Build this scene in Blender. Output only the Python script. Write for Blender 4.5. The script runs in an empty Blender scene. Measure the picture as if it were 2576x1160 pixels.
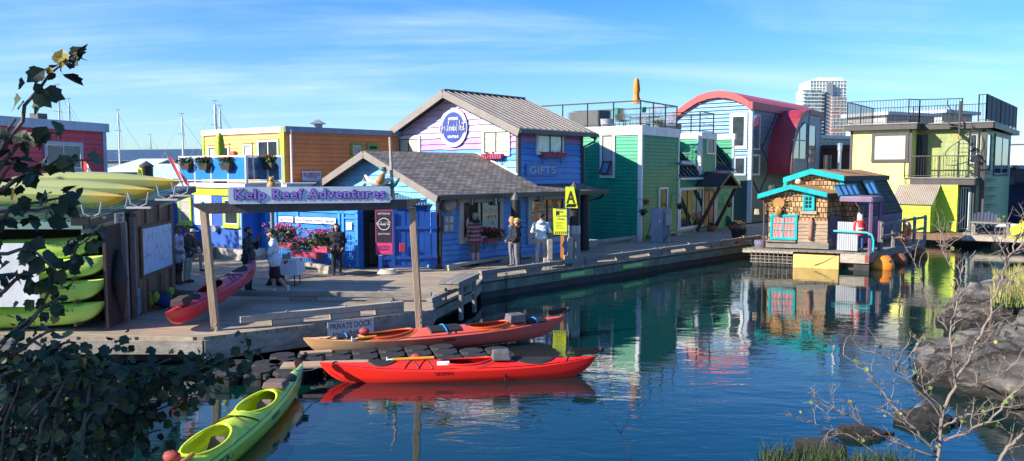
import bpy, math, random
from math import *
from mathutils import Vector, noise
import numpy as np
random.seed(7)
R=random.Random(11)
SC=bpy.context.scene; COL=SC.collection
# ---------------------------------------------------------------- camera geometry (used to measure real positions)
F=1990.;CX=1288.;CY=580.;HOR=430.;CH=3.8;PT=atan((CY-HOR)/F)
def ray(x,y):
    dx=(x-CX)/F;dy=(y-CY)/F
    return (dx, cos(PT)-dy*sin(PT), -sin(PT)-dy*cos(PT))
def G(x,y,z=.6):
    r=ray(x,y);t=(z-CH)/r[2];return Vector((r[0]*t,r[1]*t,z))
def D(x,y,Y):
    r=ray(x,y);t=Y/r[1];return Vector((r[0]*t,Y,CH+r[2]*t))
class Fr:
    def __init__(s,A,B=None,ang=None):
        s.o=Vector((A[0],A[1]))
        d=Vector((B[0]-A[0],B[1]-A[1])) if B is not None else Vector((sin(radians(ang)),cos(radians(ang))))
        s.L=d.length;s.u=d.normalized();s.v=Vector((-s.u.y,s.u.x))
    def w(s,u,v,z):
        q=s.o+s.u*u+s.v*v;return Vector((q.x,q.y,z))
class Wall:
    """vertical plane from A to B (left to right as seen), s along, o outwards"""
    def __init__(s,A,B=None,d=None):
        s.o=Vector((A[0],A[1]))
        dd=Vector((B[0]-A[0],B[1]-A[1])) if B is not None else Vector((d[0],d[1]))
        s.L=dd.length;s.d=dd.normalized();s.n=Vector((s.d.y,-s.d.x))
    def w(s,a,z,o=0):
        q=s.o+s.d*a+s.n*o;return Vector((q.x,q.y,z))
    def hit(s,x,y,o=0):
        r=ray(x,y);q=s.o+s.n*o
        t=(q.x*s.n.x+q.y*s.n.y)/(r[0]*s.n.x+r[1]*s.n.y)
        p=Vector((r[0]*t,r[1]*t));return ((p-q).dot(s.d),CH+r[2]*t)
    def pr(s,x0,y0,x1,y1,o=0):
        a=s.hit(x0,y0,o);b=s.hit(x1,y1,o);c=s.hit(x0,y1,o);d=s.hit(x1,y0,o)
        return ((a[0]+c[0])/2,(b[0]+d[0])/2,(b[1]+c[1])/2,(a[1]+d[1])/2)
# ---------------------------------------------------------------- materials
MATS={}
def srgb(h):
    h=h.lstrip('#');c=[int(h[i:i+2],16)/255 for i in (0,2,4)]
    return tuple((x/12.92 if x<.04045 else ((x+.055)/1.055)**2.4) for x in c)
def newmat(name):
    m=bpy.data.materials.new(name);m.use_nodes=True
    nt=m.node_tree;b=nt.nodes['Principled BSDF'];return m,nt,b
def nd(nt,t,**k):
    n=nt.nodes.new(t)
    for a,v in k.items():
        if a in n.inputs: n.inputs[a].default_value=v
        else: setattr(n,a,v)
    return n
def mix(nt,a,b,f):
    n=nt.nodes.new('ShaderNodeMix');n.data_type='RGBA'
    def put(i,x):
        if hasattr(x,'links') or isinstance(x,bpy.types.NodeSocket): nt.links.new(x,n.inputs[i])
        elif isinstance(x,(tuple,list)): n.inputs[i].default_value=(x[0],x[1],x[2],1)
        else: n.inputs[i].default_value=x
    put(0,f);put(6,a);put(7,b);return n.outputs[2]
def mth(nt,op,a,b=None):
    n=nt.nodes.new('ShaderNodeMath');n.operation=op
    for i,x in enumerate((a,b)):
        if x is None: continue
        if isinstance(x,bpy.types.NodeSocket): nt.links.new(x,n.inputs[i])
        else: n.inputs[i].default_value=x
    return n.outputs[0]
def sc3(c,k): return tuple(min(1,x*k) for x in c)
def M(name,col,rough=.6,var=.18,scale=2.5,bump=0.,metal=0.,stretch=None,dirt=0.,coat=0.,dirtc=(.12,.1,.08),trans=0.):
    """paint-like material: base colour with soft variation, optional dirt blotches and bump"""
    if name in MATS: return MATS[name]
    if isinstance(col,str): col=srgb(col)
    m,nt,b=newmat(name);L=nt.links
    tc=nd(nt,'ShaderNodeTexCoord');src=tc.outputs['Object']
    if stretch:
        mp=nd(nt,'ShaderNodeMapping');mp.inputs['Scale'].default_value=stretch;L.new(src,mp.inputs[0]);src=mp.outputs[0]
    n=nd(nt,'ShaderNodeTexNoise',Scale=scale,Detail=6.,Roughness=.65);L.new(src,n.inputs['Vector'])
    f=nd(nt,'ShaderNodeMapRange');f.inputs[1].default_value=.3;f.inputs[2].default_value=.7;L.new(n.outputs[0],f.inputs[0])
    c=mix(nt,sc3(col,1-var),sc3(col,1+var*.8),f.outputs[0])
    if dirt:
        n2=nd(nt,'ShaderNodeTexNoise',Scale=scale*.45,Detail=8.,Roughness=.75);L.new(src,n2.inputs['Vector'])
        g=nd(nt,'ShaderNodeMapRange');g.inputs[1].default_value=.5;g.inputs[2].default_value=.72;g.inputs[4].default_value=dirt;L.new(n2.outputs[0],g.inputs[0])
        c=mix(nt,c,dirtc,g.outputs[0])
    mw=nd(nt,'ShaderNodeMapping');mw.inputs['Scale'].default_value=(1.6,1.6,.45);L.new(tc.outputs['Object'],mw.inputs[0]);nw=nd(nt,'ShaderNodeTexNoise',Scale=1.1,Detail=9.,Roughness=.72);L.new(mw.outputs[0],nw.inputs['Vector'])
    gw=nd(nt,'ShaderNodeMapRange');gw.inputs[1].default_value=.35;gw.inputs[2].default_value=.68;gw.inputs[3].default_value=1.06;gw.inputs[4].default_value=.8 if rough>.42 else .95;L.new(nw.outputs[0],gw.inputs[0])
    vw=nt.nodes.new('ShaderNodeVectorMath');vw.operation='SCALE';L.new(c,vw.inputs[0]);L.new(gw.outputs[0],vw.inputs['Scale']);c=vw.outputs[0]
    L.new(c,b.inputs['Base Color'])
    rr=nd(nt,'ShaderNodeMapRange');rr.inputs[3].default_value=max(.02,rough-.1);rr.inputs[4].default_value=min(1,rough+.12);L.new(n.outputs[0],rr.inputs[0]);L.new(rr.outputs[0],b.inputs['Roughness'])
    b.inputs['Metallic'].default_value=metal;b.inputs['Coat Weight'].default_value=coat
    if trans: b.inputs['Transmission Weight'].default_value=trans
    if bump:
        n3=nd(nt,'ShaderNodeTexNoise',Scale=scale*5,Detail=4.);L.new(src,n3.inputs['Vector'])
        bp=nd(nt,'ShaderNodeBump',Strength=min(1,bump),Distance=.02);L.new(n3.outputs[0],bp.inputs['Height']);L.new(bp.outputs[0],b.inputs['Normal'])
    MATS[name]=m;return m
def Mplank(name,c1,c2,ang=0,w=.14,gap=.07,vertical=False,grain=True,worn=.35,wornc=(.2,.18,.15)):
    """boards laid in a plane: board id noise, dark gaps, grain. uses UV (metres) if vertical else object xy"""
    if name in MATS: return MATS[name]
    m,nt,b=newmat(name);L=nt.links
    tc=nd(nt,'ShaderNodeTexCoord');mp=nd(nt,'ShaderNodeMapping')
    L.new(tc.outputs['UV' if vertical else 'Object'],mp.inputs[0]);mp.inputs['Rotation'].default_value=(0,0,radians(ang))
    sp=nd(nt,'ShaderNodeSeparateXYZ');L.new(mp.outputs[0],sp.inputs[0])
    y=mth(nt,'DIVIDE',sp.outputs[1],w);idn=mth(nt,'FLOOR',y);fr=mth(nt,'FRACT',y)
    # butt joints along the board
    wn=nd(nt,'ShaderNodeTexWhiteNoise');wn.noise_dimensions='1D';L.new(idn,wn.inputs['W'])
    x=mth(nt,'ADD',mth(nt,'DIVIDE',sp.outputs[0],2.6),mth(nt,'MULTIPLY',wn.outputs[0],7.));idx=mth(nt,'FLOOR',x)
    w2=nd(nt,'ShaderNodeTexWhiteNoise');w2.noise_dimensions='2D'
    cb=nd(nt,'ShaderNodeCombineXYZ');L.new(idn,cb.inputs[0]);L.new(idx,cb.inputs[1]);L.new(cb.outputs[0],w2.inputs['Vector'])
    c=mix(nt,c1,c2,w2.outputs[0])
    mp2=nd(nt,'ShaderNodeMapping');mp2.inputs['Scale'].default_value=(.8,14,1);L.new(mp.outputs[0],mp2.inputs[0])
    n=nd(nt,'ShaderNodeTexNoise',Scale=1.5,Detail=7.,Roughness=.7);L.new(mp2.outputs[0],n.inputs['Vector'])
    g=nd(nt,'ShaderNodeMapRange');g.inputs[1].default_value=.35;g.inputs[2].default_value=.7;g.inputs[3].default_value=.65;g.inputs[4].default_value=1.2;L.new(n.outputs[0],g.inputs[0])
    vm=nt.nodes.new('ShaderNodeVectorMath');vm.operation='SCALE';L.new(c,vm.inputs[0]);L.new(g.outputs[0],vm.inputs['Scale']);c=vm.outputs[0]
    n2=nd(nt,'ShaderNodeTexNoise',Scale=.5,Detail=9.,Roughness=.75);L.new(mp.outputs[0],n2.inputs['Vector'])
    h=nd(nt,'ShaderNodeMapRange');h.inputs[1].default_value=.5;h.inputs[2].default_value=.65;h.inputs[4].default_value=worn;L.new(n2.outputs[0],h.inputs[0])
    c=mix(nt,c,wornc,h.outputs[0])
    gp=mth(nt,'LESS_THAN',fr,gap);c=mix(nt,c,(.012,.011,.01),gp)
    L.new(c,b.inputs['Base Color']);b.inputs['Roughness'].default_value=.8
    hh=mth(nt,'SUBTRACT',mth(nt,'MULTIPLY',n.outputs[0],.3),gp)
    bp=nd(nt,'ShaderNodeBump',Strength=.6,Distance=.012);L.new(hh,bp.inputs['Height']);L.new(bp.outputs[0],b.inputs['Normal'])
    MATS[name]=m;return m
def Mbrick(name,c1,c2,mortar,bw,bh,ms=.006,rough=.85,bump=.8,offset=.5,var=.35,freq=2,sh=False):
    if name in MATS: return MATS[name]
    m,nt,b=newmat(name);L=nt.links
    tc=nd(nt,'ShaderNodeTexCoord')
    br=nd(nt,'ShaderNodeTexBrick');br.offset=offset;br.offset_frequency=freq
    nz=nd(nt,'ShaderNodeTexNoise',Scale=3.,Detail=2.);L.new(tc.outputs['UV'],nz.inputs['Vector'])
    vm=nt.nodes.new('ShaderNodeVectorMath');vm.operation='SCALE';vm.inputs['Scale'].default_value=.04 if sh else .012;L.new(nz.outputs['Color'],vm.inputs[0])
    ad=nt.nodes.new('ShaderNodeVectorMath');ad.operation='ADD';L.new(tc.outputs['UV'],ad.inputs[0]);L.new(vm.outputs[0],ad.inputs[1])
    L.new(ad.outputs[0],br.inputs['Vector'])
    br.inputs['Color1'].default_value=(*c1,1);br.inputs['Color2'].default_value=(*c2,1);br.inputs['Mortar'].default_value=(*mortar,1)
    br.inputs['Scale'].default_value=1.;br.inputs['Brick Width'].default_value=bw;br.inputs['Row Height'].default_value=bh;br.inputs['Mortar Size'].default_value=ms
    n=nd(nt,'ShaderNodeTexNoise',Scale=1.3,Detail=8.,Roughness=.75);L.new(tc.outputs['UV'],n.inputs['Vector'])
    g=nd(nt,'ShaderNodeMapRange');g.inputs[1].default_value=.3;g.inputs[2].default_value=.7;g.inputs[3].default_value=1-var;g.inputs[4].default_value=1+var;L.new(n.outputs[0],g.inputs[0])
    v2=nt.nodes.new('ShaderNodeVectorMath');v2.operation='SCALE';L.new(br.outputs[0],v2.inputs[0]);L.new(g.outputs[0],v2.inputs['Scale'])
    c=v2.outputs[0]
    L.new(c,b.inputs['Base Color']);b.inputs['Roughness'].default_value=rough
    # each course tilts like a lapped shingle
    sp=nd(nt,'ShaderNodeSeparateXYZ');L.new(ad.outputs[0],sp.inputs[0])
    fr=mth(nt,'FRACT',mth(nt,'DIVIDE',sp.outputs[1],bh))
    hgt=mth(nt,'SUBTRACT',mth(nt,'SUBTRACT',1.,fr),mth(nt,'MULTIPLY',br.outputs['Fac'],.8))
    bp=nd(nt,'ShaderNodeBump',Strength=bump,Distance=.02);L.new(hgt,bp.inputs['Height']);L.new(bp.outputs[0],b.inputs['Normal'])
    MATS[name]=m;return m
def Mcorr(name,col,pitch=.08,axis=0,rough=.4,metal=0.,var=.2,rust=0.,rustc=(.2,.09,.04),dist=.02,sharp=False):
    """corrugated or standing-seam sheet, waves along UV axis"""
    if name in MATS: return MATS[name]
    if isinstance(col,str): col=srgb(col)
    m,nt,b=newmat(name);L=nt.links
    tc=nd(nt,'ShaderNodeTexCoord');sp=nd(nt,'ShaderNodeSeparateXYZ');L.new(tc.outputs['UV'],sp.inputs[0])
    t=mth(nt,'MULTIPLY',sp.outputs[axis],2*pi/pitch);s=mth(nt,'SINE',t)
    if sharp: s=mth(nt,'POWER',mth(nt,'ABSOLUTE',mth(nt,'SINE',mth(nt,'MULTIPLY',t,.5))),14.)
    n=nd(nt,'ShaderNodeTexNoise',Scale=1.2,Detail=8.,Roughness=.7);L.new(tc.outputs['UV'],n.inputs['Vector'])
    f=nd(nt,'ShaderNodeMapRange');f.inputs[1].default_value=.3;f.inputs[2].default_value=.7;L.new(n.outputs[0],f.inputs[0])
    c=mix(nt,sc3(col,1-var),sc3(col,1+var),f.outputs[0])
    if rust:
        g=nd(nt,'ShaderNodeMapRange');g.inputs[1].default_value=.42;g.inputs[2].default_value=.6;g.inputs[4].default_value=rust;L.new(n.outputs[0],g.inputs[0])
        c=mix(nt,c,rustc,g.outputs[0])
    L.new(c,b.inputs['Base Color']);b.inputs['Roughness'].default_value=rough;b.inputs['Metallic'].default_value=metal
    bp=nd(nt,'ShaderNodeBump',Strength=.9,Distance=dist);L.new(s,bp.inputs['Height']);L.new(bp.outputs[0],b.inputs['Normal'])
    MATS[name]=m;return m
def Mglass(name,col=(.02,.03,.035),rough=.04,blinds=False,curtain=False,var=.6):
    """window pane: dark room, or curtain / blind folds, under a clear coat"""
    if name in MATS: return MATS[name]
    m,nt,b=newmat(name);L=nt.links
    tc=nd(nt,'ShaderNodeTexCoord');sp=nd(nt,'ShaderNodeSeparateXYZ');L.new(tc.outputs['UV'],sp.inputs[0])
    n=nd(nt,'ShaderNodeTexNoise',Scale=2.2,Detail=3.);L.new(tc.outputs['UV'],n.inputs['Vector'])
    if curtain or blinds:
        a=mth(nt,'ADD',mth(nt,'MULTIPLY',sp.outputs[1 if blinds else 0],140. if blinds else 45.),mth(nt,'MULTIPLY',n.outputs[0],0. if blinds else 16.))
        s=mth(nt,'MULTIPLY',mth(nt,'ADD',mth(nt,'SINE',a),1.),.5)
        c=mix(nt,sc3(col,.55),col,s)
    else: c=mix(nt,sc3(col,1-var),sc3(col,1+var*2.5),n.outputs[0])
    L.new(c,b.inputs['Base Color']);b.inputs['Roughness'].default_value=rough if not (curtain or blinds) else .5
    b.inputs['Coat Weight'].default_value=1. if name not in('dark_glass','green_house_glass') else 0.;b.inputs['Specular IOR Level'].default_value=.14 if name in('dark_glass','green_house_glass') else .5;b.inputs['Coat Roughness'].default_value=.02
    n2=nd(nt,'ShaderNodeTexNoise',Scale=1.4,Detail=1.);L.new(tc.outputs['UV'],n2.inputs['Vector'])
    bp=nd(nt,'ShaderNodeBump',Strength=.25,Distance=.03);L.new(n2.outputs[0],bp.inputs['Height'])
    L.new(bp.outputs[0],b.inputs['Normal']);L.new(bp.outputs[0],b.inputs['Coat Normal'])
    MATS[name]=m;return m
# ---------------------------------------------------------------- mesh builder and scene tree
ROOT={}
class MB:
    def __init__(s): s.v=[];s.f=[];s.m=[]
    def add(s,vs,fs,m=0):
        k=len(s.v);s.v.extend([tuple(p) for p in vs])
        for f in fs: s.f.append(tuple(i+k for i in f));s.m.append(m)
        return s
    def hexa(s,p,m=0):   # p: 4 bottom ccw, 4 top ccw
        return s.add(p,[(3,2,1,0),(4,5,6,7),(0,1,5,4),(1,2,6,5),(2,3,7,6),(3,0,4,7)],m)
    def box(s,W,a0,a1,z0,z1,o0,o1,m=0):  # in a wall's coordinates
        return s.hexa([W.w(a0,z0,o1),W.w(a1,z0,o1),W.w(a1,z0,o0),W.w(a0,z0,o0),W.w(a0,z1,o1),W.w(a1,z1,o1),W.w(a1,z1,o0),W.w(a0,z1,o0)],m)
    def xbox(s,c,d,rz=0,m=0,top=1.):
        cx,cy,z=c;a,b,h=d[0]/2,d[1]/2,d[2];cr,sr=cos(rz),sin(rz)
        P=[]
        for zz,k in ((z,1.),(z+h,top)):
            for x,y in ((-a,-b),(a,-b),(a,b),(-a,b)): P.append((cx+(x*cr-y*sr)*k,cy+(x*sr+y*cr)*k,zz))
        return s.hexa(P,m)
    def beam(s,a,b,w,h,m=0,up=(0,0,1)):   # rectangular bar from a to b
        a=Vector(a);b=Vector(b);d=(b-a).normalized();u=Vector(up)
        if abs(d.dot(u))>.98:u=Vector((0,1,0)) if abs(d.y)<.9 else Vector((1,0,0))
        x=d.cross(u).normalized();y=x.cross(d).normalized()
        P=[]
        for q in (a,b):
            for i,j in ((-1,-1),(1,-1),(1,1),(-1,1)): P.append(q+x*i*w/2+y*j*h/2)
        return s.add(P,[(0,1,2,3),(7,6,5,4),(0,4,5,1),(1,5,6,2),(2,6,7,3),(3,7,4,0)],m)
    def tube(s,pts,r,n=6,m=0,closed=False):
        pts=[Vector(p) for p in pts];k=len(pts);rs=r if isinstance(r,(list,tuple)) else [r]*k
        ref=Vector((0,0,1));V=[]
        for i,p in enumerate(pts):
            if closed: t=pts[(i+1)%k]-pts[i-1]
            else: t=pts[min(i+1,k-1)]-pts[max(i-1,0)]
            t=t.normalized() if t.length>1e-9 else Vector((0,0,1))
            if abs(t.dot(ref))>.95: ref=Vector((1,.2,0)).normalized()
            x=t.cross(ref).normalized();y=x.cross(t).normalized();ref=y
            for j in range(n):
                a=2*pi*j/n;V.append(p+(x*cos(a)+y*sin(a))*rs[i])
        Fc=[]
        for i in range(k if closed else k-1):
            for j in range(n):
                a=i*n+j;b=i*n+(j+1)%n;c=((i+1)%k)*n+(j+1)%n;d=((i+1)%k)*n+j;Fc.append((a,b,c,d))
        if not closed: Fc.append(tuple(range(n))[::-1]);Fc.append(tuple((k-1)*n+j for j in range(n)))
        return s.add(V,Fc,m)
    def lathe(s,c,prof,n=12,m=0,sx=1,sy=1):   # prof: (r,z)
        V=[];Fc=[];k=len(prof)
        for r,z in prof:
            for j in range(n): a=2*pi*j/n;V.append((c[0]+r*cos(a)*sx,c[1]+r*sin(a)*sy,c[2]+z))
        for i in range(k-1):
            for j in range(n): Fc.append((i*n+j,i*n+(j+1)%n,(i+1)*n+(j+1)%n,(i+1)*n+j))
        Fc.append(tuple(range(n))[::-1]);Fc.append(tuple((k-1)*n+j for j in range(n)))
        return s.add(V,Fc,m)
    def prism(s,poly,off,m=0):   # polygon (3d pts) extruded by vector
        n=len(poly);o=Vector(off);P=[Vector(p) for p in poly]+[Vector(p)+o for p in poly]
        return s.add(P,[tuple(range(n))[::-1],tuple(range(n,2*n))]+[(i,(i+1)%n,n+(i+1)%n,n+i) for i in range(n)],m)
    def ball(s,c,r,m=0,nu=10,nv=7,sq=(1,1,1)):
        prof=[(max(.001,sin(pi*i/nv)),-cos(pi*i/nv)) for i in range(nv+1)]
        V=[];Fc=[]
        for a,z in prof:
            for j in range(nu): t=2*pi*j/nu;V.append((c[0]+r*a*cos(t)*sq[0],c[1]+r*a*sin(t)*sq[1],c[2]+r*z*sq[2]))
        for i in range(nv):
            for j in range(nu): Fc.append((i*nu+j,i*nu+(j+1)%nu,(i+1)*nu+(j+1)%nu,(i+1)*nu+j))
        return s.add(V,Fc,m)
    def build(s,name,mats,parent=None,smooth=False,label=None,bevel=0,fixn=True):
        if not isinstance(mats,(list,tuple)): mats=[mats]
        if parent is None:
            xs=[p[0] for p in s.v];ys=[p[1] for p in s.v];zs=[p[2] for p in s.v]
            L=Vector(((min(xs)+max(xs))/2,(min(ys)+max(ys))/2,min(zs)))
        else: L=ROOT[parent.name]
        me=bpy.data.meshes.new(name);me.from_pydata([(p[0]-L[0],p[1]-L[1],p[2]-L[2]) for p in s.v],[],s.f)
        for m in mats: me.materials.append(m)
        me.polygons.foreach_set('material_index',s.m)
        me.update()
        if fixn:
            import bmesh
            bm=bmesh.new();bm.from_mesh(me);bmesh.ops.recalc_face_normals(bm,faces=bm.faces);bm.to_mesh(me);bm.free()
        if smooth: me.polygons.foreach_set('use_smooth',[True]*len(me.polygons))
        planar_uv(me)
        o=bpy.data.objects.new(name,me);COL.objects.link(o)
        if smooth and smooth!=True:
            md=o.modifiers.new('es','EDGE_SPLIT');md.split_angle=radians(smooth)
        if bevel:
            md=o.modifiers.new('bev','BEVEL');md.width=bevel;md.segments=2;md.limit_method='ANGLE'
        if parent is None: o.location=L
        else: o.parent=parent
        ROOT[o.name]=L
        if label: o['label']=label
        return o
def planar_uv(me):
    n=len(me.polygons)
    if n==0: return
    uv=me.uv_layers.new(name='UVMap')
    N=np.zeros(n*3);me.polygons.foreach_get('normal',N);N=N.reshape(-1,3)
    ls=np.zeros(n,int);lt=np.zeros(n,int);me.polygons.foreach_get('loop_start',ls);me.polygons.foreach_get('loop_total',lt)
    lv=np.zeros(len(me.loops),int);me.loops.foreach_get('vertex_index',lv)
    co=np.zeros(len(me.vertices)*3);me.vertices.foreach_get('co',co);co=co.reshape(-1,3)
    pf=np.repeat(np.arange(n),lt);Nf=N[pf]
    T=np.stack([-Nf[:,1],Nf[:,0],0*Nf[:,0]],1);l=np.linalg.norm(T,axis=1);flat=l<.12
    T[flat]=(1,0,0);l[flat]=1;T/=l[:,None];B=np.cross(Nf,T)
    p=co[lv];out=np.stack([(p*T).sum(1),(p*B).sum(1)],1)
    order=np.argsort(np.concatenate([np.arange(a,a+b) for a,b in zip(ls,lt)]),kind='stable') if False else None
    uv.data.foreach_set('uv',out.astype(np.float32).ravel())
def tag(o,label,cat,group=None,kind=None):
    if label:o['label']=label
    if cat:o['category']=cat
    if group:o['group']=group
    if kind:o['kind']=kind
    return o
def thing(name,label,cat,loc,group=None):
    o=bpy.data.objects.new(name,None);COL.objects.link(o);o.empty_display_size=.2
    o.location=loc;ROOT[o.name]=Vector(loc);return tag(o,label,cat,group)
def struct(o): o['kind']='structure';return o
def kids(o): return [c for c in bpy.data.objects if c.parent==o]
def dup(o,loc,rz=0,label=None,group=None,scale=None):
    m={}
    def rec(src,par):
        c=src.copy();COL.objects.link(c)
        if par is not None:c.parent=par
        for k in list(src.children): rec(k,c)
        return c
    r=rec(o,None);r.location=loc;r.rotation_euler=(0,0,rz)
    if scale: r.scale=(scale,)*3
    if label:r['label']=label
    if group:r['group']=group
    return r
# ---------------------------------------------------------------- building elements
def siding(W,a0,a1,z0,top,mats,pick,parent,name='wall',bh=.14,lip=.016,wavy=0.,step=.5,seed=0,base=0.,thick=.0):
    """lapped boards on a wall; top: height or function of s; pick(board index, z)->material slot"""
    tf=top if callable(top) else (lambda s:top)
    zm=max(tf(a0+(a1-a0)*i/40) for i in range(41));nb=int((zm-z0)/bh)+1
    ns=max(2,int((a1-a0)/step)+1);ss=[a0+(a1-a0)*i/ns for i in range(ns+1)]
    if callable(top) and hasattr(top,'kn'): ss=sorted(set(ss+[k for k in top.kn if a0<k<a1]))
    rr=random.Random(seed);ph=[rr.uniform(0,99) for _ in range(nb+2)]
    def zb(i,s):
        z=z0+i*bh
        if wavy and i>0: z+=wavy*(noise.noise(Vector((s*1.3,ph[i],0)))*1.6+.5*noise.noise(Vector((s*3.7,ph[i]+5,0))))
        return z
    mb=MB()
    for i in range(nb):
        for j in range(len(ss)-1):
            s,t=ss[j],ss[j+1]
            b1,b2=min(zb(i,s),tf(s)),min(zb(i,t),tf(t));c1,c2=min(zb(i+1,s),tf(s)),min(zb(i+1,t),tf(t))
            if c1-b1<1e-4 and c2-b2<1e-4: continue
            m=pick(i,z0+i*bh) if pick else 0
            g=.03 if wavy else .016;g1,g2=min(b1+g,c1),min(b2+g,c2)
            q=[W.w(s,g1,lip+base),W.w(t,g2,lip+base),W.w(t,c2,base),W.w(s,c1,base)];e=[W.w(s,g1,base-.03),W.w(t,g2,base-.03),W.w(t,b2,base-.03),W.w(s,b1,base-.03)]
            mb.add(q,[(0,1,2,3)],m)
            mb.add([e[0],e[1],q[1],q[0]],[(0,1,2,3)],m)
            mb.add([e[3],e[2],e[1],e[0]],[(0,1,2,3)],m);mb.add([W.w(s,b1,base),W.w(t,b2,base),e[2],e[3]],[(0,1,2,3)],m)
    return mb.build(name,mats,parent,fixn=False)
def kn(f,k): f.kn=k;return f
def window(W,parent,r,frame,pane,fw=.09,mull=(),bars=(),depth=.05,sill=None,base=.018,name='window',inner=None,label=None):
    a0,a1,z0,z1=r;mb=MB();o0,o1=-.02,base+depth
    mb.box(W,a0,a1,z1-fw,z1,o0,o1);mb.box(W,a0,a1,z0,z0+fw,o0,o1)
    mb.box(W,a0,a0+fw,z0+fw,z1-fw,o0,o1-.003);mb.box(W,a1-fw,a1,z0+fw,z1-fw,o0,o1-.003)
    o=mb.build(name,[frame],parent,label=label)
    ib=MB();im=inner or frame;iw=.03 if inner else .035
    i0,i1,j0,j1=a0+fw,a1-fw,z0+fw,z1-fw;any_=False
    if inner:
        ib.box(W,i0,i1,j1-iw,j1,0,o1-.015);ib.box(W,i0,i1,j0,j0+iw,0,o1-.015);ib.box(W,i0,i0+iw,j0+iw,j1-iw,0,o1-.017);ib.box(W,i1-iw,i1,j0+iw,j1-iw,0,o1-.017);any_=True
    for m in mull: c=i0+(i1-i0)*m;ib.box(W,c-iw/2,c+iw/2,j0+.001,j1-.001,0,o1-.013);any_=True
    for m in bars: c=j0+(j1-j0)*m;ib.box(W,i0+.001,i1-.001,c-iw/2,c+iw/2,0,o1-.011);any_=True
    if any_: ib.build('sash',[im],o)
    MB().box(W,i0-.005,i1+.005,j0-.005,j1+.005,-.01,base+.012).build('pane',[pane],o)
    if sill is not None: MB().box(W,a0-.04,a1+.04,z0-.05,z0-.001,0,o1+.05).build('sill',[sill],o)
    return o
def trim(W,parent,rects,mat,name='trim',o0=-.01,o1=.045):
    mb=MB()
    for r in rects: mb.box(W,r[0],r[1],r[2],r[3],o0,o1)
    return mb.build(name,[mat],parent)
_fonts={}
def text(s,W,a,z,w,h,mat,parent,o=.0,depth=.006,bold=0.,shear=0.,name='lettering',label=None,spacing=1.,line=1.):
    """real raised letters centred at (a,z) on wall W, fitted to w x h"""
    if '\n' in s:
        ls=s.split('\n');n=len(ls);mx=max(map(len,ls));lh=h/(n+.35*(n-1))
        for i,q in enumerate(ls): text(q,W,a,z+h/2-lh/2-i*lh*1.35,w*len(q)/mx,lh,mat,parent,o,depth,bold,shear,name,label,spacing,line)
        return None
    c=bpy.data.curves.new('t','FONT');c.body=s;c.align_x='CENTER';c.align_y='CENTER';c.offset=bold;c.shear=shear;c.space_character=spacing;c.space_line=line
    c.resolution_u=3;c.extrude=0
    ob=bpy.data.objects.new('t',c);COL.objects.link(ob);bpy.context.view_layer.update()
    me=bpy.data.meshes.new_from_object(ob.evaluated_get(bpy.context.evaluated_depsgraph_get()))
    vs=[v.co.copy() for v in me.vertices];fs=[tuple(p.vertices) for p in me.polygons]
    bpy.data.objects.remove(ob);bpy.data.curves.remove(c)
    x0=min(v.x for v in vs);x1=max(v.x for v in vs);y0=min(v.y for v in vs);y1=max(v.y for v in vs)
    kx=w/(x1-x0);ky=h/(y1-y0);mb=MB()
    P=[W.w(a+(v.x-(x0+x1)/2)*kx,z+(v.y-(y0+y1)/2)*ky,o) for v in vs]
    mb.add(P,fs)
    bpy.data.meshes.remove(me)
    ob=mb.build(name,[mat],parent,label=label,fixn=False)
    md=ob.modifiers.new('s','SOLIDIFY');md.thickness=depth;md.offset=0
    return ob
def railing(parent,pts,h,mat,pitch=.12,post=1.6,picket=True,pr=.008,closed=False,panel=None,name='railing',toph=.05,midrails=()):
    """pts: 3d base points; balusters, rails, posts"""
    mb=MB();pm=[];pn=MB()
    for i in range(len(pts)-1):
        a=Vector(pts[i]);b=Vector(pts[i+1]);L=(b-a).length;d=(b-a)/L;up=Vector((0,0,1))
        mb.beam(a+up*h,b+up*h,.05,toph);mb.beam(a+up*.1,b+up*.1,.035,.035)
        for q in midrails: mb.beam(a+up*h*q,b+up*h*q,.02,.02)
        if picket:
            n=int(L/pitch)
            for k in range(1,n): mb.beam(a+d*k*L/n+up*.1,a+d*k*L/n+up*(h-.02),pr*2,pr*2)
        k=max(1,round(L/post))
        for q in range(k+1):
            if q==0 and i>0: continue
            pm.append(a+d*q*L/k)
        if panel:
            for q in range(k):
                s=a+d*(q*L/k+.05);t=a+d*((q+1)*L/k-.05);nrm=Vector((d.y,-d.x,0))*.005
                pn.add([s+up*.14-nrm,t+up*.14-nrm,t+up*.14+nrm,s+up*.14+nrm,s+up*(h-.04)-nrm,t+up*(h-.04)-nrm,t+up*(h-.04)+nrm,s+up*(h-.04)+nrm],[(3,2,1,0),(4,5,6,7),(0,1,5,4),(1,2,6,5),(2,3,7,6),(3,0,4,7)])
    o=mb.build(name,[mat],parent)
    for p in pm: MB().beam(p,p+Vector((0,0,h+.02)),.055,.055).build('post',[mat],o)
    if panel: pn.build('glass_panel' ,[panel],o)
    return o
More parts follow.
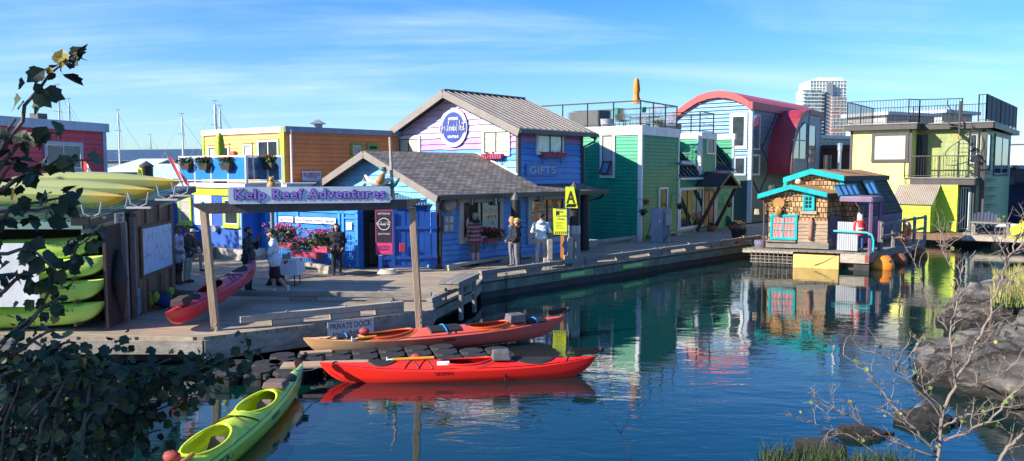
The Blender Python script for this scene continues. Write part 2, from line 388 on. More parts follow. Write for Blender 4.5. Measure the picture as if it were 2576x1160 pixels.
def flowers(parent,c,r,n,mleaf,mflow,seed=1,zs=.7,name='foliage',fsize=.05,nf=None,fup=.25):
    """plant clump: leaves and blossom heads"""
    rr=random.Random(seed);lb=MB();fb=MB();c=Vector(c)
    for i in range(n):
        p=Vector((rr.gauss(0,.5)*r[0],rr.gauss(0,.5)*r[1],rr.uniform(-.5,.8)*r[2]))
        q=c+p;s=rr.uniform(.03,.07);a=Vector((rr.gauss(0,1),rr.gauss(0,1),rr.gauss(0,.7))).normalized();b=a.cross(Vector((rr.gauss(0,1),rr.gauss(0,1),1))).normalized()
        lb.add([q,q+a*s+b*s*.5,q+a*s*2,q+a*s-b*s*.5],[(0,1,2,3)])
    lb.build(name,[mleaf],parent,fixn=False)
    if mflow:
        for i in range(nf or n//10):
            p=Vector((rr.gauss(0,.55)*r[0],rr.gauss(0,.5)*r[1],rr.uniform(fup,1.15)*r[2]));q=c+p
            for k in range(9):
                d=Vector((rr.gauss(0,1),rr.gauss(0,1),rr.gauss(0,1))).normalized();e=d.cross(Vector((rr.gauss(0,1),rr.gauss(0,1),.3))).normalized();g=d.cross(e)
                t=q+d*fsize*.6
                fb.add([t+e*fsize*.5,t+g*fsize*.5,t-e*fsize*.5,t-g*fsize*.5],[(0,1,2,3)])
        fb.build('blossom',[mflow],parent,fixn=False)
# ---------------------------------------------------------------- crops of the photograph -> picture coordinates
def C(ox,oy,s): return lambda x,y:((ox+x/s)/1.5652,(oy+y/s)/1.5652)
cA=C(0,400,1.933);cB=C(0,800,1.933);cC=C(600,400,1.933);cD=C(600,700,1.933);cE=C(1200,400,1.933);cF=C(1200,750,1.933);cG=C(1700,300,1.933);cH=C(1700,700,1.933)
dA=C(2200,300,1.657);dB=C(2700,300,1.933);dC=C(2900,600,2.109);dD=C(3300,300,1.657);dE=C(3100,900,1.266);dF=C(0,1200,1.883);dG=C(1200,1180,2.061)
eA=C(2200,440,2.0725);eB=C(1480,320,2.416);eC=C(980,700,2.577);eD=C(600,850,2.9);eE=C(1650,800,2.9);eF=C(2300,700,2.577)
def cr(W,c,x0,y0,x1,y1,o=0):
    a=c(x0,y0);b=c(x1,y1);return W.pr(a[0],a[1],b[0],b[1],o)
def hc(W,c,x,y,o=0): return W.hit(*c(x,y),o)
# ---------------------------------------------------------------- render, world, sun, camera
SC.render.engine='CYCLES';SC.view_settings.view_transform='Standard';SC.view_settings.look='None';SC.view_settings.exposure=0.98;SC.view_settings.gamma=1
SC.cycles.max_bounces=8;SC.cycles.sample_clamp_indirect=6
SUN_AZ=radians(-113);SUN_EL=radians(27.5)   # towards the sun, clockwise from +Y
w=bpy.data.worlds.new('World');SC.world=w;w.use_nodes=True;nt=w.node_tree;L=nt.links
bg=nt.nodes['Background'];bg.inputs['Strength'].default_value=.12
sky=nt.nodes.new('ShaderNodeTexSky');sky.sky_type='NISHITA';sky.sun_disc=False;sky.sun_elevation=SUN_EL;sky.sun_rotation=SUN_AZ
sky.air_density=1.;sky.dust_density=.2;sky.ozone_density=4.
tc=nt.nodes.new('ShaderNodeTexCoord')
# thin cirrus streaks on a high flat layer
sp=nd(nt,'ShaderNodeSeparateXYZ');L.new(tc.outputs['Generated'],sp.inputs[0])
zz=mth(nt,'MAXIMUM',sp.outputs[2],.04);cb=nd(nt,'ShaderNodeCombineXYZ')
L.new(mth(nt,'DIVIDE',sp.outputs[0],mth(nt,'ADD',zz,.12)),cb.inputs[0]);L.new(mth(nt,'DIVIDE',sp.outputs[1],mth(nt,'ADD',zz,.12)),cb.inputs[1])
mp=nd(nt,'ShaderNodeMapping');mp.inputs['Rotation'].default_value=(0,0,radians(38));mp.inputs['Scale'].default_value=(.5,1.25,1);mp.inputs['Location'].default_value=(1.7,.6,0);L.new(cb.outputs[0],mp.inputs[0])
n1=nd(nt,'ShaderNodeTexNoise',Scale=.8,Detail=9.,Roughness=.55,Distortion=.5);L.new(mp.outputs[0],n1.inputs['Vector'])
mp3=nd(nt,'ShaderNodeMapping');mp3.inputs['Rotation'].default_value=(0,0,radians(44));mp3.inputs['Scale'].default_value=(.4,4.2,1);L.new(cb.outputs[0],mp3.inputs[0])
n2=nd(nt,'ShaderNodeTexNoise',Scale=1.4,Detail=8.,Roughness=.6,Distortion=.4);L.new(mp3.outputs[0],n2.inputs['Vector'])
r1=nd(nt,'ShaderNodeMapRange');r1.inputs[1].default_value=.48;r1.inputs[2].default_value=.85;L.new(n1.outputs[0],r1.inputs[0])
r2=nd(nt,'ShaderNodeMapRange');r2.inputs[1].default_value=.3;r2.inputs[2].default_value=.75;L.new(n2.outputs[0],r2.inputs[0])
cl=mth(nt,'MULTIPLY',r1.outputs[0],mth(nt,'ADD',mth(nt,'MULTIPLY',r2.outputs[0],.8),.25))
hz=nd(nt,'ShaderNodeMapRange');hz.inputs[1].default_value=.0;hz.inputs[2].default_value=.2;hz.inputs[3].default_value=.12;hz.inputs[4].default_value=0;L.new(sp.outputs[2],hz.inputs[0])
hsv=nd(nt,'ShaderNodeHueSaturation');hsv.inputs['Saturation'].default_value=1.32;hsv.inputs['Value'].default_value=1.05;hsv.inputs['Hue'].default_value=.508;L.new(sky.outputs[0],hsv.inputs['Color'])
tin=nt.nodes.new('ShaderNodeVectorMath');tin.operation='MULTIPLY';L.new(hsv.outputs[0],tin.inputs[0])
gz=nd(nt,'ShaderNodeMapRange');gz.inputs[1].default_value=0.;gz.inputs[2].default_value=.3;L.new(sp.outputs[2],gz.inputs[0]);L.new(mix(nt,(.5,.64,.8),(.76,.85,.93),gz.outputs[0]),tin.inputs[1])
cc=mix(nt,tin.outputs[0],(4.0,5.,6.4),mth(nt,'MINIMUM',mth(nt,'ADD',cl,hz.outputs[0]),.85))
L.new(cc,bg.inputs[0])
sd=bpy.data.lights.new('Sun','SUN');sd.energy=5.;sd.angle=radians(.5);sd.color=(1,.91,.78)
so=bpy.data.objects.new('Sun',sd);COL.objects.link(so)
so.rotation_euler=Vector((sin(SUN_AZ)*cos(SUN_EL),cos(SUN_AZ)*cos(SUN_EL),sin(SUN_EL))).to_track_quat('Z','Y').to_euler()
cd=bpy.data.cameras.new('Camera');co=bpy.data.objects.new('Camera',cd);COL.objects.link(co);SC.camera=co
cd.sensor_width=36;cd.lens=F/2576*36;cd.clip_end=6000;co.location=(0,0,CH);co.rotation_euler=(pi/2-PT,0,0)
# ---------------------------------------------------------------- shared materials
white=M('white_paint',(.78,.78,.76),.5,.06);offw=M('old_white_paint',(.62,.63,.62),.6,.12,dirt=.3,dirtc=(.4,.38,.34))
black=M('black_metal',(.018,.018,.02),.35,.2);dgrey=M('dark_grey_trim',(.07,.068,.065),.55,.2)
alu=M('aluminium',(.6,.61,.62),.3,.1,metal=.8);steel=M('galvanised_steel',(.38,.4,.43),.45,.2,metal=.5)
gdark=Mglass('dark_glass');gcurt=Mglass('curtain_glass',(.62,.62,.5),curtain=True);gblind=Mglass('blind_glass',(.5,.5,.46),blinds=True)
gsky=Mglass('reflecting_glass',(.05,.09,.12),rough=.03)
wood=M('weathered_timber',(.25,.225,.195),.8,.3,scale=3,stretch=(1,1,4),bump=.4,dirt=.45,dirtc=(.07,.055,.045))
woodl=M('pale_timber',(.42,.37,.3),.8,.22,scale=3,stretch=(1,1,4),bump=.35,dirt=.3,dirtc=(.16,.13,.1))
woodb=M('brown_timber',(.2,.11,.06),.75,.3,scale=3,bump=.4,dirt=.4,dirtc=(.06,.04,.025))
woodd=M('dark_wet_timber',(.05,.045,.04),.7,.4,scale=3,bump=.4)
rubber=M('black_rubber',(.02,.02,.021),.7,.3)
leafg=M('garden_leaf',(.06,.13,.03),.5,.4);pinkf=M('pink_blossom',(.75,.06,.2),.6,.3);redf=M('red_blossom',(.62,.03,.06),.6,.3)
terra=M('terracotta',(.32,.12,.07),.8,.2);ylw=M('sign_yellow',(.75,.85,.03),.5,.05)
lime=M('lime_paint',(.48,.62,.05),.55,.1);rope=M('rope',(.5,.48,.42),.9,.3)
deckm=Mplank('deck_planks',(.33,.26,.185),(.5,.4,.28),ang=8,w=.145,worn=.5,wornc=(.15,.12,.095))
# ---------------------------------------------------------------- water and terrain
def grid(x0,x1,y0,y1,nx,ny,f):
    V=[];Fc=[]
    for j in range(ny+1):
        for i in range(nx+1):
            x=x0+(x1-x0)*i/nx;y=y0+(y1-y0)*j/ny;V.append((x,y,f(x,y)))
    for j in range(ny):
        for i in range(nx): a=j*(nx+1)+i;Fc.append((a,a+1,a+nx+2,a+nx+1))
    return V,Fc
m,nt,b=newmat('water');L=nt.links
b.inputs['Base Color'].default_value=(.001,.02,.02,1);b.inputs['Roughness'].default_value=.015;b.inputs['IOR'].default_value=1.85
tc=nd(nt,'ShaderNodeTexCoord')
def wav(scale,rot,st,det=3.):
    mp=nd(nt,'ShaderNodeMapping');mp.inputs['Rotation'].default_value=(0,0,radians(rot));mp.inputs['Scale'].default_value=st;L.new(tc.outputs['Object'],mp.inputs[0])
    n=nd(nt,'ShaderNodeTexNoise',Scale=scale,Detail=det,Roughness=.5,Distortion=.6);L.new(mp.outputs[0],n.inputs['Vector']);return n.outputs[0]
patch=wav(.16,20,(1,1,1),2.);pr_=nd(nt,'ShaderNodeMapRange');pr_.inputs[1].default_value=.38;pr_.inputs[2].default_value=.62;pr_.inputs[3].default_value=.15;pr_.inputs[4].default_value=1.;L.new(patch,pr_.inputs[0])
hgt=mth(nt,'ADD',mth(nt,'ADD',mth(nt,'MULTIPLY',wav(1.5,12,(.6,1.3,1)),1.),mth(nt,'MULTIPLY',wav(4.2,-18,(.5,1.5,1)),.3)),mth(nt,'MULTIPLY',wav(11.,30,(.7,1.2,1),2.),.04))
hgt=mth(nt,'MULTIPLY',hgt,pr_.outputs[0])
bp=nd(nt,'ShaderNodeBump',Strength=1.,Distance=.013);L.new(hgt,bp.inputs['Height']);L.new(bp.outputs[0],b.inputs['Normal'])
mb=MB();mb.add([(-3000,-200,0),(3000,-200,0),(3000,3000,0),(-3000,3000,0)],[(0,1,2,3)])
wo=struct(mb.build('water',[m]));wo.location=(0,1400,0)
# land: near bank under the viewpoint, left shore with trees, right rocky shore, far shore
def nz(x,y,s=1.,o=0): return noise.noise(Vector((x*s+o,y*s-o,o*.3)))
def land(x,y):
    h=-2.
    # near bank
    near=2.05-max(0,y-(1.7+2.9*min(1,max(0,(x-.7)/.8))*min(1,max(0,(2.9-x)/.6))))*(.6 if x<.7 else 1.5)+ .1*nz(x,y,.7)
    h=max(h,near if y<9 else -2)
    left=1.9-(max(0,x+17.5))*.9+.4*nz(x,y,.3,3)
    h=max(h,left if x>-60 and y<80 else min(left,2.))
    # right shore
    edge=5.6+.52*max(0,y-7)+.5*nz(x,y,.35,7)
    if y<24: h=max(h,min(.8+.12*(x-edge),(x-edge)*.45)+.15*nz(x,y,1.2,5)-.3*max(0,y-20))
    if y>320: h=max(h,min(4,(y-330)*.1))
    return h
soil=M('bank_soil',(.07,.065,.035),.95,.4,scale=1.2,dirt=.5,dirtc=(.04,.05,.02),bump=.6)
V,Fc=grid(-40,40,-30,60,160,180,land)
mb=MB();mb.add(V,Fc);struct(mb.build('terrain',[soil],smooth=True))
V,Fc=grid(-1500,1500,200,1200,120,40,land)
mb=MB();mb.add(V,Fc);struct(mb.build('far_shore',[M('far_ground',(.06,.08,.05),.9,.3,scale=.02)],smooth=True))
# ---------------------------------------------------------------- dock
S0=G(1103,676);S1=G(1462,630);SF=Fr(S0,S1)
e0=G(1212,703);e1=G(1870,612);EU=(e1-e0).normalized();EV=Vector((-EU.y,EU.x,0))
dpts=[Vector((-17,15.2,.6)),G(512,848),G(1089,780),G(1098,766),G(1196,720),e0,e1,e1+EU*34,e1+EU*34+EV*6,SF.w(2,2.5,.6),SF.w(2,7,.6),Vector((-17,29.5,.6))]
mb=MB();mb.prism([Vector((p.x,p.y,.52)) for p in dpts],(0,0,.08))
dock=struct(mb.build('dock',[deckm]))
fasc=M('dock_fascia_timber',(.3,.275,.23),.85,.35,scale=2.5,stretch=(1,1,2.5),bump=.5,dirt=.7,dirtc=(.1,.09,.075))
algae=M('algae_fascia',(.17,.2,.15),.8,.4,scale=3,dirt=.7,dirtc=(.06,.06,.05),bump=.4)
fl=MB();sk=MB();fb=MB()
for i in range(7):
    a,bb=dpts[i],dpts[i+1];W=Wall(a,bb);n=max(1,int(W.L/3.2))
    for k in range(n):
        s0,s1=W.L*k/n,W.L*(k+1)/n
        if i in(0,1): fb.box(W,s0+.01,s1-.012,.26 if i==0 else .14,.535,-.06,.03)
        else: (fl if i>=5 else fb).box(W,s0+.01,s1-.012,.2 if i>=5 else .24,.47,-.06,.0)
        if i>=5: sk.box(W,s0,s1,-.1,.19,-.2,-.04);sk.box(W,s0,s1,.475,.515,-.08,.02)
    sk.box(W,.0,W.L,-.3,.14,-1.1,-.55)
fb.build('fascia_board',[fasc],dock,bevel=.008);fl.build('algae_board',[algae],dock,bevel=.008);sk.build('underframe',[woodd],dock)
# kerb timbers
WE=Wall(e0,e1);tot=WE.L+18
def kerb(W,s0,s1,z,label,o=-.02,h=.13,ww=.15,bl=(0.,.48,.97),bh=.12,m=None,group='kerb timbers along the dock edges'):
    r=thing('kerb_timber',label,'kerb timber',W.w((s0+s1)/2,z,o),group)
    MB().box(W,s0,s1,z+bh,z+bh+h,o-ww,o).build('beam',[m or wood],r,bevel=.012)
    for q in bl:
        c=s0+(s1-s0)*q;c=min(max(c,s0+.33),s1-.33);MB().box(W,c-.32,c+.32,z,z+bh-.003,o-ww-.01,o+.008).build('block',[m or wood],r)
    bt=MB()
    for q in bl: c=min(max(s0+(s1-s0)*q,s0+.3),s1-.3);bt.lathe(W.w(c,z+bh+h,o-ww/2),[(.03,0),(.03,.02),(.015,.035)],6)
    bt.build('bolt',[steel],r)
    return r
kerb(WE,.02,4.9,.6,'grey kerb timber beside the bench and the dock corner, nearest of the main walkway run')
kerb(WE,4.95,9.6,.6,'kerb timber in front of the yellow notice board and thick black pile')
kerb(WE,9.65,14.2,.6,'kerb timber above the visiting paddlers sign')
kerb(WE,14.25,18.,.6,'kerb timber at the far walkway end near the shingled cottage')
W=Wall(G(440,757),G(1085,762));kerb(W,0,W.L,.6,'long low timber laid across the deck behind the two sign posts',bl=(.02,.5,.8),h=.13)
W=Wall(G(1090,775),G(1190,728));kerb(W,0,W.L,.6,'short timber running back from the private dock corner to the bench',bl=(.1,.9),h=.11)
W=Wall(G(606,830),G(1018,787));kerb(W,0,W.L,.6,'grey timber on blocks above the private dock sign',bl=(.27,.62,.97),m=woodl,h=.13,bh=.13)
W=Wall(G(700,668),G(825,690));kerb(W,0,W.L,.6,'pale timber lying under the flower boxes of the gift shop porch',bl=(.1,.9),m=woodl,group='loose timbers lying by the shops')
W=Wall(G(1130,682),G(1290,655));kerb(W,0,W.L,.6,'pale timber along the foot of the blue shop wall',bl=(.05,.95),m=woodl,h=.1,bh=.09,group='loose timbers lying by the shops')
W=Wall(G(1315,653),G(1388,645));kerb(W,0,W.L,.6,'short timber block at the foot of the middle pile',bl=(.5,),m=woodl,h=.08,bh=.06,group='loose timbers lying by the shops')
W=Wall(G(1478,622),G(1612,605));kerb(W,0,W.L,.6,'rope wound timber at the foot of the dark green side wall',bl=(.1,.9),m=woodl,h=.12,group='loose timbers lying by the shops')
W=Wall(G(1650,603),G(1760,582));kerb(W,0,W.L,.6,'timber along the foot of the green wall right of the power pedestal',bl=(.1,.5,.9),m=woodl,h=.1,group='loose timbers lying by the shops')
# dock edge signs
WF=WE
def flat_sign(W,r,mat,name,label,cat,o=.0,th=.02,parent=None):
    mb=MB();mb.box(W,r[0],r[1],r[2],r[3],o,o+th)
    ob=mb.build(name,[mat],parent)
    if parent is None: tag(ob,label,cat)
    return ob
sgreen=M('green_sign',(.32,.7,.14),.5,.05);sblack=M('sign_black',(.02,.02,.02),.5,.1);swhite=M('sign_white',(.8,.8,.8),.5,.05)
for tx,x0,y0,x1,y1,lab in(('Authorized Moorage Only',cH(984,0)[0],cH(0,765)[1],cH(1226,0)[0],cH(0,785)[1],'small green sign reading Authorized Moorage Only on the dock side'),('Visiting paddlers',eF(400,0)[0],eF(0,905)[1],eF(655,0)[0],eF(0,930)[1],'small green sign reading Visiting paddlers on the dock side')):
    a=WE.hit(x0,y0+8,.03);bq=WE.hit(x1,y1-2,.03);r=(a[0],bq[0],.27,.42)
    ob=flat_sign(WE,r,sgreen,'dock_edge_sign',lab,'sign',.005,.02)
    ln=r[1]-r[0];text(tx,WE,r[0]+ln*.4,.35,ln*.6,.085,swhite,ob,.03)
    mb=MB()
    for k in range(5):
        s=r[0]+ln*(.74+.05*k);mb.add([WE.w(s,.285,.027),WE.w(s+.04,.285,.027),WE.w(s+.075,.405,.027),WE.w(s+.035,.405,.027)],[(0,1,2,3)])
    mb.build('stripes',[sblack],ob,fixn=False)
# ================================================================ blue gift shop
B=SF
shop=thing('gift_shop','blue and lilac wavy board gift shop with a round sign on its gable','shop',B.w(4,4,.0))
pw=M('shop_pinkwhite',(.56,.45,.63),.55,.1);lil=M('shop_lilac',(.46,.26,.58),.55,.1);pur=M('shop_purple',(.32,.2,.52),.55,.1)
b1=M('shop_blue',(.03,.19,.64),.5,.12);b2=M('shop_midblue',(.05,.26,.68),.5,.12);b3=M('shop_light_blue',(.17,.47,.78),.5,.12);b4=M('shop_wall_blue',(.08,.27,.66),.5,.14,dirt=.2,dirtc=(.1,.2,.38))
# float
mb=MB();mb.prism([B.w(0,0,.05),B.w(9.2,0,.05),B.w(9.2,8.5,.05),B.w(0,8.5,.05)],(0,0,.5));mb.build('float',[woodd],shop)
WS=Wall(B.w(0,0,0),B.w(8.2,0,0));WUs=Wall(B.w(5.18,1,0),B.w(9.28,1,0))
WG=Wall(B.w(5.18,8.,0),B.w(5.18,1.,0));WL_=Wall(B.w(0,6.2,0),B.w(0,0,0))
siding(WS,0,8.2,.58,3.02,[b4],None,shop,bh=.19,wavy=.03,seed=3,lip=.022)
# lower gable
def tl(s): v=6.2-s;return min(4.4-(v-3.1)*.41 if v>3.1 else 4.4-(3.1-v)*.41,9)
siding(WL_,0,6.2,.58,kn(tl,[3.1]),[b3,b2],lambda i,z:0 if z>2.3 else 1,shop,bh=.19,wavy=.03,seed=5)
# upper gable
def tu(s): v=8-s;return 6.92-abs(v-4.5)*.445
def pk(i,z): return 0 if z>5.03 else 1 if z>4.52 else 2 if z>4.3 else 3
def pk2(i,z): return 0 if z>5.15 else 1 if z>4.93 else 2 if z>4.25 else 3
siding(WG,0,7.,3.2,kn(tu,[3.5]),[pw,lil,M('shop_bright_blue',(.045,.27,.72),.5,.1),b3],lambda i,z:0 if z>5.0 else 1 if z>4.5 else 2 if z>4.0 else 3,shop,bh=.24,wavy=.035,seed=8,lip=.035)
siding(WUs,0,4.1,3.2,5.4,[pur,b1,b2,b4],lambda i,z:0 if z>4.85 else 1 if z>4.2 else 2 if z>3.8 else 3,shop,bh=.24,wavy=.03,seed=9,lip=.025)
WGb=Wall(B.w(9.28,1.,0),B.w(9.28,8.,0));siding(WGb,0,7.,.6,kn(lambda s:6.92-abs(s+1-4.5)*.445,[3.5]),[b4],None,shop,bh=.24)
WLb=Wall(B.w(8.2,0,0),B.w(8.2,2,0));siding(WLb,0,2,.6,3.0,[b4],None,shop,bh=.19)
WBk=Wall(B.w(9.28,8.,0),B.w(5.18,8.,0));siding(WBk,0,4.1,.6,5.2,[b4],None,shop,bh=.24)
WBl=Wall(B.w(5.18,6.2,0),B.w(0,6.2,0));siding(WBl,0,5.18,.6,3.1,[b4],None,shop,bh=.24)
trim(WUs,shop,[(-.06,.12,3.2,5.42)],dgrey,'corner_trim',-.06,.05);trim(WGb,shop,[(-.06,.1,3.2,5.4)],dgrey,'corner_trim',-.06,.05)
trim(WS,shop,[(-.05,.09,.6,3.0)],black,'corner_trim',-.06,.06)
# roofs
seam=M('standing_seam_roof',(.22,.2,.185),.45,.08,metal=.2)
shing=Mbrick('asphalt_shingles',(.12,.105,.095),(.25,.22,.2),(.025,.022,.02),.3,.13,ms=.017,bump=1.,var=.4)
fasd=M('fascia_grey',(.16,.145,.135),.6,.2);fasl=M('fascia_brown_grey',(.24,.21,.19),.6,.15)
def slope(fr,u0,u1,va,za,vb,zb,th,mat,parent,name='roof'):   # sheet from (va,za) ridge to (vb,zb) eave
    mb=MB();P=[fr.w(u0,va,za),fr.w(u1,va,za),fr.w(u1,vb,zb),fr.w(u0,vb,zb)]
    mb.prism(P,(0,0,-th));return mb.build(name,[mat],parent)
r1=slope(B,4.62,9.62,4.5,7.05,.48,5.38,.06,seam,shop);r2=slope(B,4.62,9.62,4.5,7.05,8.5,5.28,.06,seam,shop)
mb=MB()
for k in range(14):
    u=4.7+k*.372;mb.beam(B.w(u,4.5,7.085),B.w(u,.47,5.41),.022,.035)
mb.build('roof_rib',[seam],r1)
mb=MB();mb.beam(B.w(4.6,4.5,7.07),B.w(9.64,4.5,7.07),.26,.05);mb.build('ridge_cap',[fasd],r1)
mb=MB()
for u in (4.6,9.64):
    mb.beam(B.w(u,4.5,6.9),B.w(u,.46,5.22),.05,.28);mb.beam(B.w(u,4.5,6.9),B.w(u,8.52,5.12),.05,.28)
mb.build('barge_board',[fasl],shop)
MB().beam(B.w(4.6,.42,5.27),B.w(9.66,.42,5.27),.13,.13).build('gutter',[black],shop);MB().beam(B.w(4.6,8.56,5.17),B.w(9.66,8.56,5.17),.13,.13).build('gutter',[black],shop)
mb=MB();mb.tube([B.w(9.5,.42,5.2),B.w(9.5,.5,5.02),B.w(9.33,.93,4.8),B.w(9.33,.93,3.3)],.045,8);mb.build('downpipe',[black],shop,smooth=40)
# soffit
mb=MB();mb.prism([B.w(4.64,.5,5.33),B.w(9.6,.5,5.33),B.w(9.6,1.02,5.38),B.w(4.64,1.02,5.38)],(0,0,-.02));mb.build('soffit',[fasd],shop)
l1=slope(B,-.52,5.2,3.1,4.5,-.5,3.03,.07,shing,shop);slope(B,-.52,5.2,3.1,4.5,6.6,3.03,.07,shing,shop)
slope(B,5.2,8.9,1.05,3.3,-.5,3.03,.07,shing,shop,'skirt_roof')
mb=MB();mb.beam(B.w(5.13,4.2,4.06+.02),B.w(5.13,3.1,4.52),.1,.06);mb.beam(B.w(5.13,3.1,4.53),B.w(5.13,.95,3.66),.12,.06);mb.build('flashing',[offw],l1)
mb=MB();mb.beam(B.w(-.56,3.1,4.38),B.w(-.56,-.55,2.89),.06,.24);mb.beam(B.w(-.56,3.1,4.38),B.w(-.56,6.65,2.9),.06,.24);mb.build('barge_board',[fasl],shop)
mb=MB();mb.beam(B.w(-.5,-.56,2.95),B.w(8.95,-.56,2.95),.14,.15);mb.build('gutter',[black],shop)
mb=MB();mb.tube([B.w(-.3,-.56,2.88),B.w(-.2,-.3,2.7),B.w(.02,-.09,2.55),B.w(.02,-.09,.75)],.05,8);mb.build('downpipe',[black],shop,smooth=40)
mb=MB();mb.tube([B.w(8.7,-.56,2.9),B.w(8.7,-.4,2.72),B.w(8.3,-.1,2.6),B.w(8.24,-.08,.75)],.05,8);mb.build('downpipe',[black],shop,smooth=40)
mb=MB();mb.prism([B.w(-.5,-.5,2.95),B.w(8.85,-.5,2.95),B.w(8.85,.05,2.98),B.w(-.5,.05,2.98)],(0,0,-.02));mb.build('soffit',[fasd],shop)
# upper windows
wf=M('window_trim_white',(.74,.73,.7),.5,.08);wf2=M('window_trim_grey',(.42,.42,.41),.6,.12)
a=cr(WG,eB,1018,448,1283,710);window(WG,shop,a,wf,gcurt,fw=.13,mull=(.5,),inner=dgrey,base=.03)
a=cr(WG,eB,212,520,430,700);window(WG,shop,(a[0],a[1],a[2],a[3]),wf,gcurt,fw=.13,mull=(.5,),inner=dgrey,base=.03)
gsk2=Mglass('sky_curtain_glass',(.24,.34,.46));gsk3=Mglass('shop_window_glass',(.035,.03,.028),rough=.06,var=.8)
a=cr(WUs,cG,788,400,995,602);window(WUs,shop,a,wf,gsk2,fw=.1,mull=(.5,),inner=black,base=.03)
for r_,g_ in((cr(WS,cH,200,140,535,487),gsk3),(cr(WS,cH,722,122,1012,492),gsk3)):
    wn=window(WS,shop,r_,wf2,g_,fw=.2,mull=(.5,),inner=black,base=.03,bars=() if r_[0]<2 else (.68,),name='shop_window',depth=.06)
    mb=MB();a0,a1,z0,z1=r_;mb.box(WS,a0-.08,a1+.08,z1+.002,z1+.1,-.02,.12);mb.build('sill_hood' if 0 else 'head_board',[wf2],wn)
# goods seen in the windows
rg=random.Random(4)
gm=[M('goods_cream',(.5,.42,.3),.6),M('goods_teal',(.05,.35,.32),.5),M('goods_red',(.4,.05,.06),.5),M('goods_white',(.3,.3,.28),.5)]
for r_ in (cr(WS,cH,200,140,535,487),cr(WS,cH,722,122,1012,492)):
    for k in range(22):
        mb=MB()
        s=rg.uniform(r_[0]+.28,r_[1]-.28);z=r_[2]+.28+rg.choice((0,.33,.62,.95))*.8+rg.uniform(0,.05);w_=rg.uniform(.03,.09)
        mb.box(WS,s-w_/2,s+w_/2,z,z+rg.uniform(.04,.15),.043,.048)
        mb.build('shop_ware',[gm[rg.randrange(4)]],shop)
# round sign (disc facing the gable)
c=hc(WG,eB,735,440,.1)
def disc(W,a,z,r,o0,o1,n=40,sx=1.):
    mb=MB();mb.prism([W.w(a+r*cos(2*pi*i/n)*sx,z+r*sin(2*pi*i/n),o0) for i in range(n)],W.n.to_3d()*(o1-o0));return mb
def ringm(W,a,z,r0,r1,o,mb,a0=0,a1=2*pi,n=36):
    for i in range(n):
        t=a0+(a1-a0)*i/n;u=a0+(a1-a0)*(i+1)/n
        mb.add([W.w(a+r0*cos(t),z+r0*sin(t),o),W.w(a+r1*cos(t),z+r1*sin(t),o),W.w(a+r1*cos(u),z+r1*sin(u),o),W.w(a+r0*cos(u),z+r0*sin(u),o)],[(0,1,2,3)])
    return mb
navy=M('sign_navy',(.02,.055,.3),.45,.08)
rr_=.8
rs=disc(WG,c[0],c[1],rr_,.04,.1).build('round_sign',[navy]);tag(rs,'round navy sign with white rings reading 4 Winds Nest on the gable','sign')
mb=MB()
for k,(q,x0,x1) in enumerate(((.8,.3,2.8),(.86,.2,3.0),(.92,.35,2.85),(.98,0,2*pi),(.8,3.5,5.9),(.86,3.4,6.0),(.92,3.5,5.95))): ringm(WG,c[0],c[1],rr_*q-.012,rr_*q+.012,.105,mb,x0,x1)
mb.build('rings',[swhite],rs,fixn=False)
text('ARTISANS',WG,c[0],c[1]+.36,.56,.12,swhite,rs,.106,bold=.02);text('BOUTIQUE',WG,c[0],c[1]-.38,.62,.12,swhite,rs,.106,bold=.02)
def stroke(W,parent,a,z,k,strokes,mat,o,r=.022,name='lettering'):
    mb=MB()
    for st in strokes: mb.tube([W.w(a+x*k,z+y*k,o) for x,y in st],r,5)
    return mb.build(name,[mat],parent)
FW=[[(-.82,.35),(-.95,-.05),(-.62,-.0)],[(-.7,.3),(-.78,-.35)],
 [(-.55,.1),(-.48,-.2),(-.36,.12),(-.3,-.22),(-.12,.42),(-.22,.3)],[(-.1,.05),(-.12,-.2)],[(-.02,-.2),(0,.05),(.1,.04),(.12,-.2)],[(.3,.0),(.2,.03),(.18,-.16),(.28,-.2),(.34,.32),(.32,-.2)],[(.48,.03),(.4,.0),(.47,-.1),(.4,-.2)],
 [(.55,-.25),(.6,.38),(.74,-.2),(.82,.42)],[(.84,-.05),(.95,.02),(.88,.1),(.84,-.15),(.96,-.18)],[(1.08,.03),(1.02,-.02),(1.07,-.12),(1.0,-.2)],[(1.12,.42),(1.16,-.2),(1.28,-.1)],[(1.0,.22),(1.35,.26)]]
stroke(WG,rs,c[0]-.14,c[1],.66,FW,swhite,.115,.017)
# GIFTS board
a=cr(WUs,cG,710,668,948,760);gb=flat_sign(WUs,a,M('gifts_blue',(.05,.2,.5),.5,.08),'gifts_sign','blue board with raised letters GIFTS on the upper side wall','sign',.03,.05)
text('GIFTS',WUs,(a[0]+a[1])/2,(a[2]+a[3])/2,(a[1]-a[0])*.84,(a[3]-a[2])*.62,M('gifts_letters',(.4,.48,.6),.5,.05),gb,.085,bold=.015,depth=.02)
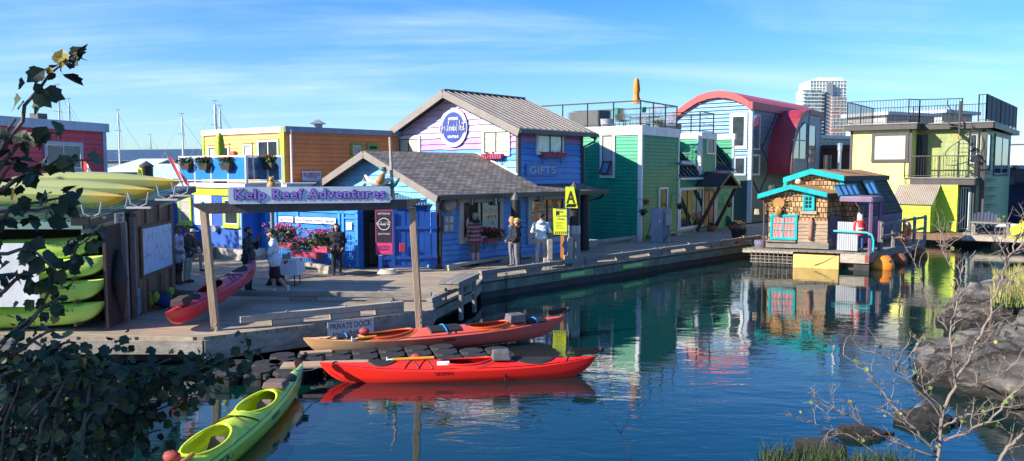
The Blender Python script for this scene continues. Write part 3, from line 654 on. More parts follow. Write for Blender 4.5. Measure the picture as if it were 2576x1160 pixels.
# flower boxes
pinkb=M('pink_box',(.5,.08,.16),.5,.15)
def flowerbox(W,r,label,leafn=0,flow=None,out=.26,group=None,seed=3):
    t=thing('flower_box',label,'flower box',W.w((r[0]+r[1])/2,r[2],.02),group)
    mb=MB();a0,a1,z0,z1=r
    mb.hexa([W.w(a0+.03,z0,out-.04),W.w(a1-.03,z0,out-.04),W.w(a1-.03,z0,.05),W.w(a0+.03,z0,.05),W.w(a0,z1,out),W.w(a1,z1,out),W.w(a1,z1,.05),W.w(a0,z1,.05)])
    n=max(3,int((a1-a0)/.12))
    for k in range(n+1):
        s=a0+(a1-a0)*k/n;mb.box(W,s-.012,s+.012,z0,z1,out,out+.015)
    mb.build('box',[pinkb],t)
    mb=MB()
    for s in (a0+.12,a1-.12): mb.tube([W.w(s,z0-.24,.05),W.w(s,z0-.2,.12),W.w(s,z0-.1,.12),W.w(s,z0-.08,.2),W.w(s,z0,.22)],.01,5);mb.tube([W.w(s,z0-.3,.04),W.w(s,z0-.01,.04)],.01,5)
    mb.build('bracket',[black],t)
    if leafn: flowers(t,W.w((a0+a1)/2,z1+.12,out*.6),((a1-a0)*.45,.16,.2),leafn,leafg,flow,seed)
    else: flowers(t,W.w((a0+a1)/2,z1+.0,out*.5),((a1-a0)*.45,.06,.03),60,leafg,None,seed)
    return t
flowerbox(WG,cr(WG,eB,1045,690,1228,738),'bright pink flower box under the sunlit gable window',group='pink flower boxes')
flowerbox(WUs,cr(WUs,cG,820,583,990,620),'pink flower box under the shaded window above the GIFTS board',group='pink flower boxes')
a=cr(WS,cH,372,455,490,485);flowerbox(WS,a,'pink flower box full of red geraniums behind the man in the plaid jacket',420,redf,.34,group='pink flower boxes',seed=8)
# lanterns
def lantern(W,a,z,label):
    t=thing('wall_lantern',label,'lantern',W.w(a,z,.1),'black lanterns over the shop windows')
    mb=MB();mb.box(W,a-.09,a+.09,z+.3,z+.33,.03,.21);mb.box(W,a-.03,a+.03,z+.33,z+.42,.09,.15);mb.box(W,a-.08,a+.08,z-.02,z,.04,.2)
    for i in(-1,1):
        for j in(-1,1): mb.box(W,a+i*.07-.012,a+i*.07+.012,z,z+.3,.12+j*.07-.012,.12+j*.07+.012)
    mb.box(W,a-.02,a+.02,z+.35,z+.42,.0,.1);mb.build('frame',[black],t)
    MB().box(W,a-.055,a+.055,z+.002,z+.298,.07,.17).build('lamp_glass',[Mglass('lantern_glass',(.35,.38,.4))],t)
for x,lab in((297,'black square lantern left above the first shop window'),(478,'black square lantern right above the first shop window'),(822,'black square lantern above the second shop window')):
    p=hc(WS,cH,x,205 if x<800 else 178,.1);lantern(WS,p[0],p[1],lab)
# sun and fish wall sculpture
p=hc(WS,cH,130,200,.1);mt=M('sculpture_grey',(.3,.29,.28),.6,.2)
t=thing('metal_fish_sculpture','grey round fish sculpture with sun spikes fixed to the blue wall','sculpture',WS.w(p[0],p[1],.05))
mb=MB();mb.ball(WS.w(p[0],p[1],.12),.24,sq=(1,1,1.));mb.build('body',[mt],t,smooth=True)
mb=MB()
for k in range(9):
    q=pi+.25+k*.33;mb.add([WS.w(p[0]+cos(q-.12)*.22,p[1]+sin(q-.12)*.22,.06),WS.w(p[0]+cos(q+.12)*.22,p[1]+sin(q+.12)*.22,.06),WS.w(p[0]+cos(q)*.42,p[1]+sin(q)*.42,.07),WS.w(p[0]+cos(q)*.25,p[1]+sin(q)*.25,.12)],[(0,1,2),(0,2,3),(1,3,2)])
mb.build('spikes',[mt],t)
mb=MB();mb.ball(WS.w(p[0]+.42,p[1]+.17,.16),.13,sq=(1,1,1.3));mb.tube([WS.w(p[0]+.42,p[1]+.32,.16),WS.w(p[0]+.45,p[1]+.42,.2),WS.w(p[0]+.55,p[1]+.45,.2)],[.04,.03,.01],6);mb.build('small_fish',[M('brass_brown',(.3,.2,.08),.5)],t,smooth=True)
mb=MB();mb.add([WS.w(p[0]-.05,p[1]+.2,.2),WS.w(p[0]+.12,p[1]+.1,.3),WS.w(p[0]+.02,p[1]+.42,.22),WS.w(p[0]+.04,p[1]+.2,.12)],[(0,1,2),(1,3,2),(0,2,3),(0,3,1)]);mb.build('fin',[offw],t)
# framed notices
a=cr(WS,cH,80,285,158,415);t=flat_sign(WS,a,wood,'notice_board','small wooden frame of four notices on the blue wall under the fish','notice board',.02,.05)
mb=MB();aw=(a[1]-a[0])/2;ah=(a[3]-a[2])/2
for i in(0,1):
    for j in(0,1): mb.box(WS,a[0]+aw*i+.04,a[0]+aw*(i+1)-.03,a[2]+ah*j+.05,a[2]+ah*(j+1)-.04,.068,.078,(i+j)%2)
mb.build('notices',[M('notice_paper',(.45,.52,.56),.5,.4,scale=9),M('notice_paper2',(.3,.45,.5),.5,.5,scale=9)],t)
# ---- porch: left facade panels (sunlit), behind flowers
q0=B.w(-2.2,0,0)
pA=G(653,648);pB=G(904,676)
WP=Wall(pA,pB);pb1=M('porch_blue',(.02,.2,.6),.45,.12);pb2=M('porch_bright_blue',(.05,.3,.75),.45,.12)
porch=thing('shop_porch','bright blue panelled porch front hung with flower boxes and word signs','porch',WP.w(WP.L/2,.0,0))
zt=WP.hit(904,508)[1]
L_=WP.L
siding(WP,0,L_,.6,zt,[pb1],None,porch,'panel',bh=.2,lip=.01)
# side return and roof
WPr=Wall(WP.w(L_,0,0),WP.w(L_,0,-2.6));siding(WPr,0,2.6,.6,zt,[b1],None,porch,'return_wall',bh=.2)
mb=MB();P=[WP.w(-.15,zt,.25),WP.w(L_+.12,zt,.25),WP.w(L_+.12,zt+.35,-3.2),WP.w(-.15,zt+.35,-3.2)];mb.prism(P,(0,0,.06));mb.build('roof',[shing],porch)
def T(x0,y0,x1,y1): return cr(WP,eC,x0,y0,x1,y1)
rects=[(0,L_,zt-.1,zt),(0,L_,zt-.4,zt-.32),(0,.1,.6,zt),(L_-.12,L_,.6,zt)]
for x in(190,285,505,925,965): s=hc(WP,eC,x,500)[0];rects.append((s-.05,s+.05,.62,zt-.11))
for (x0,x1,y) in((120,185,455),(195,280,455),(120,185,570),(300,505,520),(515,925,530),(970,1110,410),(985,1115,640),(975,1115,905)):
    s=T(x0,y-6,x1,y+6);rects.append(s)
trim(WP,porch,rects,pb2,'trim_boards',.0,.05)
mb=MB()
for x in range(127,185,12): s=hc(WP,eC,x,620)[0];mb.box(WP,s-.012,s+.012,.7,2.0,.0,.045)
mb.build('slats',[pb2],porch);mb=MB()
for x in range(205,275,13): s=hc(WP,eC,x,420)[0];mb.box(WP,s-.014,s+.014,2.35,2.95,.0,.04)
mb.build('slats',[pb2],porch);mb=MB()
for x in range(1000,1040,18): s=hc(WP,eC,x,720)[0];mb.box(WP,s-.014,s+.014,.75,1.7,.0,.045)
mb.build('slats',[pb2],porch)
dk=M('deep_shadow_blue',(.01,.05,.2),.6,.1)
mb=MB();a=T(515,545,700,640);mb.box(WP,a[0],a[1],a[2],a[3],.01,.03);mb.build('recess_panel',[b1],porch);mb=MB();a=T(990,680,1085,860);mb.box(WP,a[0],a[1],a[2],a[3],.01,.03);mb.build('recess_panel',[b1],porch)
# word signs
tb=M('sign_blueink',(.06,.12,.3),.5,.05)
for wd,x0,x1,y0,y1 in(('Glass',322,374,392,445),('Pottery',378,466,392,450),('Wood',487,557,397,455),('Preserves',560,675,400,460),('Jewelry',678,768,403,465),('Tablecloths',772,898,407,470)):
    a=T(x0,y0,x1,y1);s=flat_sign(WP,a,swhite,'word_sign','narrow white sign reading %s above the porch flowers'%wd,'sign',.06,.02)
    text(wd,WP,(a[0]+a[1])/2,(a[2]+a[3])/2,(a[1]-a[0])*.84,(a[3]-a[2])*.62,tb,s,.083,bold=.01,depth=.003)
a=T(1000,450,1058,525);flat_sign(WP,a,swhite,'paper_notice','blank white paper notice on the porch wall beside the hat rack','notice',.052,.008)
# iron railing with baskets in front
WI=Wall(G(690,664),G(830,680))
ir=thing('iron_railing','black scrolled iron railing hung with pink flower boxes','railing',WI.w(WI.L/2,.6,0))
mb=MB();ir1=M('railing_blue',(.015,.1,.35),.4,.1)
mb.beam(WI.w(0,1.62,0),WI.w(WI.L,1.62,0),.04,.04);mb.beam(WI.w(0,.72,0),WI.w(WI.L,.72,0),.03,.03)
n=int(WI.L/.09)
for k in range(n+1): s=WI.L*k/n;mb.beam(WI.w(s,.62,0),WI.w(s,1.62,0),.014,.014)
for k in range(0,n,2):
    s=WI.L*(k+.5)/n
    for j in(0,1):
        zc=.95+j*.3;mb.tube([WI.w(s+.07*cos(t)*(1 if j else -1),zc+.1*sin(t),.015) for t in [i*pi/4 for i in range(7)]],.007,4)
mb.build('balusters',[ir1],ir)
def basket(x,y,wd,dp,label,seed,n=500,col=pinkf):
    p=hc(WI,eC,x,y,.1);s,z=p
    t=thing('flower_box',label,'flower box',WI.w(s,z,.1),'pink flower boxes')
    mb=MB();mb.hexa([WI.w(s-wd/2+.04,z-.2,.28),WI.w(s+wd/2-.04,z-.2,.28),WI.w(s+wd/2-.04,z-.2,.04),WI.w(s-wd/2+.04,z-.2,.04),WI.w(s-wd/2,z,.32),WI.w(s+wd/2,z,.32),WI.w(s+wd/2,z,.03),WI.w(s-wd/2,z,.03)]);mb.build('box',[pinkb],t)
    flowers(t,WI.w(s,z+.15,.17),(wd*.5,.2,dp),n,leafg,col,seed,nf=int(n*.11))
basket(385,650,1.0,.42,'overflowing flower box of pink geraniums left of the porch railing',1,900)
basket(605,745,1.3,.26,'pink flower box hanging low in the middle of the porch railing',2,600)
basket(762,690,.8,.34,'flower box of pink geraniums beside the woman in black',5,600)
# doorway: dark interior with hats
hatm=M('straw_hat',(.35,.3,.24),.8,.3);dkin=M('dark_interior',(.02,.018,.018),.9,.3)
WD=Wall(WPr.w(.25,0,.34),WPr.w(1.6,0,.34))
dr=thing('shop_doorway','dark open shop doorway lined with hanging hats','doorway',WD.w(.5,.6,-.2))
MB().box(WD,-.05,2.0,.62,zt-.12,-.33,-.3).build('dark_opening',[dkin],dr)  # near-black sheet on the wall stands in for the unlit interior
MB().box(WD,1.3,1.4,.6,zt-.3,-.28,-.2).build('door_post',[M('cream_door',(.45,.42,.38),.5)],dr)
MB().box(WD,1.62,1.8,.6,zt-.3,-.28,-.2).build('door_leaf',[M('cream_door',(.45,.42,.38),.5)],dr)
for i,(s,z) in enumerate(((.25,3.0),(.5,2.98),(.3,2.65),(.55,2.6),(.25,2.3),(.48,2.25),(.62,2.75))):
    h=MB();h.lathe(WD.w(s*1.5,z-.1,-.18),[(.15,0),(.155,.01),(.09,.03),(.085,.1),(.06,.13),(.001,.135)],12);tag(h.build('hat',[hatm if i<2 else M('brown_hat',(.12,.09,.07),.8)],smooth=40),('pale straw hat hanging high in the doorway','dark felt hat hanging in the shop doorway')[i>1],'hat','hats hanging in the doorway')
hm=MB();hm.box(WD,.15,1.0,.7,2.1,-.29,-.24);hm.build('rack_of_scarves',[M('scarves',(.06,.05,.05),.9,.6,scale=6,stretch=(6,6,.6))],dr)
mt_=G(860,672);mb=MB();W=Wall(G(850,690),G(930,697));mb.box(W,0,W.L,.602,.615,-1.0,0);tag(mb.build('door_mat',[rubber]),'black rubber mat at the shop doorway behind the woman in black','mat')
# right fence in front of lean-to
fA=G(957,680);fB=G(1100,677)
WN=Wall(fA,fB);zf=WN.hit(1000,534)[1]
fen=thing('blue_fence','deep blue plank fence between the doorway and the black corner post','fence',WN.w(WN.L/2,.6,0))
fbm=M('fence_blue',(.012,.09,.4),.5,.15)
mb=MB();n=9
for k in range(n): mb.box(WN,WN.L*k/n+.008,WN.L*(k+1)/n-.008,.75,zf+(.0 if k%3 else .03),-.03,.0+(.012 if k%2 else 0))
mb.build('planks',[fbm],fen)
mb=MB();mb.box(WN,.0,WN.L,.95,1.07,.012,.05);mb.box(WN,.0,WN.L,zf-.55,zf-.45,.012,.05);mb.box(WN,.35,.47,.7,zf,.012,.06);mb.box(WN,-.06,.06,.62,zf+.05,-.05,.06);mb.build('frame',[fbm],fen)
a=cr(WN,cF,720,400,762,465,.05);mb=MB();mb.box(WN,a[0],a[1],a[2],a[3],.06,.16);tag(mb.build('pink_box',[M('pinkred_box',(.5,.04,.12),.5)],bevel=.01),'small pink red box fixed to the blue fence','mail box')
# lean-to roof and wall above fence
ro=MB();P=[WN.w(.2,zf+.25,-.3),WN.w(WN.L+.1,zf+.25,-.3),WN.w(WN.L+.1,zf+.7,-2.2),WN.w(.2,zf+.7,-2.2)];ro.prism(P,(0,0,-.04));ro.build('lean_to_roof',[Mcorr('blue_corrugated',(.12,.25,.33),pitch=.09,rough=.4,metal=.3)],shop)
mb=MB();mb.prism([WN.w(.3,.6,-.5),WN.w(WN.L,.6,-.5),WN.w(WN.L,zf+.45,-.5),WN.w(.3,zf+.2,-.5)],WN.n.to_3d()*-.05);mb.build('lean_to_wall',[fbm],shop)
# hanging purple banner
WB=Wall(G(946,690),G(992,690));
def banner():
    Wb=Wall(D(944,560,G(950,690).y+.15),D(988,560,G(950,690).y+.15));z1=Wb.hit(950,527)[1];z0=Wb.hit(950,641)[1]
    o=flat_sign(Wb,(0,Wb.L,z0,z1),M('banner_purple',(.3,.05,.14),.6,.1),'hanging_banner','hanging dark banner with pink border reading Artisans 4 Winds Nest Boutique','banner',.0,.012)
    Lw=Wb.L;h=z1-z0
    mb=MB();mb.box(Wb,.03,Lw-.03,z0+h*.27,z1-.05,.013,.016);mb.build('dark_field',[M('banner_dark',(.03,.015,.035),.6)],o)
    mb=MB();mb.box(Wb,.03,Lw-.03,z0+.04,z0+h*.26,.013,.016);mb.build('pink_field',[M('banner_pink',(.65,.05,.2),.6)],o)
    mb=MB();ringm(Wb,Lw/2,z0+h*.68,.17,.19,.018,mb);mb.build('ring',[swhite],o,fixn=False)
    text('ARTISANS',Wb,Lw/2,z1-.13,Lw*.7,.06,swhite,o,.02,depth=.003);text('BOUTIQUE',Wb,Lw/2,z0+h*.46,Lw*.66,.06,swhite,o,.02,depth=.003)
    stroke(Wb,o,Lw/2-.05,z0+h*.68,.19,FW,swhite,.022,.007);text('POTTER IN\nRESIDENCE',Wb,Lw/2,z0+h*.15,Lw*.6,.15,M('banner_ink',(.2,.02,.06),.6),o,.02,depth=.003)
banner()
a=cr(WN,cF,568,375,590,440,.07);Wn2=WN
for i,(y0,y1,c_) in enumerate(((375,440,swhite),(450,500,M('blue_paper',(.3,.45,.75),.5)))):
    a=cr(WN,cF,562,y0,592,y1,.07);flat_sign(WN,a,c_,'paper_notice',('white paper notice on the fence end post under the banner','blue and white card on the fence end post below the paper notice')[i],'notice',.065,.008)
# carved figure on pole
mp_=D(990,500,G(990,690).y);pm=M('figure_white',(.6,.56,.48),.6,.2);pg_=M('figure_green',(.02,.14,.13),.6,.3);pt_=M('figure_tan',(.4,.22,.08),.6,.3)
Yp=24.2
t=thing('carved_figure','carved folk art figure in a green hat riding a white fish up on a pole','sculpture',D(985,520,Yp))
pl=MB();pl.tube([D(981,345,Yp),D(985,430,Yp),D(990,520,Yp)],[.045,.05,.06],8);pl.build('pole',[woodl],t)
a=D(895,478,Yp);b_=D(925,455,Yp);mb=MB();mb.tube([D(918,440,Yp-.1),D(926,452,Yp-.1),D(945,462,Yp-.1),D(968,458,Yp-.1),D(988,448,Yp-.1)],[.03,.07,.12,.11,.04],10);mb.build('fish_body',[pm],t,smooth=True)
mb=MB();mb.tube([D(905,476,Yp-.12),D(920,462,Yp-.12)],[.03,.045],6);mb.tube([D(920,455,Yp-.1),D(913,445,Yp-.1)],[.05,.02],6);mb.build('paddle',[woodb],t)
mb=MB();mb.tube([D(952,462,Yp-.25),D(958,450,Yp-.2),D(963,440,Yp-.15)],[.1,.13,.08],8);mb.build('torso',[pt_],t,smooth=True)
mb=MB();mb.ball(D(965,433,Yp-.15),.1);mb.build('head',[pm],t,smooth=True)
mb=MB();mb.lathe(D(965,429,Yp-.15),[(.13,0),(.13,.02),(.09,.03),(.08,.1),(.001,.11)],10);mb.build('hat',[pg_],t)
mb=MB();mb.tube([D(960,475,Yp-.1),D(980,470,Yp-.1),D(996,462,Yp-.1),D(1005,448,Yp-.1)],[.07,.1,.06,.02],8);mb.tube([D(978,475,Yp-.1),D(980,493,Yp-.1)],[.09,.1],8);mb.build('tail',[pg_],t,smooth=True)
# rope coil, hose
mb=MB();c0=G(975,690)
for k in range(4): mb.tube([c0+Vector(((.3-.03*k)*cos(i*pi/8),(.2-.02*k)*sin(i*pi/8),.03+.035*k)) for i in range(16)],.03,6,closed=True)
tag(mb.build('rope_coil',[rope],smooth=True),'coil of pale rope on the dock by the blue fence','rope')
# Kelp Reef sign: frame across two posts
KL=G(547,862,.35);KR=G(1055,836,.35)
def KD(x,y,t,off=0): # point in the leaning sign plane
    Wk=Wall(KL,KR);a=Wk.hit(x,y,off);return Wk.w(a[0],a[1],off)
WK=Wall(KL,KR)
kp=thing('sign_gateway','weathered timber gateway of two posts and a crossbeam at the kayak dock','gateway',WK.w(WK.L/2,.35,0))
pt=M('post_timber',(.34,.25,.17),.75,.25,scale=2,stretch=(3,3,.5),bump=.4)
for x0,y0,x1,y1 in((513,528,546,862),(1037,522,1056,838)):
    mb=MB();a=WK.hit(x0,y0);b_=WK.hit(x1,y1);mb.beam(WK.w(b_[0],b_[1],.0),WK.w(a[0],a[1],.0),.14,.14);o=mb.build('post',[pt],kp,bevel=.012)
    mb=MB()
    for k in range(3): p=WK.w(b_[0]-.01,b_[1]+.12+.13*k,.075);mb.ball(p,.022,nu=6,nv=4)
    mb.build('bolt',[steel],o)
a=WK.hit(484,527,.1);b_=WK.hit(1058,515,.1)
bm_=M('beam_dark_timber',(.09,.08,.075),.8,.3,bump=.4,scale=3)
mb=MB();mb.prism([WK.w(a[0],a[1]+.07,.14),WK.w(a[0]+.28,a[1]-.09,.14),WK.w(b_[0]-.28,b_[1]-.09,.14),WK.w(b_[0],b_[1]+.07,.14),WK.w(b_[0],b_[1]+.12,.14),WK.w(a[0],a[1]+.12,.14)],WK.n.to_3d()*-.06);mb.build('crossbeam',[bm_],kp)
x0=WK.hit(574,500,.2);x1=WK.hit(983,500,.2);z0=(WK.hit(600,516,.2)[1]+WK.hit(950,508,.2)[1])/2;z1=(WK.hit(600,474,.2)[1]+WK.hit(950,466,.2)[1])/2
mb=MB();rc=.05;pts=[]
for cx_,cz_,a0 in((x1[0]-rc,z1-rc,0),(x0[0]+rc,z1-rc,90),(x0[0]+rc,z0+rc,180),(x1[0]-rc,z0+rc,270)):
    for k in range(4): q=radians(a0+k*30);pts.append(WK.w(cx_+rc*cos(q),cz_+rc*sin(q),.15))
mb.prism(pts,WK.n.to_3d()*.04)
ks=mb.build('kayak_company_sign',[M('kelp_board',(.56,.63,.75),.5,.06)]);tag(ks,'long pale blue sign with purple letters reading Kelp Reef Adventures','sign')
xc=(x0[0]+x1[0])/2;wd=(x1[0]-x0[0]);hh=z1-z0
ko=M('kelp_outline',(.03,.02,.14),.5,.05);kf=M('kelp_purple',(.36,.23,.75),.5,.08)
text('Kelp Reef Adventures',WK,xc,(z0+z1)/2-.0,wd*.935,hh*.82,ko,ks,.196,bold=.058,depth=.008,spacing=1.1)
text('Kelp Reef Adventures',WK,xc,(z0+z1)/2+.0,wd*.925,hh*.76,kf,ks,.204,bold=.014,depth=.008,spacing=1.1)
# Private dock sign on fascia
WQ=Wall(G(512,848),G(1089,780));a=WQ.hit(824,835,.05);b_=WQ.hit(940,822,.05)
zc=.36;o=flat_sign(WQ,(a[0],b_[0],.2,.6),M('sign_whitegrey',(.6,.6,.6),.6,.08),'private_dock_sign','white board reading PRIVATE DOCK Not for Public Use on the dock side','sign',.035,.02)
Lw=b_[0]-a[0];dgk=M('sign_darkgrey',(.12,.12,.13),.6)
text('PRIVATE DOCK',WQ,a[0]+Lw/2,.5,Lw*.9,.13,dgk,o,.058,bold=.02,depth=.003);text('Not for Public Use',WQ,a[0]+Lw/2,.33,Lw*.76,.12,dgk,o,.058,bold=.01,depth=.003)
# piles
def pile(px_,pyb,pyt,r,label,band=True):
    g=G(px_,pyb);Wt=D(px_,pyt,g.y);t=thing('steel_pile',label,'pile',(g.x,g.y,-1),'black piles that hold the docks')
    mb=MB();mb.lathe((g.x,g.y,-1),[(r,0),(r,Wt.z+1-.35)],20);mb.build('shaft',[M('pile_black',(.014,.014,.016),.5,.2)],t,smooth=40)
    mb=MB();mb.lathe((g.x,g.y,Wt.z-.35),[(r+.02,0),(r+.02,.06),(.001,.35)],20);mb.build('cap',[M('pile_cap',(.06,.058,.062),.5,.2)],t,smooth=40);return t,g
tA,gA=pile(1444,664,455,.2,'thick black pile with a pointed cap carrying the yellow A sign')
pile(1298,664,478,.17,'black pile with a pointed cap standing between the two shop windows')
pile(1470,630,470,.2,'black pile standing close behind the one with the A sign')
# A sign (trapezoid plate facing the viewer)
Ya=gA.y-.24
Wa=Wall(D(1418,540,Ya),D(1456,540,Ya))
P=[Wa.w(*Wa.hit(*cH(1016,228))),Wa.w(*Wa.hit(*cH(1112,232))),Wa.w(*Wa.hit(*cH(1082,70))),Wa.w(*Wa.hit(*cH(1018,68)))]
mb=MB();mb.prism(P,Wa.n.to_3d()*.015);sa=mb.build('letter_sign',[ylw]);tag(sa,'yellow plate with a big letter A on the thick black pile','sign')
p=Wa.hit(*cH(1057,148));text('A',Wa,p[0],p[1],.3,.42,M('sign_brown',(.06,.03,.02),.5),sa,.02,bold=.02,depth=.006)
mb=MB();q0=Wa.hit(*cH(1020,226));q1=Wa.hit(*cH(1110,230))
for k in range(9): s=q0[0]+(q1[0]-q0[0]-.08)*k/9;mb.add([Wa.w(s,q0[1]+.01,.018),Wa.w(s+.04,q0[1]+.01,.018),Wa.w(s+.09,q0[1]+.12,.018),Wa.w(s+.05,q0[1]+.12,.018)],[(0,1,2,3)])
mb.build('stripes',[sblack],sa,fixn=False)
MB().lathe((gA.x,gA.y,D(1444,580,gA.y).z-.1),[(.215,0),(.215,.28)],20).build('band',[steel],tA,smooth=40)
MB().lathe((gA.x,gA.y,.75),[(.212,0),(.212,.95)],20).build('sleeve',[M('sleeve_grey',(.24,.23,.22),.6)],tA,smooth=40)
# yellow notice board on orange post
gp=G(1414,667);Wy=Wall(gp+Vector((-.35,.0,0)),gp+Vector((.35,-.05,0)))
t=thing('notice_post','yellow private homes notice board on an orange wooden post','notice board',gp)
a=Wy.hit(1415,500);MB().box(Wy,Wy.L/2-.06,Wy.L/2+.06,.6,Wy.hit(1414,590)[1]+.3,-.12,0).build('post',[M('orange_post',(.5,.2,.05),.6,.2)],t)
r=cr(Wy,cH,922,238,1030,430);P=[Wy.w(r[0]+.03,r[2],.01),Wy.w(r[1],r[2]-.02,.01),Wy.w(r[1]-.02,r[3]-.0,.01),Wy.w(r[0],r[3]+.02,.01)]
mb=MB();mb.prism(P,Wy.n.to_3d()*.015);o=mb.build('board',[ylw],t)
text('Private\nHomes',Wy,r[0]+.25,r[2]+.82,.3,.17,dgk,o,.028,bold=.015,depth=.003);text('Propriétés\nPrivées',Wy,r[0]+.28,r[2]+.57,.36,.17,dgk,o,.028,bold=.015,depth=.003)
mb=MB()
for k in range(5): mb.box(Wy,r[0]+.1,r[0]+.4-.05*(k%3),r[2]+.2+.05*k,r[2]+.21+.05*k,.026,.029)
for k in range(8): s=r[0]+.06+k*.07;mb.add([Wy.w(s,r[2]+.01,.028),Wy.w(s+.035,r[2]+.01,.028),Wy.w(s+.065,r[2]+.1,.028),Wy.w(s+.03,r[2]+.1,.028)],[(0,1,2,3)])
mb.box(Wy,r[0]+.1,r[0]+.22,r[3]-.2,r[3]-.06,.026,.029);mb.build('markings',[sblack],o,fixn=False)
for i,(x,y,h_,lab) in enumerate(((897,690,.95,'short wooden bollard post left of the yellow notice post'),(1053,668,.95,'short wooden bollard post right of the yellow notice post'))):
    g=G(*cH(x,y));mb=MB();mb.xbox((g.x,g.y,.6),(.16,.16,h_),.2);mb.xbox((g.x-.14,g.y,.6),(.12,.14,.35),.2);tag(mb.build('wooden_bollard',[woodl],bevel=.01),lab,'bollard')
# bench near corner
def bench(c0,c1,wd,z,label,m=wood):
    c0=Vector(c0);c1=Vector(c1);W=Wall(c0,c1);t=thing('bench',label,'bench',W.w(W.L/2,.6,0),'grey timber benches on the dock')
    mb=MB()
    for k in range(3): mb.box(W,0,W.L,z-.05,z,-wd/2+k*wd/3+.006,-wd/2+(k+1)*wd/3-.006)
    mb.build('seat',[m],t,bevel=.006)
    mb=MB();mb.box(W,.03,W.L-.03,z-.15,z-.053,-wd/2+.02,wd/2-.02);mb.build('apron',[m],t)
    for s in(.25,W.L-.45):
        for o in (-1,1): MB().box(W,s,s+.18,.6 if o<0 else .12,z-.152,o*(wd/2-.06)-.035,o*(wd/2-.06)+.035).build('leg',[m],t)
    return t
bench(G(1128,712,1.08),G(1183,688,1.08),.55,1.1,'sunlit grey bench at the corner of the private dock')
bench(G(548,622,1.0),G(632,604,1.0),.6,1.02,'low grey timber bench in front of the orange house, behind the puffer jacket man')
bench(G(452,632,1.0),G(530,622,1.0),.55,1.02,'grey timber bench half hidden behind the left sign post')
# ================================================================ red house (left)
Cn=D(268,470,34.);A_=Vector((Cn.x-sin(radians(15))*9,Cn.y-cos(radians(15))*9))
WR=Wall(A_,Cn);z1=WR.hit(268,333)[1]
rh=thing('red_house','crimson floating house with a pale blue fascia behind the kayak shed','house',WR.w(6,0,-3))
redp=M('red_siding',(.55,.045,.075),.5,.12);pblue=M('pale_blue_trim',(.36,.46,.6),.5,.08)
siding(WR,0,9.,.5,z1,[redp],None,rh,bh=.21,lip=.02)
W2=Wall(Cn,Vector((Cn.x,Cn.y))+Vector((-WR.n.x,-WR.n.y))*6);siding(W2,0,6,.5,z1,[redp],None,rh,bh=.21)
W3=Wall(Vector(A_)-WR.n*6,A_);siding(W3,0,6,.5,z1,[redp],None,rh,bh=.21)
mb=MB();mb.box(WR,-.1,9.15,z1,z1+.36,-6,.12);mb.build('roof',[pblue],rh)
trim(WR,rh,[(8.86,9.05,.5,z1)],pblue,'corner_trim')
a=WR.pr(110,357,207,430);window(WR,rh,a,pblue,Mglass('red_house_glass',(.22,.2,.24),blinds=True),fw=.12,mull=(.48,),inner=white)
a=WR.hit(40,463);window(WR,rh,(a[0]-.5,a[0]+.35,1.4,2.4),pblue,gdark,fw=.1)
mb=MB();p=WR.hit(140,300);mb.box(WR,p[0]-.35,p[0]+.1,z1+.36,z1+.62,-.9,-.5);mb.build('roof_vent',[dgrey],rh)
mb=MB();p=WR.hit(250,455,.15);mb.tube([WR.w(p[0]-.5,p[1]+.15,.1),WR.w(p[0]-.1,p[1]+.15,.25),WR.w(p[0]+.1,p[1],.28),WR.w(p[0]+.15,p[1]-.6,.28)],.07,8);mb.build('exhaust_pipe',[dgrey],rh,smooth=40)
MB().box(WR,0,9,0,.5,-6,0).build('float',[woodd],rh)
# flags
flr=M('flag_red',(.6,.02,.04),.7,.1);flw=M('flag_white',(.75,.75,.76),.7,.05)
def flag(base,top,s,label,drop=.9,wv=1):
    t=thing('flag_pole',label,'flag',base);b_=Vector(base);tp=Vector(top)
    MB().tube([b_,tp],[.02,.016],6).build('pole',[steel],t)
    d=(tp-b_).normalized();sx=Vector((1,-.25,-.9)).normalized();mb=MB();N=18
    V=[];
    for i in range(N+1):
        for j in range(7):
            f=i/N;q=tp-d*(.08+j/6*s*.62)+sx*s*f*1.05+Vector((0,1,0))*.09*sin(f*9+j*.5)*(f+.1)+Vector((-.18,0,-.25))*f*f*s*.6*(1+j/8)
            V.append(q)
    Fc=[];mm=[]
    for i in range(N):
        for j in range(6):
            a=i*7+j;k=0 if i<N*.27 or i>=N*.73 else 1
            if k==1 and abs(i-N/2)<2.2 and 1<=j<=4: k=0
            if k==1 and abs(i-N/2)<3.4 and j==2: k=0
            mb.add([V[a],V[a+1],V[a+8],V[a+7]],[(0,1,2,3)],k)
    mb.build('flag',[flr,flw],t,fixn=False)
flag(D(209,470,21.5),D(203,388,21.5),.85,'red and white maple leaf flag on the left pole above the kayak shed roof')
flag(D(462,470,22.5),D(415,380,22.5),1.05,'red and white maple leaf flag on the leaning right pole above the kayak shed')
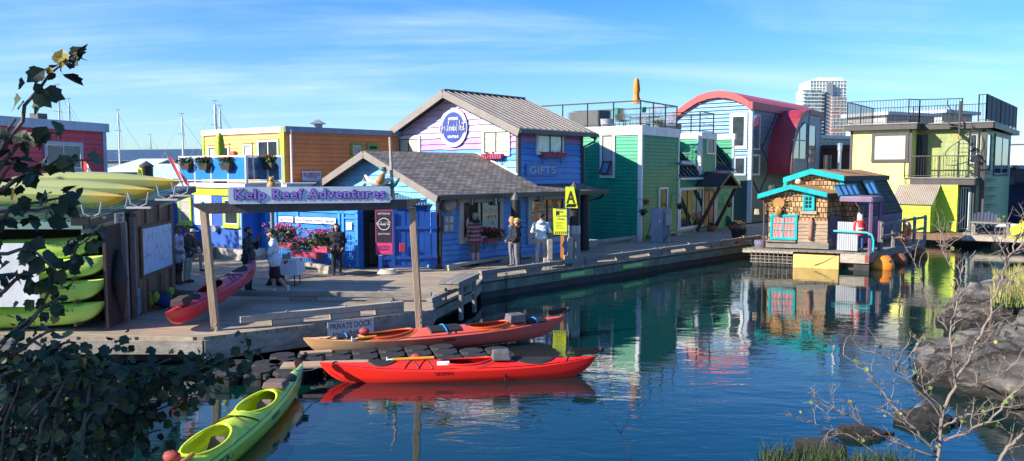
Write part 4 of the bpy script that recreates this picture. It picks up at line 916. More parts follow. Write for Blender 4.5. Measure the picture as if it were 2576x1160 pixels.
# ================================================================ background left sheds and marina
t=thing('boat_shed','long shed with a dark blue ribbed metal roof behind the marina','shed',D(400,450,75))
W=Wall(D(255,450,76),D(520,450,72));zr=W.hit(400,377,-4)[1];ze=W.hit(400,405)[1]
MB().box(W,-8,W.L+12,0,ze,-9,0).build('wall',[M('slate_wall',(.12,.17,.22),.7)],t)
mb=MB();mb.prism([W.w(-8,ze,.3),W.w(W.L+12,ze,.3),W.w(W.L+12,zr,-5),W.w(-8,zr,-5)],(0,0,.08));mb.prism([W.w(-8,zr,-5),W.w(W.L+12,zr,-5),W.w(W.L+12,ze,-10),W.w(-8,ze,-10)],(0,0,.08));mb.build('roof',[Mcorr('navy_seam',(.05,.09,.14),pitch=.5,rough=.45,sharp=True,dist=.05)],t)
t=thing('white_roof_shed','low shed with a white ribbed metal roof behind the red house','shed',D(310,450,48))
W=Wall(D(262,440,48),D(352,440,47));ze=W.hit(310,433)[1];zr=W.hit(310,402,-3)[1]
MB().box(W,0,W.L,0,ze,-5,0).build('wall',[M('shed_teal',(.06,.22,.32),.6)],t)
mb=MB();mb.prism([W.w(-.2,ze,.3),W.w(W.L+.4,ze,.3),W.w(W.L-.6,zr,-3),W.w(-.2,zr,-3)],(0,0,.06));mb.build('roof',[Mcorr('white_seam',(.6,.62,.66),pitch=.3,rough=.4,sharp=True)],t)
t=thing('glass_deck_house','pale house with white framed glass deck screens behind the B sign','house',D(400,450,46))
W=Wall(D(355,450,46),D(448,450,44))
MB().box(W,0,W.L,0,3.1,-4,-.8).build('wall',[M('pale_house',(.4,.47,.55),.6)],t)
railing(t,[W.w(0,3.0,0),W.w(W.L,3.0,0)],1.15,white,picket=False,post=1.2,panel=Mglass('screen_glass',(.2,.3,.38)))
MB().box(W,-.1,W.L+.1,2.9,3.0,-4,.1).build('deck',[offw],t)
for k in range(3): window(W,t,(.25+k*.9,.85+k*.9,1.2,2.6),white,gdark,fw=.06)
# B pile sign
g=G(368,470,.6);Yb=26.
pl=D(368,410,Yb);t=thing('steel_pile','black pile with pointed cap beside the yellow B sign','pile',(pl.x,pl.y,-1),'black piles that hold the docks')
mb=MB();mb.lathe((pl.x,pl.y,-1),[(.2,0),(.2,D(0,420,Yb).z+1)],18);mb.build('shaft',[MATS['pile_black']],t,smooth=40)
MB().lathe((pl.x,pl.y,D(0,420,Yb).z),[(.22,0),(.22,.05),(.001,.2)],18).build('cap',[MATS['pile_cap']],t)
Wb=Wall(D(346,440,Yb-.3),D(360,440,Yb-.3));mb=MB();z0=Wb.hit(350,449)[1];z1=Wb.hit(350,422)[1];mb.prism([Wb.w(.02,z0,0),Wb.w(Wb.L,z0,0),Wb.w(Wb.L-.03,z1,0),Wb.w(0,z1,0)],Wb.n.to_3d()*.015);o=mb.build('letter_sign',[ylw]);tag(o,'small yellow plate with a letter B behind the roof kayaks','sign')
text('B',Wb,Wb.L/2,(z0+z1)/2+.01,Wb.L*.6,.2,sblack,o,.018,bold=.02,depth=.004)
# sailboats, masts seen over the roofs
hullw=M('hull_white',(.7,.7,.7),.3,.05)
def sailboat(px_,pyt,Y,label,furl=False,boom=True):
    tp=D(px_,pyt,Y);x=tp.x;t=thing('sailboat',label,'sailboat',(x,Y,0),'sailboats moored in the marina')
    mb=MB();N=8;V=[];Lh=9.;
    for i in range(N+1):
        f=i/N;w_=1.35*sin(pi*min(1,.12+f*.88))**.6 if i<N else .02
        for (a,z) in((-1,1.1+.3*f*f),(-.7,.2),(0,-.4),(.7,.2),(1,1.1+.3*f*f)): V.append((x+(f-.45)*Lh,Y+a*w_,z))
    Fc=[(i*5+j,i*5+j+1,i*5+j+6,i*5+j+5) for i in range(N) for j in range(4)]+[(i*5+4,i*5,i*5+5,i*5+9) for i in range(N)]+[(0,1,2,3,4)]
    mb.add(V,Fc);mb.build('hull',[hullw],t,smooth=40)
    MB().xbox((x-.3,Y,1.2),(3.6,1.6,.6),0,0,.8).build('cabin',[hullw],t)
    mb=MB();r=.085 if not furl else .11
    mb.tube([(x,Y,1.2),(x,Y,tp.z)],[r,r*.8],8);mb.build('mast',[M('mast_white',(.7,.7,.68),.35,.05)],t,smooth=40)
    mb=MB()
    for fz in(.55,.8): z=1.2+(tp.z-1.2)*fz;mb.tube([(x-.1,Y-.7,z),(x+.05,Y,z+.05),(x-.1,Y+.7,z)],.02,4)
    mb.build('spreader',[alu],t)
    mb=MB()
    for dx,dy in((4.6,0),(-3.8,0),(.2,1.3),(.2,-1.3)): mb.tube([(x,Y,tp.z-.15),(x+dx,Y+dy,1.3)],.012,3)
    mb.build('rigging',[steel],t)
    mb=MB();mb.tube([(x,Y,tp.z),(x,Y,tp.z+.35)],.015,4);mb.tube([(x-.25,Y,tp.z+.3),(x+.2,Y,tp.z+.3)],.015,4);mb.build('wind_vane',[dgrey],t)
    if boom: MB().tube([(x,Y,2.4),(x-3.6,Y,2.5)],[.16,.1],8).build('boom',[M('sail_cover',(.03,.08,.25),.7)],t)
for a in((146,222,60,'tall white mast rising above the left end of the red house, leftmost of the masts'),(173,258,62,'white mast second from the left above the red house roof'),(297,285,70,'white mast above the blue ribbed roof just right of the red house'),(378,345,95,'small distant mast above the blue ribbed roof'),(458,295,66,'white mast between the right flag and the orange house')): sailboat(*a)
sailboat(541,264,58,'thick white furled mast rising behind the yellow facade',True);sailboat(553,274,64,'thin white mast beside the thick one behind the yellow facade')
# ================================================================ orange house
OA=G(436,640,.6);WO=Wall(OA,d=(cos(radians(24)),-sin(radians(24))))
# choose facade direction roughly parallel to the gift shop gable
WO=Wall(G(430,641,.6)+Vector((0,.6,0)),d=(cos(radians(35)),-sin(radians(35))))
sR=WO.hit(609,560)[0];sL=WO.hit(426,560)[0]
oh=thing('orange_house','two storey house with a yellow orange upper front, orange side and blue ground floor','house',WO.w(3,0,-3))
zc=WO.hit(500,490)[1];zl=WO.hit(500,472)[1];zd=WO.hit(540,461)[1]
blu=M('cobalt_wall',(.03,.11,.48),.5,.12);lim=M('lime_trim',(.45,.68,.04),.5,.08);yo=M('yellow_siding',(.85,.5,.14),.5,.08);ora=M('orange_siding',(.66,.21,.05),.5,.12);ow=M('float_beige',(.5,.48,.42),.7,.15,dirt=.3)
zb=1.0
MB().box(WO,sL,sR,zb,zl+.0,-6,0).build('wall',[blu],oh)
trim(WO,oh,[(sL,sR+.02,zc,zl)],lim,'lime_band',-.1,.05)
trim(WO,oh,[(sR-.14,sR+.03,zb,zc)],M('steel_blue_trim',(.25,.4,.6),.5),'corner_trim');trim(WO,oh,[(sL-.03,sL+.06,zb,zc)],lim,'lime_corner')
MB().box(WO,sL-.2,sR+.3,.35,zb-.01,-6.2,.25).build('float',[ow],oh)
for k in (.2,.45): pass
a=WO.pr(451,497,484,564);window(WO,oh,a,lim,gblind,fw=.09,bars=(.5,),inner=white,sill=lim)
a=WO.pr(564,497,604,570);window(WO,oh,a,lim,gdark,fw=.09,bars=(.5,),inner=white,sill=lim)
a=WO.pr(491,487,534,566);o=flat_sign(WO,a,swhite,'wall_poster','white poster with a round bird emblem on the blue ground floor wall','sign',.01,.02)
c=((a[0]+a[1])/2,(a[2]+a[3])/2);disc(WO,c[0],c[1]+.05,.26,.031,.036).build('emblem',[M('poster_blue',(.15,.4,.65),.5)],o)
mb=MB();mb.ball(WO.w(c[0],c[1]+.1,.04),.07,sq=(1.6,.3,.8));mb.tube([WO.w(c[0],c[1]+.15,.05),WO.w(c[0]+.06,c[1]+.28,.05)],[.05,.03],6);mb.build('bird',[sblack],o)
text('PUFFIN COVE' if 0 else 'COFFEE',WO,c[0],c[1]-.42,.6,.09,M('poster_grey',(.3,.3,.35),.5),o,.034,depth=.002)
mb=MB();p=WO.hit(547,575);mb.tube([WO.w(p[0],p[1],0),WO.w(p[0],p[1],.16)],[.13,.13],12);mb.build('vent_round',[steel],oh)
# recessed right part of ground floor + lime strip
Wq=Wall(WO.w(sR,0,-.9),WO.w(sR+2.9,0,-.9));MB().box(Wq,0,Wq.L,zb,zl,-.3,0).build('wall',[blu],oh)
sl=Wq.hit(629,560)[0];trim(Wq,oh,[(sl-.12,sl+.12,zb,zl)],lim,'lime_corner');
MB().box(Wq,-.1,Wq.L,.35,zb-.01,-1,.1).build('float',[ow],oh)
# deck + railing
s2=WO.hit(623,461)[0]
sdk=WO.hit(704,455,-.9)[0]
mb=MB();mb.box(WO,sL-.1,s2,zl+.01,zd,-6,.12);mb.box(WO,s2,sdk+.3,zl+.01,zd,-6,-.95);mb.build('deck',[offw],oh)
pb=Mglass('blue_panel_glass',(.03,.22,.62),rough=.15,var=.1)
rl=railing(oh,[WO.w(WO.hit(455,461)[0],zd,.05),WO.w(s2-.03,zd,.05)],.98,white,picket=False,post=1.05,panel=pb,toph=.06)
rl2=railing(oh,[WO.w(s2-.03,zd,0),WO.w(s2-.03,zd,-.9),WO.w(sdk+.15,zd,-.9)],.98,white,picket=False,post=.9,panel=Mglass('clear_panel',(.04,.1,.2)))
# upper storey
upd=2.4
WU=Wall(WO.w(0,0,-upd),WO.w(5,0,-upd));u0=WU.hit(514,400)[0];u1=WU.hit(713,400)[0];zt=(WU.hit(514,331)[1]+WU.hit(709,316)[1])/2
siding(WU,u0,u1,zd,zt-.22,[yo],None,oh,bh=.17)
trim(WU,oh,[(u0-.06,u1+.0,zt-.22,zt)],white,'fascia',-.1,.08);trim(WU,oh,[(u1-.14,u1+.1,zb,zt)],lim,'lime_corner',-.1,.05);trim(WU,oh,[(u0-.06,u0+.06,zd,zt-.22)],lim,'lime_corner')
WX=Wall(WU.w(u1+.1,0,0),d=(sin(radians(44)),cos(radians(44))));xl=WX.hit(1000,350)[0]
siding(WX,0,xl,.6,zt-.2,[ora],None,oh,bh=.17)
trim(WX,oh,[(-.02,xl+.2,zt-.2,zt+.02)],M('slate_blue_trim',(.18,.25,.34),.5),'fascia',-.1,.1);
mb=MB();P=[WU.w(u0,zt-.05,0),WU.w(u1,zt-.05,0),WX.w(xl,zt-.05,0),WU.w(u0,zt-.05,-7)];mb.prism(P,(0,0,.04));mb.build('roof',[dgrey],oh)
mb=MB();mb.tube([WX.w(.2,zt-.1,.12),WX.w(.2,zd-.3,.12)],.04,8);mb.build('downpipe',[white],oh,smooth=40)
def wU(x0,y0,x1,y1,g,**k):
    a=cr(WU,cC,x0,y0,x1,y1);window(WU,oh,a,white,g,fw=.07,**k)
wU(430,340,500,470,gcurt,inner=dgrey);wU(527,340,590,470,gdark,inner=dgrey);wU(697,325,765,470,gblind);
a=cr(WU,cC,808,292,968,470);window(WU,oh,(a[0],a[1],zd+.02,a[3]),white,gdark,fw=.08,mull=(.5,),name='patio_door')
for q_ in(cr(WU,cC,420,318,592,330),cr(WU,cC,686,308,768,318),cr(WU,cC,800,270,974,286)): trim(WU,oh,[q_],yo,'head_trim',0,.06)
a=cr(WU,cC,603,378,642,440);mb=MB();mb.box(WU,a[0],a[1],a[2],a[3],.02,.15);mb.build('red_wall_box',[M('red_box',(.5,.12,.08),.5)],oh)
def onX(x0,y0,x1,y1): return cr(WX,cE,x0,y0,x1,y1)
window(WX,oh,onX(347,318,436,420),M('green_window_trim',(.12,.28,.04),.5),gsky,fw=.1,inner=white);window(WX,oh,onX(470,318,560,385),MATS['green_window_trim'],gdark,fw=.12)
a=cr(WX,cC,1134,527,1278,606);o=flat_sign(WX,a,M('bb_board',(.42,.5,.62),.5),'bed_and_breakfast_sign','pale blue sign reading Bed & Breakfast on the orange side wall','sign',.04,.03)
text('BED & BREAKFAST',WX,(a[0]+a[1])/2,(a[2]+a[3])/2+.05,(a[1]-a[0])*.9,.15,M('bb_ink',(.25,.03,.05),.5),o,.072,bold=.02,depth=.003);text('FLOATING',WX,(a[0]+a[1])/2,a[3]-.1,(a[1]-a[0])*.3,.06,M('bb_ink2',(.1,.1,.2),.5),o,.072,depth=.003);text('779-678-6300',WX,(a[0]+a[1])/2,a[2]+.15,(a[1]-a[0])*.5,.07,MATS['bb_ink2'],o,.072,depth=.003)
# chimney cowl
p=WX.hit(800,316,-2);g=WX.w(p[0],zt,-2);t_=MB();t_.xbox((g.x,g.y,zt),(.3,.3,.3),.5);t_.add([(g.x-.3,g.y-.3,zt+.3),(g.x+.3,g.y-.3,zt+.3),(g.x+.3,g.y+.3,zt+.3),(g.x-.3,g.y+.3,zt+.3),(g.x,g.y,zt+.5)],[(0,1,4),(1,2,4),(2,3,4),(3,0,4),(3,2,1,0)]);t_.build('chimney',[steel],oh)
# deck things
up=WO.w(WO.hit(555,440,-.6)[0],zd,-.6)
def umbrella(base,h,label,col,stand=True):
    t=thing('closed_umbrella',label,'umbrella',base);b_=Vector(base)
    MB().tube([b_,b_+Vector((0,0,h))],.025,8).build('pole',[alu],t)
    mb=MB();prof=[(.001,h+.06),(.05,h),(.1,h-.1),(.12,h-.3),(.15,h-.62),(.115,h-.8),(.12,h-.95),(.19,h-1.2),(.2,h-1.3)]
    V=[];n=20
    for r,z in prof:
        for j in range(n): q=2*pi*j/n;rr=r*(1+.28*(1 if j%2 else -1)*(.3 if r<.06 else 1));V.append((b_.x+rr*cos(q),b_.y+rr*sin(q),b_.z+z))
    Fc=[(i*n+j,i*n+(j+1)%n,(i+1)*n+(j+1)%n,(i+1)*n+j) for i in range(len(prof)-1) for j in range(n)]
    mb.add(V,Fc);mb.build('canopy',[col],t,smooth=True)
    MB().tube([b_+Vector((.115*cos(q),.115*sin(q),h-.8)) for q in [i*pi/6 for i in range(12)]],.02,5,closed=True).build('tie_strap',[col],t)
    MB().lathe(b_,[(.25,0),(.25,.06),(.05,.1)],12).build('stand',[dgrey],t)
    return t
zu=WO.hit(555,336,-.6)[1];umbrella(up,zu-zd,'closed lime green umbrella on the orange house deck',M('lime_canvas',(.4,.5,.04),.7,.2))
def deckbox(x,y,label,col,seed,n=260):
    p=WO.hit(x,y,.1);s,z=p;t=thing('planter_box',label,'planter',WO.w(s,z-.1,.15),'planters hung on the deck rail of the orange house')
    mb=MB();mb.hexa([WO.w(s-.2,z-.25,.25),WO.w(s+.2,z-.25,.25),WO.w(s+.2,z-.25,.08),WO.w(s-.2,z-.25,.08),WO.w(s-.33,z,.3),WO.w(s+.33,z,.3),WO.w(s+.33,z,.07),WO.w(s-.33,z,.07)]);mb.build('box',[M('planter_dark',(.05,.035,.03),.7)],t)
    flowers(t,WO.w(s,z+.08,.18),(.32,.12,.14),n,leafg,col,seed)
deckbox(474,411,'dark planter of green leaves at the left end of the blue glass rail',None,1);deckbox(519,411,'dark planter of purple flowers on the blue glass rail',M('purple_blossom',(.25,.03,.12),.7,.3),2,320);deckbox(575,411,'dark planter of small orange plants beside the lime umbrella',M('orange_blossom',(.5,.12,.04),.7),3);
p=WO.hit(676,409,-.8);s,z=p;t=thing('planter_box','dark planter of red leaves on the right end of the deck rail','planter',WO.w(s,z-.1,-.75),'planters hung on the deck rail of the orange house')
mb=MB();mb.box(WO,s-.3,s+.3,z-.25,z,-.86,-.68);mb.build('box',[MATS['planter_dark']],t);flowers(t,WO.w(s,z+.1,-.77),(.3,.12,.15),300,leafg,M('orange_blossom',0),7)
# bear
bp_=D(683,466,23.6);bt=M('bear_gold',(.5,.3,.08),.6,.2);t=thing('carved_bear','small golden brown carved bear behind the top of the long sign','sculpture',bp_)
mb=MB();mb.tube([bp_+Vector((0,0,-.15)),bp_+Vector((0,0,.02)),bp_+Vector((0,0,.13))],[.13,.14,.08],10);mb.ball(bp_+Vector((0,0,.17)),.085);mb.ball(bp_+Vector((0,-.08,.15)),.035);mb.build('body',[bt],t,smooth=True)
mb=MB();[mb.ball(bp_+Vector((d*.06,0,.25)),.025,nu=6,nv=4) for d in(-1,1)];mb.build('ears',[bt],t)
WKs=Wall(bp_+Vector((-.3,0,0)),bp_+Vector((.3,0,0)));MB().lathe((bp_.x,bp_.y+.0,.6),[(.06,0),(.06,bp_.z-.6)],8).build('pole',[wood],t)
# ================================================================ green house
GA=G(1610,606);GB=G(1843,568);WGR=Wall(GA,GB)
gh=thing('green_house','two storey green board house with white trim and glass railed roof decks','house',WGR.w(5,0,-3))
gre=M('green_siding_shaded',(.035,.27,.1),.5,.2);greL=M('green_siding_sunlit',(.003,.31,.17),.5,.18)  # one siding in two tones, for its shaded and its sunlit faces
Gu=lambda s,v,z:WGR.w(s,z,-v)
s1=WGR.hit(1706,450)[0];s2=WGR.hit(*dA(925,500))[0];s3=WGR.hit(*dA(1020,500))[0];s4=WGR.hit(*dA(1136,700))[0];zT=5.86
ze=WGR.hit(*dA(860,662))[1]
WGL=Wall(Gu(0,7.,0),Gu(0,0,0))
siding(WGL,0,7,.55,zT-.4,[greL],None,gh,bh=.165);siding(WGR,0,s1,.55,zT-.4,[gre],None,gh,bh=.165,seed=2)
mb=MB();mb.box(WGL,-.05,7.05,zT-.42,zT,-.1,.07);mb.box(WGR,-.07,s1+.05,zT-.42,zT-.0,-.1,.072);mb.build('fascia',[white],gh)
mb=MB();mb.prism([Gu(0,0,zT-.1),Gu(s1,0,zT-.1),Gu(s1,7,zT-.1),Gu(0,7,zT-.1)],(0,0,.06));mb.build('roof_deck',[dgrey],gh)
trim(WGL,gh,[(6.87,7.06,.6,zT-.42)],white,'corner_trim',-.05,.04);trim(WGR,gh,[(-.06,.13,.6,zT-.42),(s1-.1,s1+.03,ze,zT-.42)],white,'corner_trim',-.05,.041)
# front cube far side wall
Wf=Wall(Gu(s1,0,0),Gu(s1,7,0));siding(Wf,0,7,ze,zT-.4,[gre],None,gh,bh=.165)
# ground floor strip
siding(WGR,s1,s4,.55,ze,[gre],None,gh,bh=.165,seed=4)
zc2=WGR.hit(*dA(975,372))[1]
# second cube
W5=Wall(Gu(s2,5,0),Gu(s2,0,0));siding(W5,0,5,ze-.1,zc2-.3,[greL],None,gh,bh=.165);siding(WGR,s2,s3,ze,zc2-.3,[gre],None,gh,bh=.165,base=.003)
W6=Wall(Gu(s3,0,0),Gu(s3,5,0));siding(W6,0,5,ze-.1,zc2-.3,[gre],None,gh,bh=.165)
mb=MB();mb.box(WGR,s2-.06,s3+.06,zc2-.32,zc2,-5,.08);mb.build('fascia',[white],gh)
trim(W5,gh,[(4.85,5.05,ze,zc2-.32)],white,'corner_trim',-.05,.045);trim(WGR,gh,[(s2-.05,s2+.12,ze,zc2-.32),(s3-.08,s3+.04,ze,zc2-.32)],white,'corner_trim',-.05,.05)
a=cr(WGR,dA,962,398,1012,510);window(WGR,gh,a,white,gdark,fw=.08,base=.02)
# third piece (lit return wall far right)
W7=Wall(Gu(s4,4,0),Gu(s4,0,0));zc3=WGR.hit(*dA(1135,375))[1];siding(W7,0,4,ze,zc3-.3,[greL],None,gh,bh=.165);mb=MB();mb.box(W7,-.0,4.08,zc3-.32,zc3,-.2,.08);mb.build('fascia',[white],gh)
siding(WGR,s3,s4,ze,ze+.3,[gre],None,gh,bh=.165)
W8=Wall(Gu(s4,0,0),Gu(s4,5,0));siding(W8,0,5,.55,zc3-.3,[gre],None,gh,bh=.165)
trim(WGR,gh,[(s4-.12,s4+.05,.6,zc3-.32)],white,'corner_trim',-.05,.05);trim(WGR,gh,[(s1-.03,s1+.1,.6,ze)],white,'corner_trim',-.05,.05)
# sloped ribbed roofs
ribm=Mcorr('green_black_seam',(.03,.045,.042),pitch=.42,rough=.3,metal=.3,sharp=True,dist=.04)
for (q0,q1,x,y,zz) in((s1+.02,s2-.02,780,470,ze),(s3+.02,s4-.02,1022,400,ze+.3)):
    Wn=W5 if q0<s2 else W7;p=hc(Wn,dA,x,y);v1=(5 if Wn is W5 else 4)-p[0];v1=min(max(v1,1.5),4.9);zt_=p[1]
    mb=MB();P=[Gu(q0,-.1,zz),Gu(q1,-.1,zz),Gu(q1,v1,zt_),Gu(q0,v1,zt_)];mb.prism(P,(0,0,.05))
    n=5
    for k in range(n+1): s=q0+(q1-q0)*k/n;mb.beam(Gu(s,-.1,zz+.09),Gu(s,v1,zt_+.09),.05,.09)
    mb.build('sloped_roof',[ribm],gh)
    MB().box(WGR,q0-.02,q1+.2,zz-.1,zz+.0,.02,.17).build('gutter',[white],gh)
    mb=MB();mb.prism([Gu(q0,v1+.1,ze),Gu(q1,v1+.1,ze),Gu(q1,v1+.1,zT-.5),Gu(q0,v1+.1,zT-.5)],Vector((0,0,0))-WGR.n.to_3d()*.1);mb.build('back_wall',[greL],gh)
# windows
a=cr(WGL,eA,340,174,461,540);w_=window(WGL,gh,a,white,gblind,fw=.12,inner=black,bars=(.33,),base=.02)
p0,p1=a[0]+.2,a[1]-.2;zA=a[2]+.75;mb=MB()
mb.add([WGL.w(p0,zA,.08),WGL.w(p1,zA,.08),WGL.w(p1,a[2]+.2,.42),WGL.w(p0,a[2]+.2,.42)],[(0,1,2,3)]);o=mb.build('open_sash_glass',[gsky],w_,fixn=False)
mb=MB();P=[WGL.w(p0,zA,.07),WGL.w(p1,zA,.07),WGL.w(p1,a[2]+.2,.42),WGL.w(p0,a[2]+.2,.42)]
for i in range(4): mb.beam(P[i],P[(i+1)%4],.07,.05)
mb.build('open_sash',[black],w_)
a=cr(WGR,dA,648,725,705,960);window(WGR,gh,a,white,gdark,fw=.09,base=.02)
a=cr(WGR,dA,783,725,938,992);window(WGR,gh,a,white,Mglass('green_house_glass',(.02,.03,.028),rough=.03),fw=.13,inner=black,mull=(.3,.72),base=.02)
a2=cr(WGR,dA,848,895,882,972);mb=MB();c=((a2[0]+a2[1])/2,(a2[2]+a2[3])/2);hw=(a2[1]-a2[0])/2;hh=(a2[3]-a2[2])/2
mb.add([WGR.w(c[0],c[1]-hh,.055),WGR.w(c[0]+hw,c[1],.055),WGR.w(c[0],c[1]+hh,.055),WGR.w(c[0]-hw,c[1],.055)],[(0,1,2,3)]);o=mb.build('diamond_sign',[M('caution_yellow',(.5,.36,.05),.5)],gh,fixn=False)
mb=MB();mb.ball(WGR.w(c[0],c[1]+.02,.06),.09,sq=(1.3,.2,.7));mb.ball(WGR.w(c[0]+.1,c[1]+.12,.06),.04);mb.build('duck_silhouette',[sblack],gh)
# entrance door and porch
a=cr(WGR,dA,940,740,1008,1000);window(WGR,gh,(a[0],a[1],.75,a[3]),M('porch_brown',(.09,.045,.03),.6,.2),M('orange_door',(.45,.2,.08),.5),fw=.08,name='door',mull=(.5,))
mb=MB();mb.box(WGR,a[1]+.02,a[1]+.5,.75,a[3],.0,.05);mb.build('side_light',[M('lilac_white',(.45,.45,.55),.5)],gh)
brn=MATS['porch_brown'];pc=WGR.hit(*dA(1085,660),1.0)
s_a=WGR.hit(*dA(975,715),.6)[0];pz=WGR.hit(*dA(1045,730),1.2)[1]
po=MB();q0=s_a-.3;q1=s_a+2.6;zz=ze-.02
sc=(q0+q1)/2
for (sa_,sb_) in((q0,sc),(q1,sc)):
    po.prism([WGR.w(sa_,zz-.45,1.35),WGR.w(sb_,zz+.25,1.35),WGR.w(sb_,zz+.25,-.0),WGR.w(sa_,zz-.45,-.0)],(0,0,.08))
o=po.build('porch_roof',[M('porch_shingle',(.035,.03,.035),.8,.3,scale=8)],gh)
mb=MB();mb.beam(WGR.w(q0-.05,zz-.5,1.36),WGR.w(sc,zz+.22,1.36),.06,.14);mb.beam(WGR.w(q1+.05,zz-.5,1.36),WGR.w(sc,zz+.22,1.36),.06,.14);mb.beam(WGR.w(q0+.1,zz-.5,1.3),WGR.w(q1-.1,zz-.5,1.3),.12,.12)
for s in(q0+.15,q1-.2): mb.beam(WGR.w(s,.65,.1),WGR.w(s+.0,zz-.5,1.25),.14,.16)
mb.build('porch_frame',[brn],o)
# roof deck railing
rmb=black;clr=Mglass('rail_glass',(.3,.4,.5),rough=.02);gl,gnt,gb_=newmat('clear_glass');gb_.inputs['Base Color'].default_value=(.9,.97,.98,1);gb_.inputs['Transmission Weight'].default_value=1.;gb_.inputs['Roughness'].default_value=.02;gb_.inputs['IOR'].default_value=1.05;gb_.inputs['Alpha'].default_value=.35
h_=1.12
railing(gh,[Gu(.1,7,zT),Gu(.1,.1,zT),Gu(s1-.05,.1,zT),Gu(s1-.05,6,zT)],h_,rmb,picket=False,post=1.4,panel=gl,toph=.06,midrails=())
railing(gh,[Gu(s2+.1,4.5,zc2),Gu(s2+.1,.1,zc2),Gu(s3-.05,.1,zc2),Gu(s3-.05,4,zc2)],1.1,rmb,picket=False,post=1.4,toph=.05,midrails=(.45,.75))
# items on the roof deck
def on(x,y,z=zT,vmax=9): return G(x,y,z)
def deckpt(x,v,z=zT):   # deck point at depth v behind the front edge under picture column x
    s=WGR.hit(x,320,-v)[0];return Gu(s,v,z)
q=deckpt(1483,4.2);mb=MB();mb.xbox((q.x,q.y,zT),(2.3,.9,.95),-.95);tag(mb.build('storage_box',[M('grey_box',(.1,.1,.1),.6)],bevel=.02),'large dark grey storage box on the green house roof deck','storage box')
q=deckpt(1526,2.0);mb=MB();mb.lathe((q.x,q.y,zT),[(.2,0),(.28,.12),(.3,.36),(.32,.38),(.26,.38)],16);tag(mb.build('flower_pot',[white],smooth=40),'round white pot on the green roof deck beside the grey box','pot')
def dchair(q,rz,label,col):
    t=thing('deck_chair',label,'chair',q,'chairs on the green house roof deck')
    c_,s_=cos(rz),sin(rz);X=lambda x,y,z:(q.x+x*c_-y*s_,q.y+x*s_+y*c_,q.z+z)
    mb=MB();mb.prism([X(-.27,-.25,.42),X(.27,-.25,.42),X(.27,.25,.4),X(-.27,.25,.4)],(0,0,.03));mb.build('seat',[col],t)
    mb=MB();mb.prism([X(-.27,.25,.42),X(.27,.25,.42),X(.27,.42,1.1),X(-.27,.42,1.1)],(.03*-s_,.03*c_,0));mb.build('backrest',[col],t)
    for a_,b_ in((-.29,-.26),(.29,-.26),(-.29,.26),(.29,.26)): MB().tube([X(a_,b_,0),X(a_,b_*.95,.42)],.018,6).build('leg',[black],t)
    for a_ in(-.31,.31): MB().tube([X(a_,-.26,.42),X(a_,-.26,.66),X(a_,.34,.68)],.018,6).build('armrest',[black],t)
tanf=M('tan_mesh',(.26,.22,.18),.8);gryf=M('grey_mesh',(.3,.33,.38),.8)
dchair(deckpt(1566,2.4),.3,'tan mesh deck chair with its back to the railing on the green roof',tanf);dchair(deckpt(1640,1.6),-1.6,'pale grey deck chair seen side on at the green roof corner',gryf);dchair(deckpt(1618,4.2),2.8,'grey deck chair facing the viewer behind the roof table',gryf)
q=deckpt(1600,2.6);t=thing('roof_table','round glass table among the chairs on the green roof deck','table',q);MB().lathe((q.x,q.y,zT+.68),[(.5,0),(.5,.025)],24).build('tabletop',[gsky],t)
for k in range(4): MB().tube([(q.x+.4*cos(k*pi/2+.4),q.y+.4*sin(k*pi/2+.4),zT),(q.x+.3*cos(k*pi/2+.4),q.y+.3*sin(k*pi/2+.4),zT+.68)],.018,6).build('leg',[alu],t)
zu=D(1601,194,q.y).z;umbrella(Vector((D(1601,300,q.y).x,q.y+.05,zT)),zu-zT-.05,'closed orange umbrella standing on the green house roof deck',M('orange_canvas',(.75,.25,.02),.6,.15))
q=deckpt(1655,.6);t=thing('flower_pot','low planter of dusty pink flowers at the green roof corner','pot',q);MB().lathe(q,[(.2,0),(.24,.2),(.2,.21)],14).build('pot',[M('grey_pot',(.2,.2,.22),.6)],t);flowers(t,q+Vector((0,0,.3)),(.3,.3,.15),220,leafg,M('dusty_pink',(.45,.15,.2),.6),4)
for (x,v,lab,dz) in((1570-15,.2,'small green pot hanging on the roof rail above the white pot',.55),(1632-10,.2,'small green pot hanging on the roof rail by the umbrella',.6)):
    s=WGR.hit(x,300,-.0)[0] if x>1610 else 0;q=Gu(max(s,.1),.05,zT+dz) if x>1610 else WGL.w(WGL.hit(x if x<1610 else 1600,280)[0],zT+dz,.05)
    MBp=MB();MBp.lathe(q,[(.09,0),(.13,.24),(.1,.24)],12);tag(MBp.build('hanging_pot',[M('mint_pot',(.04,.35,.22),.5)],smooth=40),lab,'pot')
q=Gu((s2+s3)/2,2.2,zc2);mb=MB();mb.xbox((q.x,q.y,zc2+.12),(1.5,.6,.5),.9);[mb.xbox((q.x+dx,q.y+dy,zc2),(.08,.08,.12),.9) for dx,dy in((-.4,-.3),(.4,.3))];tag(mb.build('planter_trough',[black]),'dark trough on the small second roof deck of the green house','planter')
